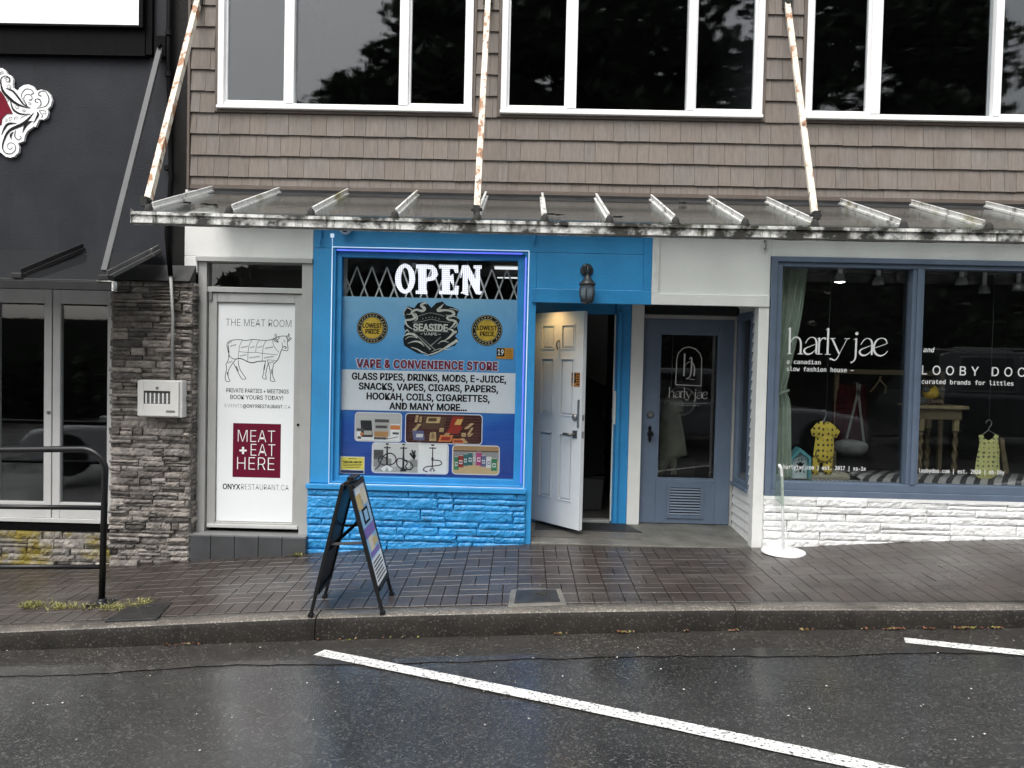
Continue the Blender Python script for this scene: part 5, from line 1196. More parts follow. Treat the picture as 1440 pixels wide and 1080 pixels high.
# strip light round the window: one run per side
M_cool = mat('cool_led_strip', (.6, .7, .8), .4, emit=(.62, .80, 1.0), estr=.28); M_violet = mat('blue_led_strip', (.2, .2, .6), .4, emit=(.10, .13, 1.0), estr=.55)
ls = thing('strip_light', 'thin glowing strip light framing the blue shop window', 'strip light', (-.83, -.02, .5))
e_ = .012; lx0_, lx1_, lz0_, lz1_ = -1.660 - e_, .020 + e_, .500 - .004, 2.545 + e_
for (a, b, mm_) in (((lx0_, lz0_), (lx0_, lz1_), M_cool), ((lx0_, lz1_), (lx1_, lz1_), M_cool), ((lx1_, lz1_), (lx1_, lz0_), M_cool), ((lx0_, lz0_), (lx1_, lz0_), M_cool)):
    m = MB(); m.tube([(a[0], -.008, a[1]), (b[0], -.008, b[1])],  .004, 8)
    L_ = math.hypot(b[0]-a[0], b[1]-a[1]); n = int(L_ / .018)
    m.build('light_run', mm_, ls)
for (a, b) in (((i_[0] - .035, 2.532), (i_[1] + .035, 2.532)), ((.006, 2.50), (.006, .54))):
    m = MB(); m.tube([(a[0], .0, a[1]), (b[0], .0, b[1])], .006, 8); m.build('light_run', M_violet, ls)
m = MB(); xx, zz = P(467, 331, -.02); m.tube([(xx, -.01, zz), (lx0_, -.008, lz1_)], .003, 6); m.box(xx - .014, xx + .014, -.022, -.001, zz - .016, zz + .016); m.build('feed_cable', M_cool, ls)

# ================================================================== lantern, camera, hooks, recess lamp
x, z = P(825.5, 378, -.03)
la = thing('wall_lantern', 'dark carriage lantern with frosted glass on the blue wall above the open door', 'wall lantern', (x, -.02, z))
M_pew = mat('dark_pewter', (.075, .075, .075), .35, metal=.6, var=.3, vscale=20, bump=.2)
m = MB(); m.lathe([(.056, 0), (.056, -.012), (.045, -.020), (.030, -.026)], (x, -.001, z - .01), 24, 'Y'); m.build('wall_plate', M_pew, la)
lx, ly, lz = x - .002, -.135, P(826, 400, -.135)[1]
m = MB(); m.tube([(x, -.02, z - .01), (x, -.07, z + .025), (x, -.115, z + .02), (lx, ly, z - .02), (lx, ly, lz + .06)], .009, 8); m.build('arm', M_pew, la)
m = MB(); m.lathe([(.006, .085), (.020, .075), (.030, .055), (.034, .05), (.050, .030), (.068, .012), (.072, .0), (.066, -.008)], (lx, ly, lz), 20); m.build('cap', M_pew, la)
gtop, gbot = lz - .008, P(826, 423, -.135)[1]; gh = gtop - gbot
m = MB(); m.lathe([(.056, 0), (.064, -gh*.35), (.062, -gh*.65), (.048, -gh)], (lx, ly, gtop), 20); m.build('lantern_glass', mat('frosted_lantern_glass', (.16, .20, .24), .25), la)
m = MB()
for q in range(6):
    a = 2*math.pi*q/6 + .3; m.tube([(lx + r_*math.cos(a), ly + r_*math.sin(a), gtop - h_) for r_, h_ in ((.061, 0), (.068, gh*.35), (.066, gh*.65), (.052, gh))], .005, 6)
m.lathe([(.054, .004), (.056, -.008), (.04, -.018), (.012, -.026), (.001, -.030)], (lx, ly, gbot), 20); m.build('cage', M_pew, la)
x, z = P(484, 322, -.09)
sc_ = thing('security_camera', 'small white dome camera under the canopy at the top left of the blue wall', 'security camera', (x, -.02, z))
m = MB(); m.lathe([(.045, 0), (.045, -.02), (.05, -.03), (.05, -.07), (.036, -.085)], (x, -.001, z + .012), 20, 'Y'); m.build('housing', M_vinyl, sc_)
m = MB(); m.lathe([(.033, 0), (.030, -.012), (.018, -.022), (.001, -.026)], (x + .004, -.086, z + .006), 20, 'Y'); m.build('lens', mat('black_lens', (.01, .01, .011), .08), sc_)
for (px, py, mm_, lab) in ((451, 336, M_bluewood, 'blue painted awning hook left of the blue shop window'), (752, 335, M_bluewood, 'blue painted awning hook above the right corner of the blue shop window'), (1077, 344, M_chrome, 'bare grey awning hook on the white wall beside the boutique window')):
    x, z = P(px, py, -.03)
    h = thing('awning_hook', lab, 'hook', (x, 0, z), 'hooks under the canopy')
    m = MB(); m.box(x - .010, x + .010, -.012, -.001, z + .02, z + .09); m.build('plate', mm_, h)
    m = MB(); m.tube([(x + .004, -.012, z + .075), (x, -.035, z + .02), (x - .002, -.04, z - .02), (x - .004, -.03, z - .035), (x - .004, -.018, z - .03)], .0065, 8); m.lathe([(.001, .01), (.010, .006), (.011, -.004), (.001, -.012)], (x - .004, -.024, z - .036), 10); m.build('hook_arm', mm_, h)
rl = thing('recess_lamp', 'warm round ceiling lamp in the recess glowing on the open white door', 'ceiling lamp', (.20, .36, 2.187))
m = MB(); m.lathe([(.052, 0), (.052, -.008), (.042, -.010)], (.20, .36, 2.1895), 20); m.build('trim_ring', M_vinyl, rl)
m = MB(); m.lathe([(.040, 0), (.001, -.006)], (.20, .36, 2.178), 20); m.build('lamp', mat('lamp_face', (.9, .8, .6), .4, emit=(1, .62, .25), estr=4), rl)
ld = bpy.data.lights.new('recess_lamp_light', 'SPOT'); ld.energy = 5.0; ld.color = (1, .58, .20); ld.shadow_soft_size = .04; ld.spot_size = R_(150); ld.spot_blend = 1
lo = bpy.data.objects.new('recess_lamp_light', ld); COL.objects.link(lo); lo.location = (.20, .36, 2.165)

# ================================================================== street furniture
HYR = -1.17
x, _ = P(143, 858, HYR); zb = z_walk(x, HYR)
hr = thing('handrail', 'black tubular handrail with a bent corner standing on the sidewalk at the left', 'handrail', (x, HYR, zb))
xt, zt = P(143, 632, HYR)
m = MB(); pts = [(x, HYR, zb)]; rB = .17; xt2 = P(149, 640, HYR)[0]
pts += [(x + (xt2 - x)*.8, HYR, zt - rB)]
for q in range(1, 8):
    a = q / 8 * math.pi/2; pts.append((xt2 - rB + rB*math.cos(a), HYR, zt - rB + rB*math.sin(a)))
zL = P(0, 629, HYR)[1]
pts += [(xt2 - rB, HYR, zt), (-4.1, HYR, zL - .03), (-6.6, HYR, zL - .03)]
m.tube(pts, .0225, 14); m.build('top_rail', M_bmetal, hr)
for (pya, pyb) in ((714, 712.5), (797, 797)):
    m = MB(); xa, za = P(140, pya, HYR); xb, zb2 = P(0, pyb, HYR); m.tube([(x + .015, HYR, za), (xb, HYR, zb2), (-6.6, HYR, zb2 - .02)], .0175, 12); m.build('cross_rail', M_bmetal, hr)
for xx in (x, -6.58):
    zz = z_walk(xx, HYR)
    m = MB(); m.box(xx - .075, xx + .075, HYR - .075, HYR + .075, zz - .02, zz + .012); m.lathe([(.034, 0), (.034, .02), (.026, .03)], (xx, HYR, zz + .012), 14)
    for (u, v) in ((-1, -1), (1, -1), (1, 1), (-1, 1)): m.lathe([(.010, 0), (.010, .012), (.001, .014)], (xx + .055*u, HYR + .055*v, zz + .012), 8)
    m.build('base_plate', M_bmetal, hr)
m = MB(); m.tube([(-6.58, HYR, z_walk(-6.58, HYR)), (-6.58, HYR, zL - .03)], .0225, 12); m.build('post', M_bmetal, hr)
M_iron = mat('dark_wet_iron', (.030, .030, .030), .35, metal=.3, var=.4, vscale=9, bump=.5, bscale=70)
def cover(name, lab, cor, frame, notch):
    pts = [G(px, py, z_walk) for px, py in cor]; c = sum((Vector((p.x, p.y, 0)) for p in pts), Vector()) / 4
    t = thing(name, lab, 'utility cover', (c.x, c.y, z_walk(c.x, c.y)))
    def qd(mb_, s_, h0, h1):
        b = []; 
        for h_ in (h0, h1):
            for p in pts: v = c + (Vector((p.x, p.y, 0)) - c) * s_; b.append((v.x, v.y, z_walk(v.x, v.y) + h_))
        mb_.hexa(b)
    if frame:
        m = MB(); qd(m, 1.28, -.03, .007); m.build('concrete_surround', M_conc, t, bevel=.01)
    m = MB(); qd(m, 1.0, -.02, .0125); lid = m.build('lid', M_iron, t, bevel=.004)
    m = MB(); p = G(*notch, z_walk); m.lathe([(.028, 0), (.030, .004), (.001, .005)], (p.x, p.y, z_walk(p.x, p.y) + .012), 14); m.box(p.x - .05, p.x + .05, p.y - .012, p.y + .012, z_walk(p.x, p.y) + .010, z_walk(p.x, p.y) + .0145); m.build('lifting_eye', M_grime, lid)
cover('utility_cover', 'dark skewed utility cover in the pavers beside the handrail post', [(147, 875), (221, 872), (242, 848), (186, 852)], False, (211, 855))
cover('utility_cover', 'square grey utility cover in a concrete surround in the middle of the sidewalk', [(723, 850), (788, 848), (782, 831), (726, 832)], True, (764, 837))
# A frame sign
fp = {k: G(px, py, z_walk) for k, (px, py) in dict(lf=(436, 867), lb=(455.5, 838), rf=(537, 865), rb=(541.5, 837)).items()}
y0, y1 = (fp['lf'].y + fp['rf'].y)/2, (fp['lb'].y + fp['rb'].y)/2
XL, XR = (fp['lf'].x + fp['lb'].x)/2 , (fp['rf'].x + fp['rb'].x)/2
XL, XR = fp['lf'].x, fp['rf'].x - .0
xtp, ztp = P(486, 682, y0); XT = xtp
af = thing('sandwich_board', 'black folding sandwich board sign standing at the kerb', 'sandwich board', ((XL + XR)/2, (y0 + y1)/2, z_walk((XL+XR)/2, y0)))
M_blk = mat('black_plastic', (.009, .009, .0095), .42, spec=.25, var=.2, vscale=12, bump=.1)
for side, XF in ((-1, XL), (1, XR)):
    topx = XT + side * .022; zF = z_walk(XF, y0) + .0; zB = z_walk(XF, y1)
    def pt(t, y, w=0.):      # t: 0 foot, 1 top along the panel
        zf0 = z_walk(XF, y); a = Vector((XF, y, zf0)); b = Vector((topx, y, ztp)); v = a + (b - a) * t
        nrm = Vector(((b - a).z, 0, -(b - a).x)).normalized() * side
        return v + nrm * w
    pn = MB()
    for yy in (y0 + .02, y1 - .02): pn.bar(pt(.16, yy), pt(1, yy), .030, .026, up=(side, 0, 0))
    for t_ in (.18, .975): pn.bar(pt(t_, y0 + .04), pt(t_, y1 - .04), .04, .03, up=pt(1, 0) - pt(0, 0))
    pf = pn.build('panel_frame', M_blk, af, bevel=.003)
    for yy in (y0 + .02, y1 - .02):
        m = MB(); m.bar(pt(0, yy), pt(.20, yy), .024, .020, up=(side, 0, 0)); m.bar(pt(-.005, yy), pt(.02, yy), .036, .034, up=(side, 0, 0)); m.build('leg', M_blk, af, bevel=.002)
    m = MB(); a, b, c, d = pt(.19, y0 + .03), pt(.19, y1 - .03), pt(.965, y1 - .03), pt(.965, y0 + .03); nn = pt(.5, 0, .004) - pt(.5, 0, 0)
    m.hexa([a - nn, b - nn, b + nn, a + nn, d - nn, c - nn, c + nn, d + nn]); m.build('board', M_blk, af)
    # printed sheet on the outer face
    def sh(mb_, ta, tb, ya, yb, w, mi): mb_.poly([pt(ta, y0 + .03 + ya*(y1-y0-.06), w), pt(ta, y0 + .03 + yb*(y1-y0-.06), w), pt(tb, y0 + .03 + yb*(y1-y0-.06), w), pt(tb, y0 + .03 + ya*(y1-y0-.06), w)], mi)
    m = MB(); cols = [gradprint(), M_paper, M_gold, M_ink, mat('purple_print', (.22, .12, .40), .4), mat('cream_print2', (.70, .62, .45), .4), mat('sky_print', (.30, .52, .72), .4)]
    sh(m, .20, .955, 0, 1, .009, 6); sh(m, .20, .40, .02, .98, .0105, 1); sh(m, .84, .955, .1, .9, .0105, 1); sh(m, .78, .90, .0, .45, .012, 2); sh(m, .80, .93, .5, .9, .012, 5); sh(m, .66, .78, .25, .75, .0105, 3); sh(m, .68, .76, .35, .65, .012, 6); sh(m, .56, .64, .05, .95, .0105, 4); sh(m, .45, .56, .2, .6, .0105, 5); sh(m, .47, .53, .5, .9, .012, 2); sh(m, .41, .45, .1, .9, .0105, 4)
    for q in range(6): sh(m, .225 + q*.028, .235 + q*.028, .1, .9 - .06*(q % 3), .0125, 3)
    m.build('printed_sheet', cols, af)
m = MB(); m.tube([(XT, y0 + .015, ztp + .005), (XT, y1 - .015, ztp + .005)], .014, 10); m.box(XT - .02, XT + .03, (y0+y1)/2 - .08, (y0+y1)/2 + .08, ztp + .012, ztp + .03); m.build('hinge_bar', M_blk, af)
for (yy, ta, tb) in ((y0 + .045, .54, .545), (y1 - .045, .60, .60)):
    za = z_walk(XL, yy)
    def side_pt(XF, t_, s_): a = Vector((XF, yy, z_walk(XF, yy))); b = Vector((XT + s_*.022, yy, ztp)); return a + (b - a)*t_
    m = MB(); m.bar(side_pt(XL, ta, -1), side_pt(XR, tb, 1), .012, .016); m.build('brace', mat('grey_brace', (.07, .07, .072), .4), af)
m = MB(); m.bar((XL + .10, y0 + .06, z_walk(XL, y0) + .52 * (ztp - z_walk(XL, y0)) * .95), (XT + .03, y1 - .06, ztp - .30), .012, .02); m.build('strut_bar', M_blk, af)
# sign stand with clear holder
pb = G(1101.5, 777, z_walk); cx, cy, cz = pb.x, pb.y, z_walk(pb.x, pb.y)
sn = thing('sign_stand', 'white pole sign stand with a round flat base by the white corner post', 'sign stand', (cx, cy, cz))
M_wm = mat('white_powder_coat', (.82, .82, .82), .3, var=.04, vscale=6)
m = MB(); m.lathe([(.178, -.006), (.180, .004), (.176, .012), (.03, .016), (.001, .016)], (cx, cy, cz + .006), 48); m.build('base', M_wm, sn)
xpt, zpt = P(1100, 690, cy); xq, zq = P(1094.5, 653, cy)
m = MB(); m.tube([(cx, cy, cz + .015), (P(1100.5, 720, cy)[0], cy, P(1100, 720, cy)[1]), (xpt, cy, zpt), (P(1099.4, 668, cy)[0], cy, P(1099, 668, cy)[1]), (P(1098, 659, cy)[0], cy - .01, P(1098, 659, cy)[1]), (xq, cy - .02, zq)], .0125, 12); m.build('pole', M_wm, sn)
xh, zh = P(1096, 678, cy)
m = MB(); m.hexa([(xh - .010, cy - .13, P(1095, 708, cy)[1]), (xh - .002, cy - .13, P(1095, 708, cy)[1]), (xh + .010, cy + .11, P(1095, 704, cy)[1]), (xh + .002, cy + .11, P(1095, 704, cy)[1]), (xh - .016, cy - .13, zh + .06), (xh - .008, cy - .13, zh + .06), (xh + .004, cy + .11, zh + .06), (xh - .004, cy + .11, zh + .06)])
m.build('sign_holder', glass('clear_acrylic', (.80, .88, .82), 1.4, .02, film=.16, filmcol=(.55, .60, .55)), sn)
# door mat
mq = [(.150, .415), (1.135, .395), (1.025, .690), (.160, .715)]
m = MB(); zz = lambda y: .030 + (.062 - .030) * (y + .02) / .82
m.hexa([(a, b, zz(b) - .002) for a, b in mq] + [(a, b, zz(b) + .009) for a, b in mq])
o = m.build('door_mat', M_rubber, bevel=.003); tag(o, 'black rubber door mat on the concrete floor in front of the open door', 'door mat')

# ================================================================== what stands inside the vape shop
def tb(name, lab, cat, loc, parts, group=None):
    t = thing(name, lab, cat, loc, group)
    for pn_, m_, mt in parts: m_.build(pn_, mt, t)
    return t
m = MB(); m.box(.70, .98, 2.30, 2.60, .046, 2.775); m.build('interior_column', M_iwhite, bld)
t = thing('display_shelf', 'tall dark shelf of small packets inside the open doorway', 'shelf', (.45, 2.2, .046))
m = MB()
for q in range(7): m.box(.10, .66, 1.95, 2.25, .30 + q*.33, .32 + q*.33)
m.box(.10, .12, 1.95, 2.25, .046, 2.6); m.box(.64, .66, 1.95, 2.25, .046, 2.6); m.build('shelves', M_inter, t)
rn = random.Random(2); cl_ = [mat('packet_' + str(i), c, .5) for i, c in enumerate(((.25, .24, .22), (.10, .10, .12), (.20, .05, .04), (.08, .12, .20), (.30, .28, .2)))]
for q in range(1, 7):
    m = MB(); xx = .13
    while xx < .60:
        w_ = rn.uniform(.04, .08); m.box(xx, xx + w_ - .008, 2.0, 2.1, .322 + q*.33, .322 + q*.33 + rn.uniform(.12, .24), rn.randrange(5)); xx += w_
    m.build('packets', cl_, t)
t = thing('black_jacket', 'black jacket hanging on a rack inside the open doorway', 'jacket', (.66, 1.4, 1.0))
m = MB(); cxj = P(846, 560, 1.4)[0]
prof = [(P(812, 515, 1.4)), (P(823, 528, 1.4)), (P(860, 548, 1.4)), (P(856, 562, 1.4)), (P(843, 585, 1.4)), (P(853, 590, 1.4)), (P(853, 628, 1.4)), (P(846, 640, 1.4)), (P(852, 665, 1.4)), (P(815, 672, 1.4))]
m.prism(prof[::-1], 1.35, 1.5); m.build('body', mat('black_cloth', (.006, .006, .006), .9), t, bevel=.02)
m = MB(); m.tube([(*P(826, 530, 1.4)[:1], 1.4, P(826, 530, 1.4)[1]), (P(845, 536, 1.4)[0], 1.4, P(845, 536, 1.4)[1]), (P(858, 545, 1.4)[0], 1.4, P(858, 552, 1.4)[1])], .006, 6); m.build('hanger', M_chrome, t)
t = thing('storage_bin', 'grey plastic bin on the floor inside the open doorway', 'bin', (.60, 1.5, .046))
xa, za = P(816, 705, 1.5); xb, zb = P(848, 671, 1.5)
m = MB(); m.hexa([(xa, 1.4, .046), (xb - .02, 1.4, .046), (xb - .02, 1.65, .046), (xa, 1.65, .046), (xa - .02, 1.38, zb), (xb, 1.38, zb), (xb, 1.67, zb), (xa - .02, 1.67, zb)]); m.build('tub', mat('grey_plastic', (.10, .10, .10), .5), t, bevel=.01)
m = MB(); m.box(xa - .03, xb + .01, 1.37, 1.68, zb + .001, zb + .025); m.build('lid', mat('dark_plastic', (.03, .03, .03), .5), t, bevel=.006)
t = thing('red_notice', 'red and white notices on the wall inside the doorway', 'notice', (.93, 2.28, 1.2))
m = MB()
for (a, b, c, d) in ((860, 872, 560, 572), (858, 868, 595, 615)):
    xa, za = P(a, d, 2.28); xb, zb = P(b, c, 2.28); m.box(xa, xb, 2.27, 2.299, za, zb)
m.build('red_sheet', mat('red_sheet', (.22, .01, .015), .5), t)
m = MB(); xa, za = P(858, 592, 2.28); xb, zb = P(868, 574, 2.28); m.box(xa, xb, 2.27, 2.298, za, zb); m.build('white_sheet', M_iwhite, t)
for yy, lab in ((1.7, 'nearer long ceiling tube light inside the blue shop'), (2.6, 'farther long ceiling tube light inside the blue shop')):
    t = thing('tube_light', lab, 'tube light', (.3, yy, 2.60), 'tube lights in the blue shop')
    m = MB(); m.box(-.35, .95, yy - .07, yy + .07, 2.63, 2.69); m.build('fitting', M_iwhite, t)
    for dy in (-.03, .03): m = MB(); m.tube([(-.33, yy + dy, 2.612), (.93, yy + dy, 2.612)], .012, 10); m.build('tube', mat('lit_tube', (.8, .8, .8), .4, emit=(.95, .98, 1), estr=.5), t)
# shop back wall objects seen above the poster: a pale hanging duct and wall strip
m = MB(); m.tube([(-1.3, 2.2, 2.62), (1.0, 2.2, 2.66)], .07, 14); m.build('ceiling_duct', M_iwhite, bld)
m = MB(); m.box(-1.35, -1.05, 1.6, 1.75, .046, 2.77); m.build('interior_column', M_iwhite, bld)

# ================================================================== boutique window: lettering on the glass
YB = .0765
def glyphs(m, f, mi=0):
    """hand drawn high contrast serif letters of the boutique name; f maps tracing units to x,z"""
    def g(pts, w, sm=6):
        q = [f(*p) for p in pts]; k = f.k; m.stroke(q, [v*k for v in w], f.y - .0001 * (len(m.v) % 3), mi=mi, smooth=sm)
    g([(146, 484), (154, 470), (165, 468)], (2, 6, 8)); g([(160, 468), (155, 655)], (14, 14), 1); g([(137, 656), (173, 656)], (5, 5), 1)
    g([(158, 590), (175, 552), (205, 535), (231, 552), (238, 590), (235, 655)], (4, 6, 9, 12, 14, 14)); g([(214, 657), (254, 657)], (5, 5), 1)
    for dx, dy in ((0, 0), (402, 9)):
        g([(270 + dx, 580 + dy), (290 + dx, 550 + dy), (315 + dx, 536 + dy), (340 + dx, 545 + dy), (351 + dx, 572 + dy), (350 + dx, 620 + dy), (347 + dx, 655 + dy)], (5, 6, 5, 10, 14, 14, 12))
        g([(352 + dx, 584 + dy), (310 + dx, 600 + dy), (270 + dx, 618 + dy), (262 + dx, 640 + dy), (282 + dx, 658 + dy), (312 + dx, 653 + dy), (346 + dx, 625 + dy)], (3, 5, 9, 14, 13, 8, 4))
    g([(358, 548), (374, 540)], (4, 6), 1); g([(372, 540), (366, 656)], (13, 13), 1); g([(350, 658), (393, 658)], (5, 5), 1); g([(371, 585), (385, 553), (405, 541), (420, 550)], (3, 6, 10, 14))
    g([(421, 486), (430, 475), (441, 472)], (2, 6, 8)); g([(437, 472), (430, 659)], (14, 14), 1); g([(411, 660), (453, 660)], (5, 5), 1)
    g([(450, 545), (488, 545)], (5, 5), 1); g([(464, 545), (514, 655)], (13, 13), 1); g([(553, 546), (592, 546)], (5, 5), 1)
    g([(574, 546), (530, 630), (502, 685), (480, 702), (456, 692), (446, 696)], (4, 4, 6, 9, 11, 15))
    g([(643, 508), (643, 512)], (22, 22), 1); m.disk(*f(643, 510), 11.5 * f.k, f.y, mi, 20)
    g([(618, 556), (632, 548), (643, 545)], (3, 6, 8)); g([(639, 545), (634, 660), (628, 696), (612, 714), (597, 718)], (13, 13, 10, 8, 15))
    g([(773, 613), (820, 597), (862, 581)], (4, 4, 4)); g([(862, 582), (850, 553), (822, 543), (787, 558), (765, 605), (775, 650), (808, 670), (842, 660), (866, 636)], (6, 9, 5, 11, 15, 14, 11, 7, 4))
class F:
    def __init__(s, o, sc_, Y, k=1.): s.o, s.sc, s.y = o, sc_, Y; s.k = S(Y) * sc_
    def __call__(s, a, b): return P(s.o[0] + a * s.sc, s.o[1] + b * s.sc, s.y)
M_wvin = mat('white_vinyl_letters', (.80, .80, .80), .5)
w1 = thing('window_lettering', 'white serif shop name and small lines on the left pane of the boutique window', 'window lettering', (P(1178, 490, YB)[0], YB, P(1178, 500, YB)[1]))
m = MB(); glyphs(m, F((1080, 370), 1/5.143, YB)); m.build('shop_name', M_wvin, w1)
m = MB(); ptext(m, 'a canadian', 1130.2, 509, 47, 5.6, YB, fkey='mono', offset=.018); ptext(m, 'slow fashion house ~', 1153.3, 519.6, 93, 5.8, YB, fkey='mono', offset=.018); m.build('tag_line', M_wvin, w1)
m = MB(); ptext(m, 'harlyjae.com | est. 2017 | xs-1x', 1159.6, 657.8, 114.8, 5.4, YB, fkey='mono', offset=.018); m.build('address_line', M_wvin, w1)
w2 = thing('window_lettering', 'white spaced capital shop name and small lines on the right pane of the boutique window', 'window lettering', (P(1370, 522, YB)[0], YB, P(1370, 522, YB)[1]))
m = MB(); ptext(m, 'LOOBY DOO', 1369.4, 521.9, 143.5, 12.4, YB, offset=.008, space=1.5); m.build('shop_name', M_wvin, w2)
m = MB(); ptext(m, 'and', 1306.4, 491.9, 15.3, 6.4, YB, fkey='mono', offset=.022, shear=.2); m.build('joining_word', M_wvin, w2)
m = MB(); ptext(m, 'curated brands for littles', 1360.5, 537.9, 127, 5.8, YB, fkey='mono', offset=.018); m.build('tag_line', M_wvin, w2)
m = MB(); ptext(m, 'loobydoo.com | est. 2020 | nb-10y', 1352, 663, 119, 5.4, YB, fkey='mono', offset=.018); m.build('address_line', M_wvin, w2)
YD = GY + .0165
w3 = thing('door_lettering', 'white shop name under an arched monogram on the glass of the slate blue door', 'door lettering', (P(968, 550, YD)[0], YD, P(968, 560, YD)[1]))
M_fv = mat('faint_white_vinyl', (.50, .50, .49), .5)
class F2(F):
    def __call__(s, a, b): return P(967.5 + (a - 500) * .0762 , 555 + (b - 600) * .0762 + (a - 500)*.0762*.02, s.y)
f2 = F2((0, 0), .0762, YD); m = MB(); glyphs(m, f2)
for q in range(13): m.rect(P(944 + q*4, 566.6, YD)[0], P(944 + q*4, 566.8 + q*.08, YD)[1], 2.6*S(YD), .5*S(YD), YD)
for q in range(9): m.rect(P(950 + q*4, 569.6, YD)[0], P(950 + q*4, 569.6 + q*.08, YD)[1], 2.6*S(YD), .5*S(YD), YD)
m.build('shop_name', M_fv, w3)
m = MB(); D8 = lambda pts: [P(900 + a/6.353, 430 + b/6.353, YD) for a, b in pts]; k8 = S(YD)/6.353
m.stroke(D8([(318, 705), (328, 480), (345, 420), (385, 380), (438, 368), (495, 385), (535, 425), (552, 480), (545, 716), (318, 705)]), 8*k8, YD, smooth=1)
m.stroke(D8([(388, 432), (400, 425), (392, 628)]), (6*k8, 14*k8, 14*k8), YD - .0003, smooth=1); m.stroke(D8([(440, 478), (462, 468), (456, 590), (440, 640), (412, 652)]), (6*k8, 13*k8, 13*k8, 8*k8, 12*k8), YD - .0006); m.stroke(D8([(400, 540), (430, 505), (470, 510), (486, 560), (482, 628)]), (3*k8, 5*k8, 8*k8, 13*k8, 13*k8), YD - .0009); m.stroke(D8([(440, 655), (488, 660)]), 5*k8, YD, smooth=1)
m.build('monogram', M_fv, w3)

# ================================================================== boutique display
M_cur = mat('pale_green_curtain', (.40, .46, .36), .8, var=.08, vscale=9, bump=.15)
t = thing('curtain', 'pale sage green curtain tied back at the left edge of the boutique window', 'curtain', (2.28, .2, .6))
m = MB(); n, nz_ = 40, 40; YC = .17
def cedge(z_): # right edge of the curtain by height: wide at the top, tied in the middle
    tt = [(.62, 2.42), (1.0, 2.405), (1.30, 2.39), (1.40, 2.355), (1.50, 2.37), (1.75, 2.42), (2.1, 2.475), (2.50, 2.52)]
    return crv(tt)(z_)
for b in range(nz_ + 1):
    z_ = .585 + (2.53 - .585) * b / nz_; xe = cedge(z_); xl = 2.17 + .03 * (1 - min(1, abs(z_ - 1.4) / .4)) * 0
    for a in range(n + 1):
        u = a / n; amp = .018 + .006 * math.sin(z_ * 3)
        m.v.append((xl + (xe - xl) * u, YC + amp * math.sin(u * 5.5 * 2 * math.pi + .6 * math.sin(z_*2)) + .02 * noise.noise((u * 3, z_ * 1.5, 0)) + .04 * u, z_))
for b in range(nz_):
    for a in range(n): q = b*(n+1) + a; m.f.append((q, q+1, q+n+2, q+n+1)); m.m.append(0); m.s.append(True)
cu = m.build('cloth', M_cur, t); so = cu.modifiers.new('s', 'SOLIDIFY'); so.thickness = .003
m = MB(); m.tube([(2.17, YC - .03, 1.38), (2.26, YC - .045, 1.365), (2.36, YC - .01, 1.40)], .012, 8); m.build('tie', M_cur, t)
m = MB(); m.tube([(2.15, YC + .03, 2.545), (5.8, YC + .03, 2.545)], .010, 8); m.build('rod', M_chrome, t)
# hanging clothes
M_hang = mat('dark_wire', (.03, .03, .03), .35, metal=.6); M_wire = mat('pale_wire', (.35, .35, .34), .3, metal=.7)
def garment_mat(name, base, dot, kind):
    mm = bpy.data.materials.new(name); mm.use_nodes = True; nt = mm.node_tree; N = nt.nodes; L = nt.links; b = N['Principled BSDF']; b.inputs['Roughness'].default_value = .85
    tc = N.new('ShaderNodeTexCoord'); mp = N.new('ShaderNodeMapping'); mp.inputs['Scale'].default_value = (25, 0, 20) if kind == 'dot' else (30, 0, 30); L.new(tc.outputs['Object'], mp.inputs[0])
    mx = N.new('ShaderNodeMix'); mx.data_type = 'RGBA'; mx.inputs[6].default_value = (*base, 1); mx.inputs[7].default_value = (*dot, 1)
    if kind == 'dot':
        v = N.new('ShaderNodeTexVoronoi'); v.inputs['Scale'].default_value = 1; v.inputs['Randomness'].default_value = .25; L.new(mp.outputs[0], v.inputs['Vector'])
        mr = N.new('ShaderNodeMapRange'); mr.inputs[1].default_value = .30; mr.inputs[2].default_value = .22; L.new(v.outputs['Distance'], mr.inputs[0]); L.new(mr.outputs[0], mx.inputs[0])
    else:
        v = N.new('ShaderNodeTexVoronoi'); v.inputs['Scale'].default_value = .8; v.inputs['Randomness'].default_value = .2; v.distance = 'MANHATTAN'; L.new(mp.outputs[0], v.inputs['Vector'])
        mr = N.new('ShaderNodeMapRange'); mr.inputs[1].default_value = .42; mr.inputs[2].default_value = .30; L.new(v.outputs['Distance'], mr.inputs[0]); L.new(mr.outputs[0], mx.inputs[0])
    L.new(mx.outputs[2], b.inputs['Base Color']); return mm
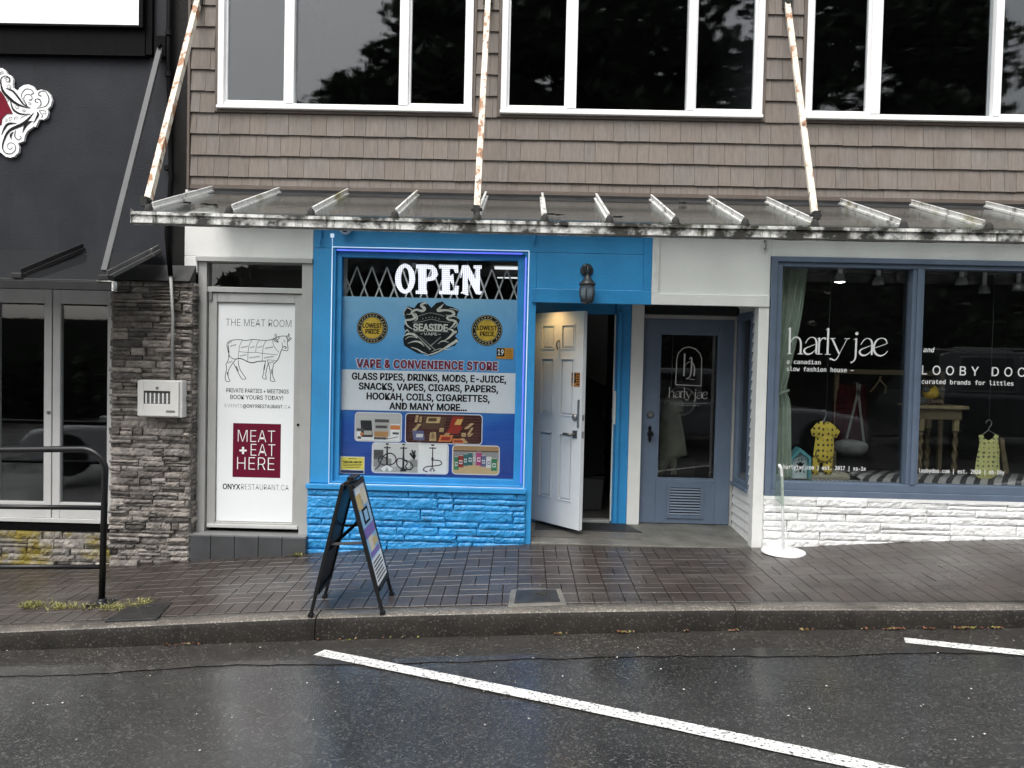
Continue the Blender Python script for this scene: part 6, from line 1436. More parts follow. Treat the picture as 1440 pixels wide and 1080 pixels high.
def garment(m, pts, Y, dep):
    """puffed cloth from an outline in x,z: front and back sheets meeting at the hem"""
    from mathutils.geometry import tessellate_polygon
    xs_ = [p[0] for p in pts]; zs_ = [p[1] for p in pts]
    bm = bmesh.new(); vs = [bm.verts.new((p[0], Y, p[1])) for p in pts]; f = bm.faces.new(vs)
    bm.faces.remove(f)
    for t3 in tessellate_polygon([[Vector((p[0], p[1], 0)) for p in pts]]): bm.faces.new([vs[q] for q in t3])
    for e in [e for e in bm.edges if not e.link_faces]: bm.edges.remove(e)
    bmesh.ops.recalc_face_normals(bm, faces=bm.faces)
    bmesh.ops.subdivide_edges(bm, edges=bm.edges, cuts=3, use_grid_fill=True)
    bm.verts.index_update(); ed = {v for e in bm.edges if e.is_boundary for v in e.verts}
    seg = [(Vector((a[0], a[1])), Vector((b[0], b[1]))) for a, b in zip(pts, pts[1:] + pts[:1])]
    def dist(p):
        return min(((p - (a + (b - a) * max(0, min(1, (p - a).dot(b - a) / max(1e-9, (b - a).length_squared))))).length) for a, b in seg)
    idx = []
    for sgn in (-1, 1):
        i0 = len(m.v)
        for v in bm.verts:
            d = dist(Vector((v.co.x, v.co.z))); k = min(1, d / .05) ** .6
            m.v.append((v.co.x, Y + sgn * dep * k + .012 * noise.noise((v.co.x*16, v.co.z*8, sgn)) * k, v.co.z))
        for fc in bm.faces:
            q = [i0 + v.index for v in fc.verts]
            n_ = fc.normal.y
            m.f.append(tuple(q if (n_ < 0) == (sgn < 0) else q[::-1])); m.m.append(0); m.s.append(True)
    bm.free()
def Z8(pts, Y): return [P(1060 + a/3.79, 560 + b/3.79, Y) for a, b in pts]
YG = .30
t = thing('romper', 'yellow spotted baby romper hanging in the left boutique pane', 'baby clothes', (*Z8([(370, 400)], YG)[0][:1], YG, Z8([(370, 400)], YG)[0][1]), 'baby clothes hung in the boutique window')
m = MB(); garment(m, Z8([(335, 132), (360, 122), (378, 130), (400, 124), (425, 140), (460, 178), (440, 212), (424, 205), (428, 260), (420, 330), (416, 405), (375, 405), (366, 345), (352, 345), (342, 408), (308, 408), (314, 320), (325, 240), (330, 205), (312, 202), (303, 170)], YG), YG, .022)
m.build('cloth', garment_mat('yellow_spotted_cloth', (.62, .46, .06), (.09, .07, .03), 'dot'), t)
m = MB(); h = Z8([(372, 128), (376, 112), (385, 95), (386, 76), (376, 62), (362, 70)], YG); m.tube([(a, YG, b) for a, b in h], .004, 8); a, b = Z8([(335, 140), (425, 145)], YG); c = Z8([(374, 118)], YG)[0]; m.tube([(a[0], YG, a[1]), (c[0], YG, c[1]), (b[0], YG, b[1])], .004, 8); m.tube([(h[3][0], YG, h[3][1]), (h[3][0], YG, 2.6)], .0012, 4); m.build('hanger', M_wire, t)
m = MB(); m.stroke(Z8([(330, 275), (325, 305), (350, 330), (385, 335), (415, 310)], YG), .010, YG - .027, .004); m.build('belt', mat('brown_cord', (.16, .11, .03), .8), t)
t = thing('bubble_suit', 'pale yellow patterned sleeveless baby suit hanging in the right boutique pane', 'baby clothes', (*Z8([(1245, 440)], YG)[0][:1], YG, Z8([(1245, 440)], YG)[0][1]), 'baby clothes hung in the boutique window')
m = MB(); garment(m, Z8([(1198, 198), (1222, 192), (1230, 215), (1252, 226), (1275, 212), (1285, 190), (1306, 196), (1304, 235), (1310, 275), (1308, 330), (1312, 385), (1300, 410), (1270, 425), (1258, 440), (1240, 446), (1225, 440), (1195, 425), (1176, 400), (1184, 340), (1195, 280), (1203, 240)], YG), YG, .02)
m.build('cloth', garment_mat('pale_patterned_cloth', (.56, .54, .20), (.17, .17, .09), 'net'), t)
m = MB(); h = Z8([(1252, 172), (1252, 158), (1266, 145), (1268, 125), (1254, 115), (1240, 122), (1238, 135)], YG); m.tube([(a, YG, b) for a, b in h], .004, 8); a, b, c = Z8([(1205, 205), (1300, 202), (1252, 170)], YG); m.tube([(a[0], YG, a[1]), (c[0], YG, c[1]), (b[0], YG, b[1])], .004, 8); m.tube([(h[4][0], YG, h[4][1]), (h[4][0], YG, 2.6)], .0012, 4); m.build('hanger', M_wire, t)
# little house box
YHB = .22
hb = thing('house_box', 'small teal house shaped box with a pale front in the left boutique pane', 'ornament', (*Z8([(248, 425)], YHB)[0][:1], YHB, .576))
o_ = [(191, 432), (193, 325), (248, 265), (307, 315), (305, 432)]; i_2 = [(204, 432), (206, 330), (248, 285), (295, 325), (293, 432)]
m = MB(); A_, B_ = Z8(o_, YHB), Z8(i_2, YHB); zfl = .576; A_ = [(a, max(b, zfl)) for a, b in A_]; B_ = [(a, max(b, zfl)) for a, b in B_]
for q in range(4): m.prism([A_[q], A_[q+1], B_[q+1], B_[q]][::1], YHB, YHB + .12)
o = m.build('case', mat('teal_paint', (.10, .30, .32), .5), hb)
bm2 = bmesh.new(); bm2.from_mesh(o.data); bmesh.ops.recalc_face_normals(bm2, faces=bm2.faces); bm2.to_mesh(o.data); bm2.free()
m = MB(); m.poly([(a, YHB + .05, b) for a, b in B_][::-1]); m.build('front_panel', mat('pale_teal', (.55, .64, .62), .6), hb)
m = MB()
for p_, w_ in ((((248, 340), (248, 395)), (16, 10)), (((230, 345), (248, 360), (266, 345)), (5, 14, 5)), (((226, 372), (270, 372)), (12, 12)), (((232, 385), (225, 398)), (6, 4)), (((264, 385), (272, 398)), (6, 4)), (((238, 335), (243, 325)), (5, 5)), (((258, 335), (253, 325)), (5, 5))): m.stroke(Z8(p_, YHB + .045), [v * S(YHB)/3.79 for v in w_], YHB + .045)
m.build('emblem', M_ink, hb)
# striped blanket and mats on the platform
def stripes(name, a, b, kx):
    mm = bpy.data.materials.new(name); mm.use_nodes = True; nt = mm.node_tree; N = nt.nodes; L = nt.links; bb = N['Principled BSDF']; bb.inputs['Roughness'].default_value = .9
    tc = N.new('ShaderNodeTexCoord'); sx = N.new('ShaderNodeSeparateXYZ'); L.new(tc.outputs['Object'], sx.inputs[0]); ml = N.new('ShaderNodeMath'); ml.operation = 'MULTIPLY'; ml.inputs[1].default_value = kx; L.new(sx.outputs[0], ml.inputs[0])
    ad = N.new('ShaderNodeMath'); ad.operation = 'ADD'; L.new(ml.outputs[0], ad.inputs[0]); m2 = N.new('ShaderNodeMath'); m2.operation = 'MULTIPLY'; m2.inputs[1].default_value = -kx*.7; L.new(sx.outputs[1], m2.inputs[0]); L.new(m2.outputs[0], ad.inputs[1])
    fr = N.new('ShaderNodeMath'); fr.operation = 'FRACT'; L.new(ad.outputs[0], fr.inputs[0]); gt_ = N.new('ShaderNodeMath'); gt_.operation = 'GREATER_THAN'; gt_.inputs[1].default_value = .45; L.new(fr.outputs[0], gt_.inputs[0])
    mx = N.new('ShaderNodeMix'); mx.data_type = 'RGBA'; mx.inputs[6].default_value = (*a, 1); mx.inputs[7].default_value = (*b, 1); L.new(gt_.outputs[0], mx.inputs[0]); L.new(mx.outputs[2], bb.inputs['Base Color']); return mm
m = MB(); 
for (xa, xb) in ((3.02, 5.7),):
    n = 60
    for q in range(n + 1):
        xx = xa + (xb - xa)*q/n; 
        for (yy, zz_) in ((.14, .580), (.16, .628), (.30, .645 + .006*math.sin(q*.9)), (.70, .640)): m.v.append((xx, yy + .004*math.sin(q*1.3), zz_ + .004*noise.noise((xx*7, yy*5, 0))))
    for q in range(n):
        for b in range(3): i = q*4 + b; m.f.append((i, i+4, i+5, i+1)); m.m.append(0); m.s.append(True)
o = m.build('striped_blanket', stripes('black_white_stripes', (.03, .03, .032), (.28, .27, .25), 8.2)); so = o.modifiers.new('s', 'SOLIDIFY'); so.thickness = .004; tag(o, 'black and white striped blanket along the bottom of the boutique window', 'blanket')
m = MB(); m.box(2.50, 3.0, .30, .72, .5755, .655); o = m.build('cushion', mat('beige_cushion', (.30, .27, .20), .9, var=.1), bevel=.03); tag(o, 'beige flat cushion behind the hanging yellow romper', 'cushion')
m = MB(); m.box(2.62, 3.32, .16, .26, .5755, .605); o = m.build('spotted_mat', garment_mat('spotted_mat_cloth', (.45, .44, .42), (.03, .03, .03), 'dot'), bevel=.01); tag(o, 'low black and white spotted mat at the front of the left boutique pane', 'mat')
# swing seat
YS = 1.05
def Zs(pts, Y): return [(a, Y, b) for a, b in Z8(pts, Y)]
t = thing('hammock_seat', 'grey cloth hammock seat hanging on two straps behind the yellow romper', 'hammock', Zs([(515, 300)], YS)[0])
m = MB(); c = Zs([(515, 262)], YS)[0]
m.lathe([(.001, -.10), (.10, -.085), (.155, -.03), (.165, .02), (.14, .055), (.07, .075), (.001, .06)], c, 22); m.build('seat', mat('grey_canvas', (.20, .20, .185), .9, var=.2, vscale=14, bump=.5, bscale=20), t)
m = MB()
for a, b in (((548, 0), (495, 215)), ((560, 0), (588, 240))): p, q = Zs([a], YS)[0], Zs([b], YS)[0]; p2 = Vector(p) + (Vector(p) - Vector(q)) * .35; m.bar(q, p2, .022, .006, up=(0, 1, 0))
m.build('strap', mat('pale_strap', (.24, .23, .20), .9), t)
# clothes frame and red garments behind
YF_ = 1.5
fr_ = thing('clothes_rail', 'pale wooden clothes rail with red garments behind the left boutique pane', 'clothes rail', (2.95, YF_, .05))
m = MB(); xa = P(1174, 600, YF_)[0]; xb = P(1274, 525, YF_)[0]; zt_ = P(1220, 523, YF_)[1]
m.box(xa - .02, xa + .02, YF_ - .02, YF_ + .02, .046, zt_ + .03); m.box(xa - .02, xb + .4, YF_ - .02, YF_ + .019, zt_ - .025, zt_ + .025); m.box(xb + .36, xb + .4, YF_ - .02, YF_ + .02, .046, zt_ - .026); m.build('frame', mat('pale_wood', (.30, .23, .13), .6, var=.15, vscale=12, stretch=(1, 1, 6)), fr_)
m = MB()
for q in range(5):
    xx = P(1180 + q*9, 570, YF_)[0]; garment(m, [(xx - .05, 1.42), (xx, 1.46), (xx + .05, 1.42), (xx + .075, 1.1), (xx + .07, .75), (xx - .07, .75), (xx - .075, 1.1)], YF_ + .02*q, .035)
m.build('red_garment', mat('dark_red_cloth', (.085, .008, .014), .9, var=.3, vscale=10), fr_)
m = MB(); h0 = Z8([(670, 190 - 560 + 355)], YF_)[0]
ha = [P(1060 + a/3.79, 340 + b/3.79, YF_ - .1) for a, b in ((675, 715), (672, 735), (640, 780), (620, 800))]; hbb = [P(1060 + a/3.79, 340 + b/3.79, YF_ - .1) for a, b in ((672, 735), (705, 770), (700, 810))]
m.tube([(a, YF_ - .1, b) for a, b in ha], .008, 6); m.tube([(a, YF_ - .1, b) for a, b in hbb], .008, 6); m.build('empty_hanger', mat('pale_wood', ()), fr_)
# table with twisted legs, bear
YT = .95
M_oak = mat('aged_oak', (.17, .125, .065), .6, var=.2, vscale=14)
tt = thing('side_table', 'wooden side table with twisted legs and scalloped top in the right boutique pane', 'table', (P(1322, 690, YT)[0], YT, .046))
zt2 = P(1312, 570, YT)[1]; tx0, tx1 = P(1277, 575, YT)[0], P(1348, 575, YT)[0]
m = MB(); m.box(tx0, tx1, YT - .18, YT + .22, zt2 - .012, zt2 + .006)
for q in range(20): xx = tx0 + (tx1 - tx0)*(q + .5)/20; m.lathe([(.012, -.006), (.012, .006)], (xx, YT - .181, zt2 - .014), 8, 'Y')
m.build('table_top', mat('pale_oak', (.36, .28, .15), .5, var=.1), tt)
m = MB(); m.box(tx0 + .03, tx1 - .05, YT - .15, YT - .13, zt2 - .13, zt2 - .013); m.box(tx0 + .03, tx1 - .05, YT + .17, YT + .19, zt2 - .13, zt2 - .013); m.build('apron', M_oak, tt)
for (xx, yy) in ((tx0 + .07, YT - .12), (tx1 - .09, YT - .12), (tx0 + .07, YT + .17), (tx1 - .20, YT + .17)):
    m = MB(); m.box(xx - .022, xx + .022, yy - .022, yy + .022, zt2 - .24, zt2 - .013, 1)
    zL_, n = zt2 - .25, 46; ring = []; i0 = len(m.v)
    for q in range(n + 1):
        zz_ = zL_ + (.05 - zL_)*q/n; tw = q * .55
        for e in range(8):
            a = 2*math.pi*e/8; r_ = .021 + .009*math.cos(2*(a - tw)) ; m.v.append((xx + r_*math.cos(a), yy + r_*math.sin(a), zz_))
    for q in range(n):
        for e in range(8): m.f.append((i0 + q*8 + e, i0 + (q+1)*8 + e, i0 + (q+1)*8 + (e+1) % 8, i0 + q*8 + (e+1) % 8)); m.m.append(0); m.s.append(True)
    m.build('leg', [M_oak, mat('pale_oak', ())], tt)
br = thing('teddy_bear', 'plush bear in a yellow knitted top sitting on the twisted leg table', 'soft toy', (P(1308, 565, YT)[0], YT, zt2 + .006))
M_plush = mat('brown_plush', (.16, .11, .07), .95, var=.25, vscale=30, bump=.8, bscale=90); M_gp = mat('grey_plush', (.17, .165, .155), .95, var=.2, vscale=30, bump=.8, bscale=90); M_yk = mat('yellow_knit', (.72, .47, .02), .9, var=.15, vscale=18, bump=.8, bscale=50)
def ball(m, c, r, mi=0, n=14):
    rx, ry, rz = r if isinstance(r, tuple) else (r, r, r); i0 = len(m.v)
    for a in range(n//2 + 1):
        th_ = math.pi * a/(n//2)
        for b in range(n): ph = 2*math.pi*b/n; m.v.append((c[0] + rx*math.sin(th_)*math.cos(ph), c[1] + ry*math.sin(th_)*math.sin(ph), c[2] + rz*math.cos(th_)))
    for a in range(n//2):
        for b in range(n): m.f.append((i0 + a*n + b, i0 + (a+1)*n + b, i0 + (a+1)*n + (b+1) % n, i0 + a*n + (b+1) % n)); m.m.append(mi); m.s.append(True)
cb = P(1309, 553, YT); sK = S(YT)
m = MB(); ball(m, (cb[0], YT, cb[1] + 1*sK), (11.5*sK, 9*sK, 10.5*sK)); m.build('knitted_top', M_yk, br)
m = MB(); hc = (P(1304, 539, YT)[0], YT - .02, P(1304, 540, YT)[1]); ball(m, hc, (8*sK, 7*sK, 7*sK)); ball(m, (hc[0] - 6*sK, hc[1], hc[2] + 6*sK), 2.6*sK); ball(m, (hc[0] + 6*sK, hc[1], hc[2] + 6*sK), 2.6*sK); ball(m, (hc[0], hc[1] - 6*sK, hc[2] - 1.5*sK), 3.2*sK); m.build('head', M_plush, br)
m = MB(); 
for dx_ in (-4, 6): ball(m, (cb[0] + dx_*sK, YT - .06, zt2 + .006 + 4*sK), (6*sK, 8*sK, 4.5*sK))
m.build('foot', M_plush, br)
m = MB(); ball(m, (cb[0] - 9*sK, YT - .03, cb[1] + 5*sK), (5*sK, 5*sK, 4*sK)); ball(m, (cb[0] + 12*sK, YT - .03, cb[1] + 5*sK), (5*sK, 5*sK, 4*sK)); m.build('arm', M_gp, br)
m = MB(); cc = P(1291, 561, YT); ball(m, (cc[0], YT - .05, zt2 + .006 + 5.5*sK), (8.5*sK, 7*sK, 5.5*sK)); o = m.build('plush_cushion', M_gp); tag(o, 'round grey plush cushion beside the teddy bear on the table', 'cushion')
# wooden stand behind the patterned suit
t = thing('wooden_stand', 'slim brown wooden stand behind the patterned baby suit', 'stand', (P(1410, 680, .6)[0], .62, .64))
m = MB(); a, b = Z8([(1320, 215), (1342, 385)], .62); m.bar((b[0], .62, .645), (a[0], .62, a[1]), .04, .02, up=(0, 1, 0)); m.bar((b[0] + .10, .75, .645), (a[0] + .01, .64, a[1]), .03, .02, up=(0, 1, 0)); m.build('leg', M_oak, t)
# ceiling spotlights
for k, (px, py, YY, lit) in enumerate(((1181, 396, .55, True), (1235, 400, .60, False), (1352, 400, .55, False), (1384, 412, .9, False), (1432, 408, .7, False))):
    x, z = P(px, py, YY)
    lab = ['lit ceiling spotlight near the curtain in the boutique', 'unlit ceiling spotlight left of the boutique mullion', 'unlit ceiling spotlight right of the boutique mullion', 'second unlit spotlight right of the mullion hanging lower at the back', 'tilted spotlight at the right edge of the boutique window'][k]
    t = thing('spotlight', lab, 'spotlight', (x, YY, z), 'spotlights on the boutique ceiling')
    m = MB(); m.tube([(x, YY, 2.70), (x, YY, z + .06)], .02, 10); m.build('stem', M_wm, t)
    m = MB(); m.lathe([(.03, .07), (.045, .05), (.055, 0), (.05, -.004)], (x, YY, z), 18); m.build('shade', mat('dull_white_shade', (.42, .42, .40), .5), t)
    if lit:
        m = MB(); m.lathe([(.045, 0), (.001, -.01)], (x, YY, z - .005), 18); m.build('bulb', mat('warm_white_bulb', (1, 1, 1), .4, emit=(1, .95, .85), estr=9), t)
# dress seen through the slate blue door
YDR = 1.25
t = thing('hanging_dress', 'pale green dress hanging behind the glass of the slate blue door', 'dress', (P(945, 640, YDR)[0], YDR, P(945, 670, YDR)[1]))
m = MB(); garment(m, [P(a, b, YDR) for a, b in ((936, 556), (944, 552), (952, 556), (962, 566), (960, 580), (956, 578), (962, 610), (966, 640), (952, 645), (951, 668), (944, 666), (942, 650), (932, 668), (926, 668), (928, 640), (926, 600))], YDR, .05)
m.build('cloth', mat('pale_green_cloth', (.22, .23, .18), .9, var=.15, vscale=9), t)
m = MB(); m.tube([(P(944, 552, YDR)[0], YDR, P(944, 552, YDR)[1]), (P(944, 552, YDR)[0], YDR, 2.05)], .004, 6); m.build('hanger', M_wire, t)
t = thing('wall_hoop', 'round pale hoop on the wall seen through the slate blue door glass', 'hoop', (P(958, 565, 1.6)[0], 1.6, P(958, 565, 1.6)[1]))
cc = P(958, 564, 1.6); m = MB(); m.tube([(cc[0] + .15*math.cos(a*.2618), 1.6, cc[1] + .15*math.sin(a*.2618)) for a in range(24)], .012, 8, closed=True); m.build('hoop', mat('pale_hoop', (.3, .29, .27), .6), t)
m = MB(); m.box(cc[0] - .3, cc[0] + .35, 2.4, 2.6, 1.25, 1.42); m.box(cc[0] - .3, cc[0] + .35, 2.4, 2.6, .046, .5); o = m.build('counter', mat('grey_counter', (.12, .12, .115), .6)); tag(o, 'grey shelf counter at the back seen through the slate blue door', 'counter')

# ================================================================== weeds and fallen leaves
rnd = random.Random(9)
M_weed = mat('yellow_green_weed', (.19, .18, .055), .7, island=.45)
m = MB()
spots_ = [(px, 853 + rnd.gauss(0, 2.2)) for px in [rnd.uniform(33, 205) for _ in range(70)]] + [(rnd.gauss(165, 10), rnd.gauss(856, 2)) for _ in range(28)] + [(rnd.gauss(40, 5), rnd.gauss(852, 2)) for _ in range(30)] + [(rnd.gauss(85, 6), rnd.gauss(854, 2)) for _ in range(30)] + [(rnd.gauss(203, 4), rnd.gauss(848, 2)) for _ in range(20)] + [(rnd.gauss(417, 4), rnd.gauss(781, 1.5)) for _ in range(26)]
for (px, py) in spots_:
    p = G(px, py, z_walk); 
    for _ in range(4):
        a = rnd.uniform(0, 6.28); h_ = rnd.uniform(.006, .034) * (1.0 if px > 60 else 1.2); l_ = rnd.uniform(.015, .07); w_ = rnd.uniform(.0015, .004)
        c = Vector((math.cos(a), math.sin(a), 0)); s_ = Vector((-c.y, c.x, 0)); b_ = Vector((p.x, p.y, z_walk(p.x, p.y) - .002))
        q1 = b_ + c*l_*.4 + Vector((0, 0, h_*.8)); q2 = b_ + c*l_ + Vector((0, 0, h_))
        m.poly([b_ - s_*w_, b_ + s_*w_, q1 + s_*w_, q1 - s_*w_]); m.poly([q1 - s_*w_, q1 + s_*w_, q2])
tag(m.build('weeds', M_weed), 'low yellow green weeds growing in the paver joints beside the handrail and door step', 'weeds', kind='stuff')
m = MB(); rl_ = []
for (cx_, n_, sp) in ((1258, 18, 7), (1302, 9, 5), (1352, 26, 10), (1395, 10, 6), (1130, 8, 3), (875, 12, 6), (790, 6, 8), (260, 10, 10), (235, 6, 5), (1030, 8, 6), (960, 5, 4), (500, 5, 20), (560, 4, 20), (1200, 6, 30)):
    for _ in range(n_):
        px = rnd.gauss(cx_, sp); base_y = 915 - (915 - 901)*px/480 if px < 480 else 901 - 13*(px - 480)/480 if px < 960 else 888 - 6*(px - 960)/480
        rl_.append((px, base_y + abs(rnd.gauss(0, 1.6)), 1))
for _ in range(60): rl_.append((rnd.uniform(0, 1440), rnd.uniform(900, 1060), 0))
for (px, py, k_) in rl_:
    p = G(px, py, z_road); r_ = rnd.uniform(.006, .016) if k_ else rnd.uniform(.004, .008); a = rnd.uniform(0, 6.28); z_ = z_road(p.x, p.y) + .012
    if p.y > KY - .02: p.y = KY - .03
    n = 6; mi = rnd.choice((0, 0, 1, 2)) if k_ else 3
    m.poly([(p.x + r_*(1 if q % 2 else .65)*math.cos(a + q*1.047), p.y + r_*(1 if q % 2 else .65)*math.sin(a + q*1.047), z_ + rnd.uniform(0, .014 if k_ else .003)) for q in range(n)], mi)
for _ in range(45):
    p = G(rnd.uniform(200, 1440), rnd.uniform(785, 845), z_walk); r_ = rnd.uniform(.003, .008); a = rnd.uniform(0, 6.28)
    m.poly([(p.x + r_*math.cos(a + q*1.57), p.y + r_*.7*math.sin(a + q*1.57), z_walk(p.x, p.y) + .006) for q in range(4)], 3)
tag(m.build('fallen_leaves', [mat('leaf_rust', (.14, .055, .028), .6), mat('leaf_tan', (.20, .145, .075), .6), mat('leaf_olive', (.16, .15, .03), .6), mat('litter_pale', (.50, .49, .45), .6)]), 'scattered rust and tan fallen leaves along the kerb', 'fallen leaves', kind='stuff')

# ================================================================== across the street: seen only as reflections in the glass
M_leaf = mat('dark_evergreen_leaf', (.062, .082, .052), .7, island=.6); M_bark = mat('dark_bark', (.04, .03, .022), .9, var=.3)
def leaves(m, c, r, n, rnd, size):
    for _ in range(n):
        u = Vector((rnd.gauss(0, 1), rnd.gauss(0, 1), rnd.gauss(0, 1))).normalized() * (rnd.random() ** .33)
        p = Vector((c[0] + u.x*r[0], c[1] + u.y*r[1], c[2] + u.z*r[2]))
        a = Vector((rnd.gauss(0, 1), rnd.gauss(0, 1), rnd.gauss(0, .6))).normalized(); b = a.orthogonal().normalized(); s_ = size * rnd.uniform(.5, 1.3)
        m.poly([p - a*s_, p + b*s_*.45, p + a*s_, p - b*s_*.45])
def tree(x, y, h, spread, seed, lab):
    rn = random.Random(seed); zg_ = z_road(x, y); t = thing('evergreen_tree', lab, 'tree', (x, y, zg_), 'trees across the street')
    m = MB(); m.tube([(x, y, zg_ - .2), (x + .1, y, zg_ + h*.4), (x - .1, y, zg_ + h*.75), (x, y, zg_ + h*.95)], [.38, .30, .18, .05], 10)
    cl2 = []
    for q in range(110):
        f_ = rn.uniform(.12, 1); a = rn.uniform(0, 6.28); rr = spread * (1 - (abs(f_ - .42)/.62)**1.6) * rn.uniform(.3, 1.0); z_ = zg_ + h*f_
        e = (x + rr*math.cos(a), y + rr*math.sin(a), z_); cl2.append(e)
        if q % 4 == 0: m.tube([(x, y, z_ - .8), ((x + e[0])/2, (y + e[1])/2, z_ - .25), e], [.10, .06, .02], 6)
    m.build('trunk', M_bark, t)
    m = MB()
    for e in cl2: leaves(m, e, (1.6, 1.6, .95), 120, rn, .34)
    m.build('crown', M_leaf, t)
tree(-3.6, -26, 17.5, 6.2, 1, 'dark evergreen tree reflected in the left upper window')
tree(-7.2, -25.5, 13.6, 3.6, 6, 'shorter dark evergreen tree reflected at the left of the upper windows')
tree(1.2, -28, 19.5, 5.5, 7, 'tall dark evergreen tree reflected between the left and middle upper windows')
tree(4.5, -27, 20.5, 6.0, 2, 'tall dark evergreen tree reflected in the middle upper window')
tree(11.5, -26, 21.0, 6.0, 3, 'tall dark evergreen tree reflected in the right upper window')
tree(17.5, -27, 17.0, 4.5, 4, 'thinner evergreen tree reflected at the far right upper window')
tree(-11, -26, 5.6, 2.2, 5, 'small round tree reflected in the glass above the printed metal door')
m = MB(); rn = random.Random(12)
for q in range(120):
    x = rn.uniform(-45, 45); hh = rn.uniform(2.5, 4.6) if x < -8 else rn.uniform(4, 9)
    leaves(m, (x, -29 + rn.uniform(-2, 2), z_road(x, -29) + hh*.45), (2.2, 1.2, hh*.55), 130, rn, .38)
m.build('hedge_bank', M_leaf); bpy.data.objects['hedge_bank']['kind'] = 'stuff'; tag(bpy.data.objects['hedge_bank'], 'dark bank of shrubs across the street reflected in the shop glass', 'shrubs')
mb = MB(); mb.box(-60, 60, -31.5, -31, -4, 3.2); o = mb.build('hillside', mat('dark_earth', (.02, .024, .016), .9)); o['kind'] = 'structure'
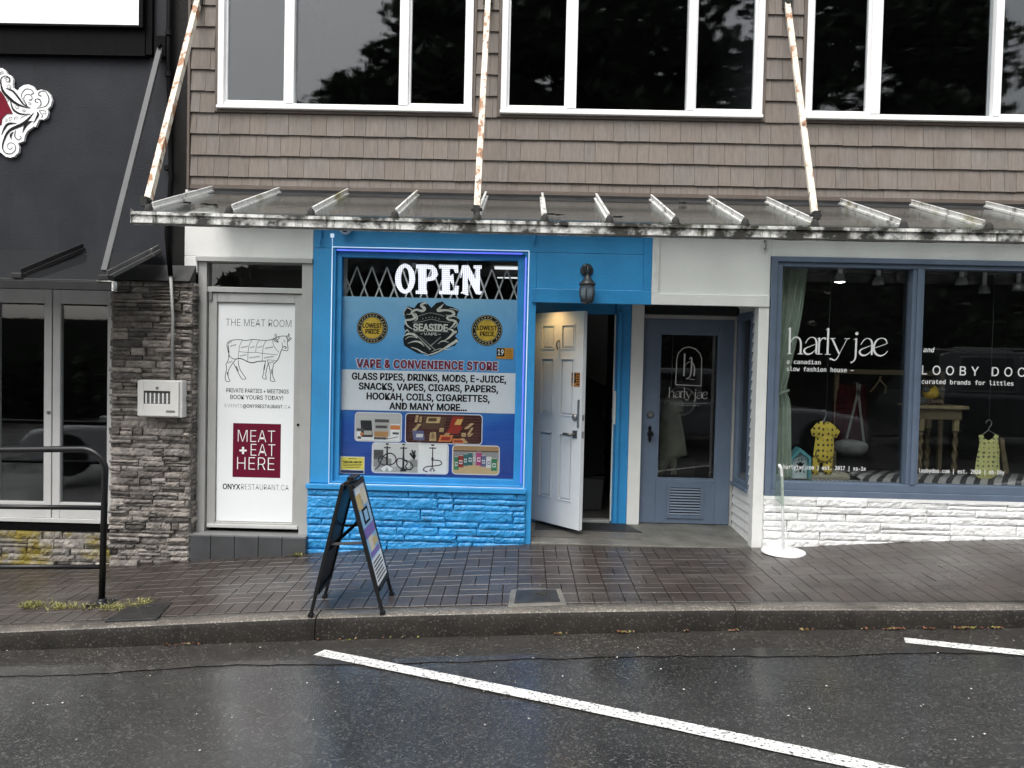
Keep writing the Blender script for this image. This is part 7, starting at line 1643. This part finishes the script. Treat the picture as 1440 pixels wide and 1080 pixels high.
def car(x, y, face, col, lab, L=4.3, Wd=1.78, H=1.5, suv=False):
    zg_ = z_road(x, y); t = thing('parked_car', lab, 'car', (x, y, zg_), 'cars parked behind the viewpoint')
    f = face
    def Q(u, v, w): return (x + f*u, y + v, zg_ + w)
    hw = Wd/2; hb_ = .95 if suv else .88
    low = [(-L/2, .35), (-L/2 + .05, .25), (L/2 - .1, .22), (L/2, .35), (L/2 + .02, .58), (L/2 - .15, .74), (L/2 - .9, hb_ - .02), (-L/2 + .1, hb_ + .03), (-L/2 - .02, .7)]
    m = MB(); i0 = len(m.v); prof = [(-hw, .93, 0), (-hw*.93, 1, .0), (hw*.93, 1, 0), (hw, .93, 0)]
    for (v, s_, _) in prof:
        for (a, b) in low: m.v.append(Q(a*(.985 if abs(v) == hw else 1), v, b if b < .5 else b - (.03 if abs(v) == hw else 0)))
    n = len(low)
    for k in range(3):
        for q in range(n): m.f.append((i0 + k*n + q, i0 + k*n + (q+1) % n, i0 + (k+1)*n + (q+1) % n, i0 + (k+1)*n + q)); m.m.append(0); m.s.append(False)
    m.f.append(tuple(i0 + q for q in range(n))); m.f.append(tuple(i0 + 3*n + q for q in reversed(range(n)))); m.m += [0, 0]; m.s += [False, False]
    cp_ = mat('car_paint_' + lab.split()[0], col, .35, metal=.1, coat=1.)
    bo = m.build('body', cp_, t, bevel=.05)
    bm3 = bmesh.new(); bm3.from_mesh(bo.data); bmesh.ops.recalc_face_normals(bm3, faces=bm3.faces); bm3.to_mesh(bo.data); bm3.free()
    rb_ = -L/2 + (.12 if suv else .25)
    gh = [(rb_, hb_), (L/2 - 1.35, hb_), (L/2 - 1.95, H - .03), (L/2 - 2.4, H), (rb_ + .45, H - .01), (rb_ + .25, H - .06)]
    m = MB(); i0 = len(m.v)
    for (v, k_) in ((-hw*.94, 0), (hw*.94, 0)):
        for (a, b) in gh: m.v.append(Q(a, v*(1 - .22*(b - hb_)/(H - hb_)), b))
    n = 6
    for q in range(n): m.f.append((i0 + q, i0 + (q+1) % n, i0 + n + (q+1) % n, i0 + n + q)); m.m.append(1 if q in (1, 5) else 0); m.s.append(False)
    m.f.append(tuple(i0 + q for q in range(n))); m.f.append(tuple(i0 + n + q for q in reversed(range(n)))); m.m += [0, 0]; m.s += [False, False]
    cb_ = m.build('cabin', [cp_, mat('car_glass', (.012, .013, .014), .05)], t, bevel=.03)
    bm3 = bmesh.new(); bm3.from_mesh(cb_.data); bmesh.ops.recalc_face_normals(bm3, faces=bm3.faces); bm3.to_mesh(cb_.data); bm3.free()
    for sv in (-1, 1):
        for (ua, ub) in ((rb_ + .5, rb_ + 1.45), (rb_ + 1.53, L/2 - 1.62)):
            m = MB(); va_ = hw*.94; yo = lambda b: sv*(va_*(1 - .22*(b - hb_)/(H - hb_)) + .012)
            b0, b1 = hb_ + .05, H - .10
            du = .30 if ub > 0 else 0
            pts = [Q(ua, yo(b0), b0), Q(ub, yo(b0), b0), Q(ub - du, yo(b1), b1), Q(ua + .05, yo(b1), b1)]
            m.poly(pts); m.build('side_glass', mat('car_glass', ()), t)
            if suv: m = MB(); m.tube([pts[0], pts[1], pts[2], pts[3]], .012, 6, closed=True); m.build('window_trim', M_chrome, t)
        if suv: m = MB(); m.tube([Q(rb_ + .4, sv*hw*.70, H - .02), Q(rb_ + .5, sv*hw*.70, H + .05), Q(L/2 - 2.3, sv*hw*.70, H + .05), Q(L/2 - 2.1, sv*hw*.70, H - .02)], .016, 8); m.build('roof_rail', M_chrome, t)
        m = MB(); m.hexa([Q(L/2 - .45, sv*hw*.60, .60), Q(L/2 - .03, sv*hw*.55, .56), Q(L/2 - .12, sv*hw*.93, .58), Q(L/2 - .50, sv*hw*1.0, .62), Q(L/2 - .50, sv*hw*.60, .76), Q(L/2 - .10, sv*hw*.55, .68), Q(L/2 - .20, sv*hw*.93, .70), Q(L/2 - .58, sv*hw*1.0, .78)]); m.build('headlight', mat('headlight_glass', (.5, .5, .5), .08, metal=.4), t)
        m = MB(); m.box(*sorted((x + f*(L/2 - 1.6), x + f*(L/2 - 1.45))), y + sv*(hw + .02), y + sv*(hw + .18), zg_ + hb_ + .02, zg_ + hb_ + .15); m.build('wing_mirror', cp_, t, bevel=.02)
        for ux in (L/2 - .82, -L/2 + .80):
            c = Q(ux, sv*(hw - .10), .32); m = MB(); m.lathe([(.19, -.10), (.30, -.11), (.325, -.09), (.325, .09), (.30, .11), (.19, .10)], c, 28, 'Y'); w_ = m.build('wheel', mat('tyre_rubber', (.015, .015, .015), .7), t)
            m = MB(); m.lathe([(.215, -.105), (.20, -.10), (.195, .10), (.215, .105)], c, 28, 'Y')
            for q in range(10): a = 2*math.pi*q/10; m.bar((c[0] + .03*math.cos(a), c[1] + sv*.085, c[2] + .03*math.sin(a)), (c[0] + .205*math.cos(a), c[1] + sv*.10, c[2] + .205*math.sin(a)), .024, .02, up=(0, 1, 0))
            m.lathe([(.045, -.10), (.045, .10)], c, 14, 'Y'); m.build('rim', mat('silver_rim', (.45, .45, .45), .3, metal=.8), w_)
            m = MB(); m.lathe([(.36, -.005), (.36, .005)], (c[0], y + sv*(hw + .003), c[2] + .02), 24, 'Y'); m.build('wheel_arch', mat('tyre_rubber', ()), t)
car(-6.3, -7.0, -1, (.80, .81, .82), 'silver parked car reflected in the restaurant door glass')
car(3.75, -7.1, 1, (.26, .27, .29), 'grey parked car reflected low in the left boutique pane')
car(9.1, -7.1, 1, (.03, .032, .036), 'black parked estate with roof rails reflected in the right boutique pane', H=1.68, suv=True, L=4.6)
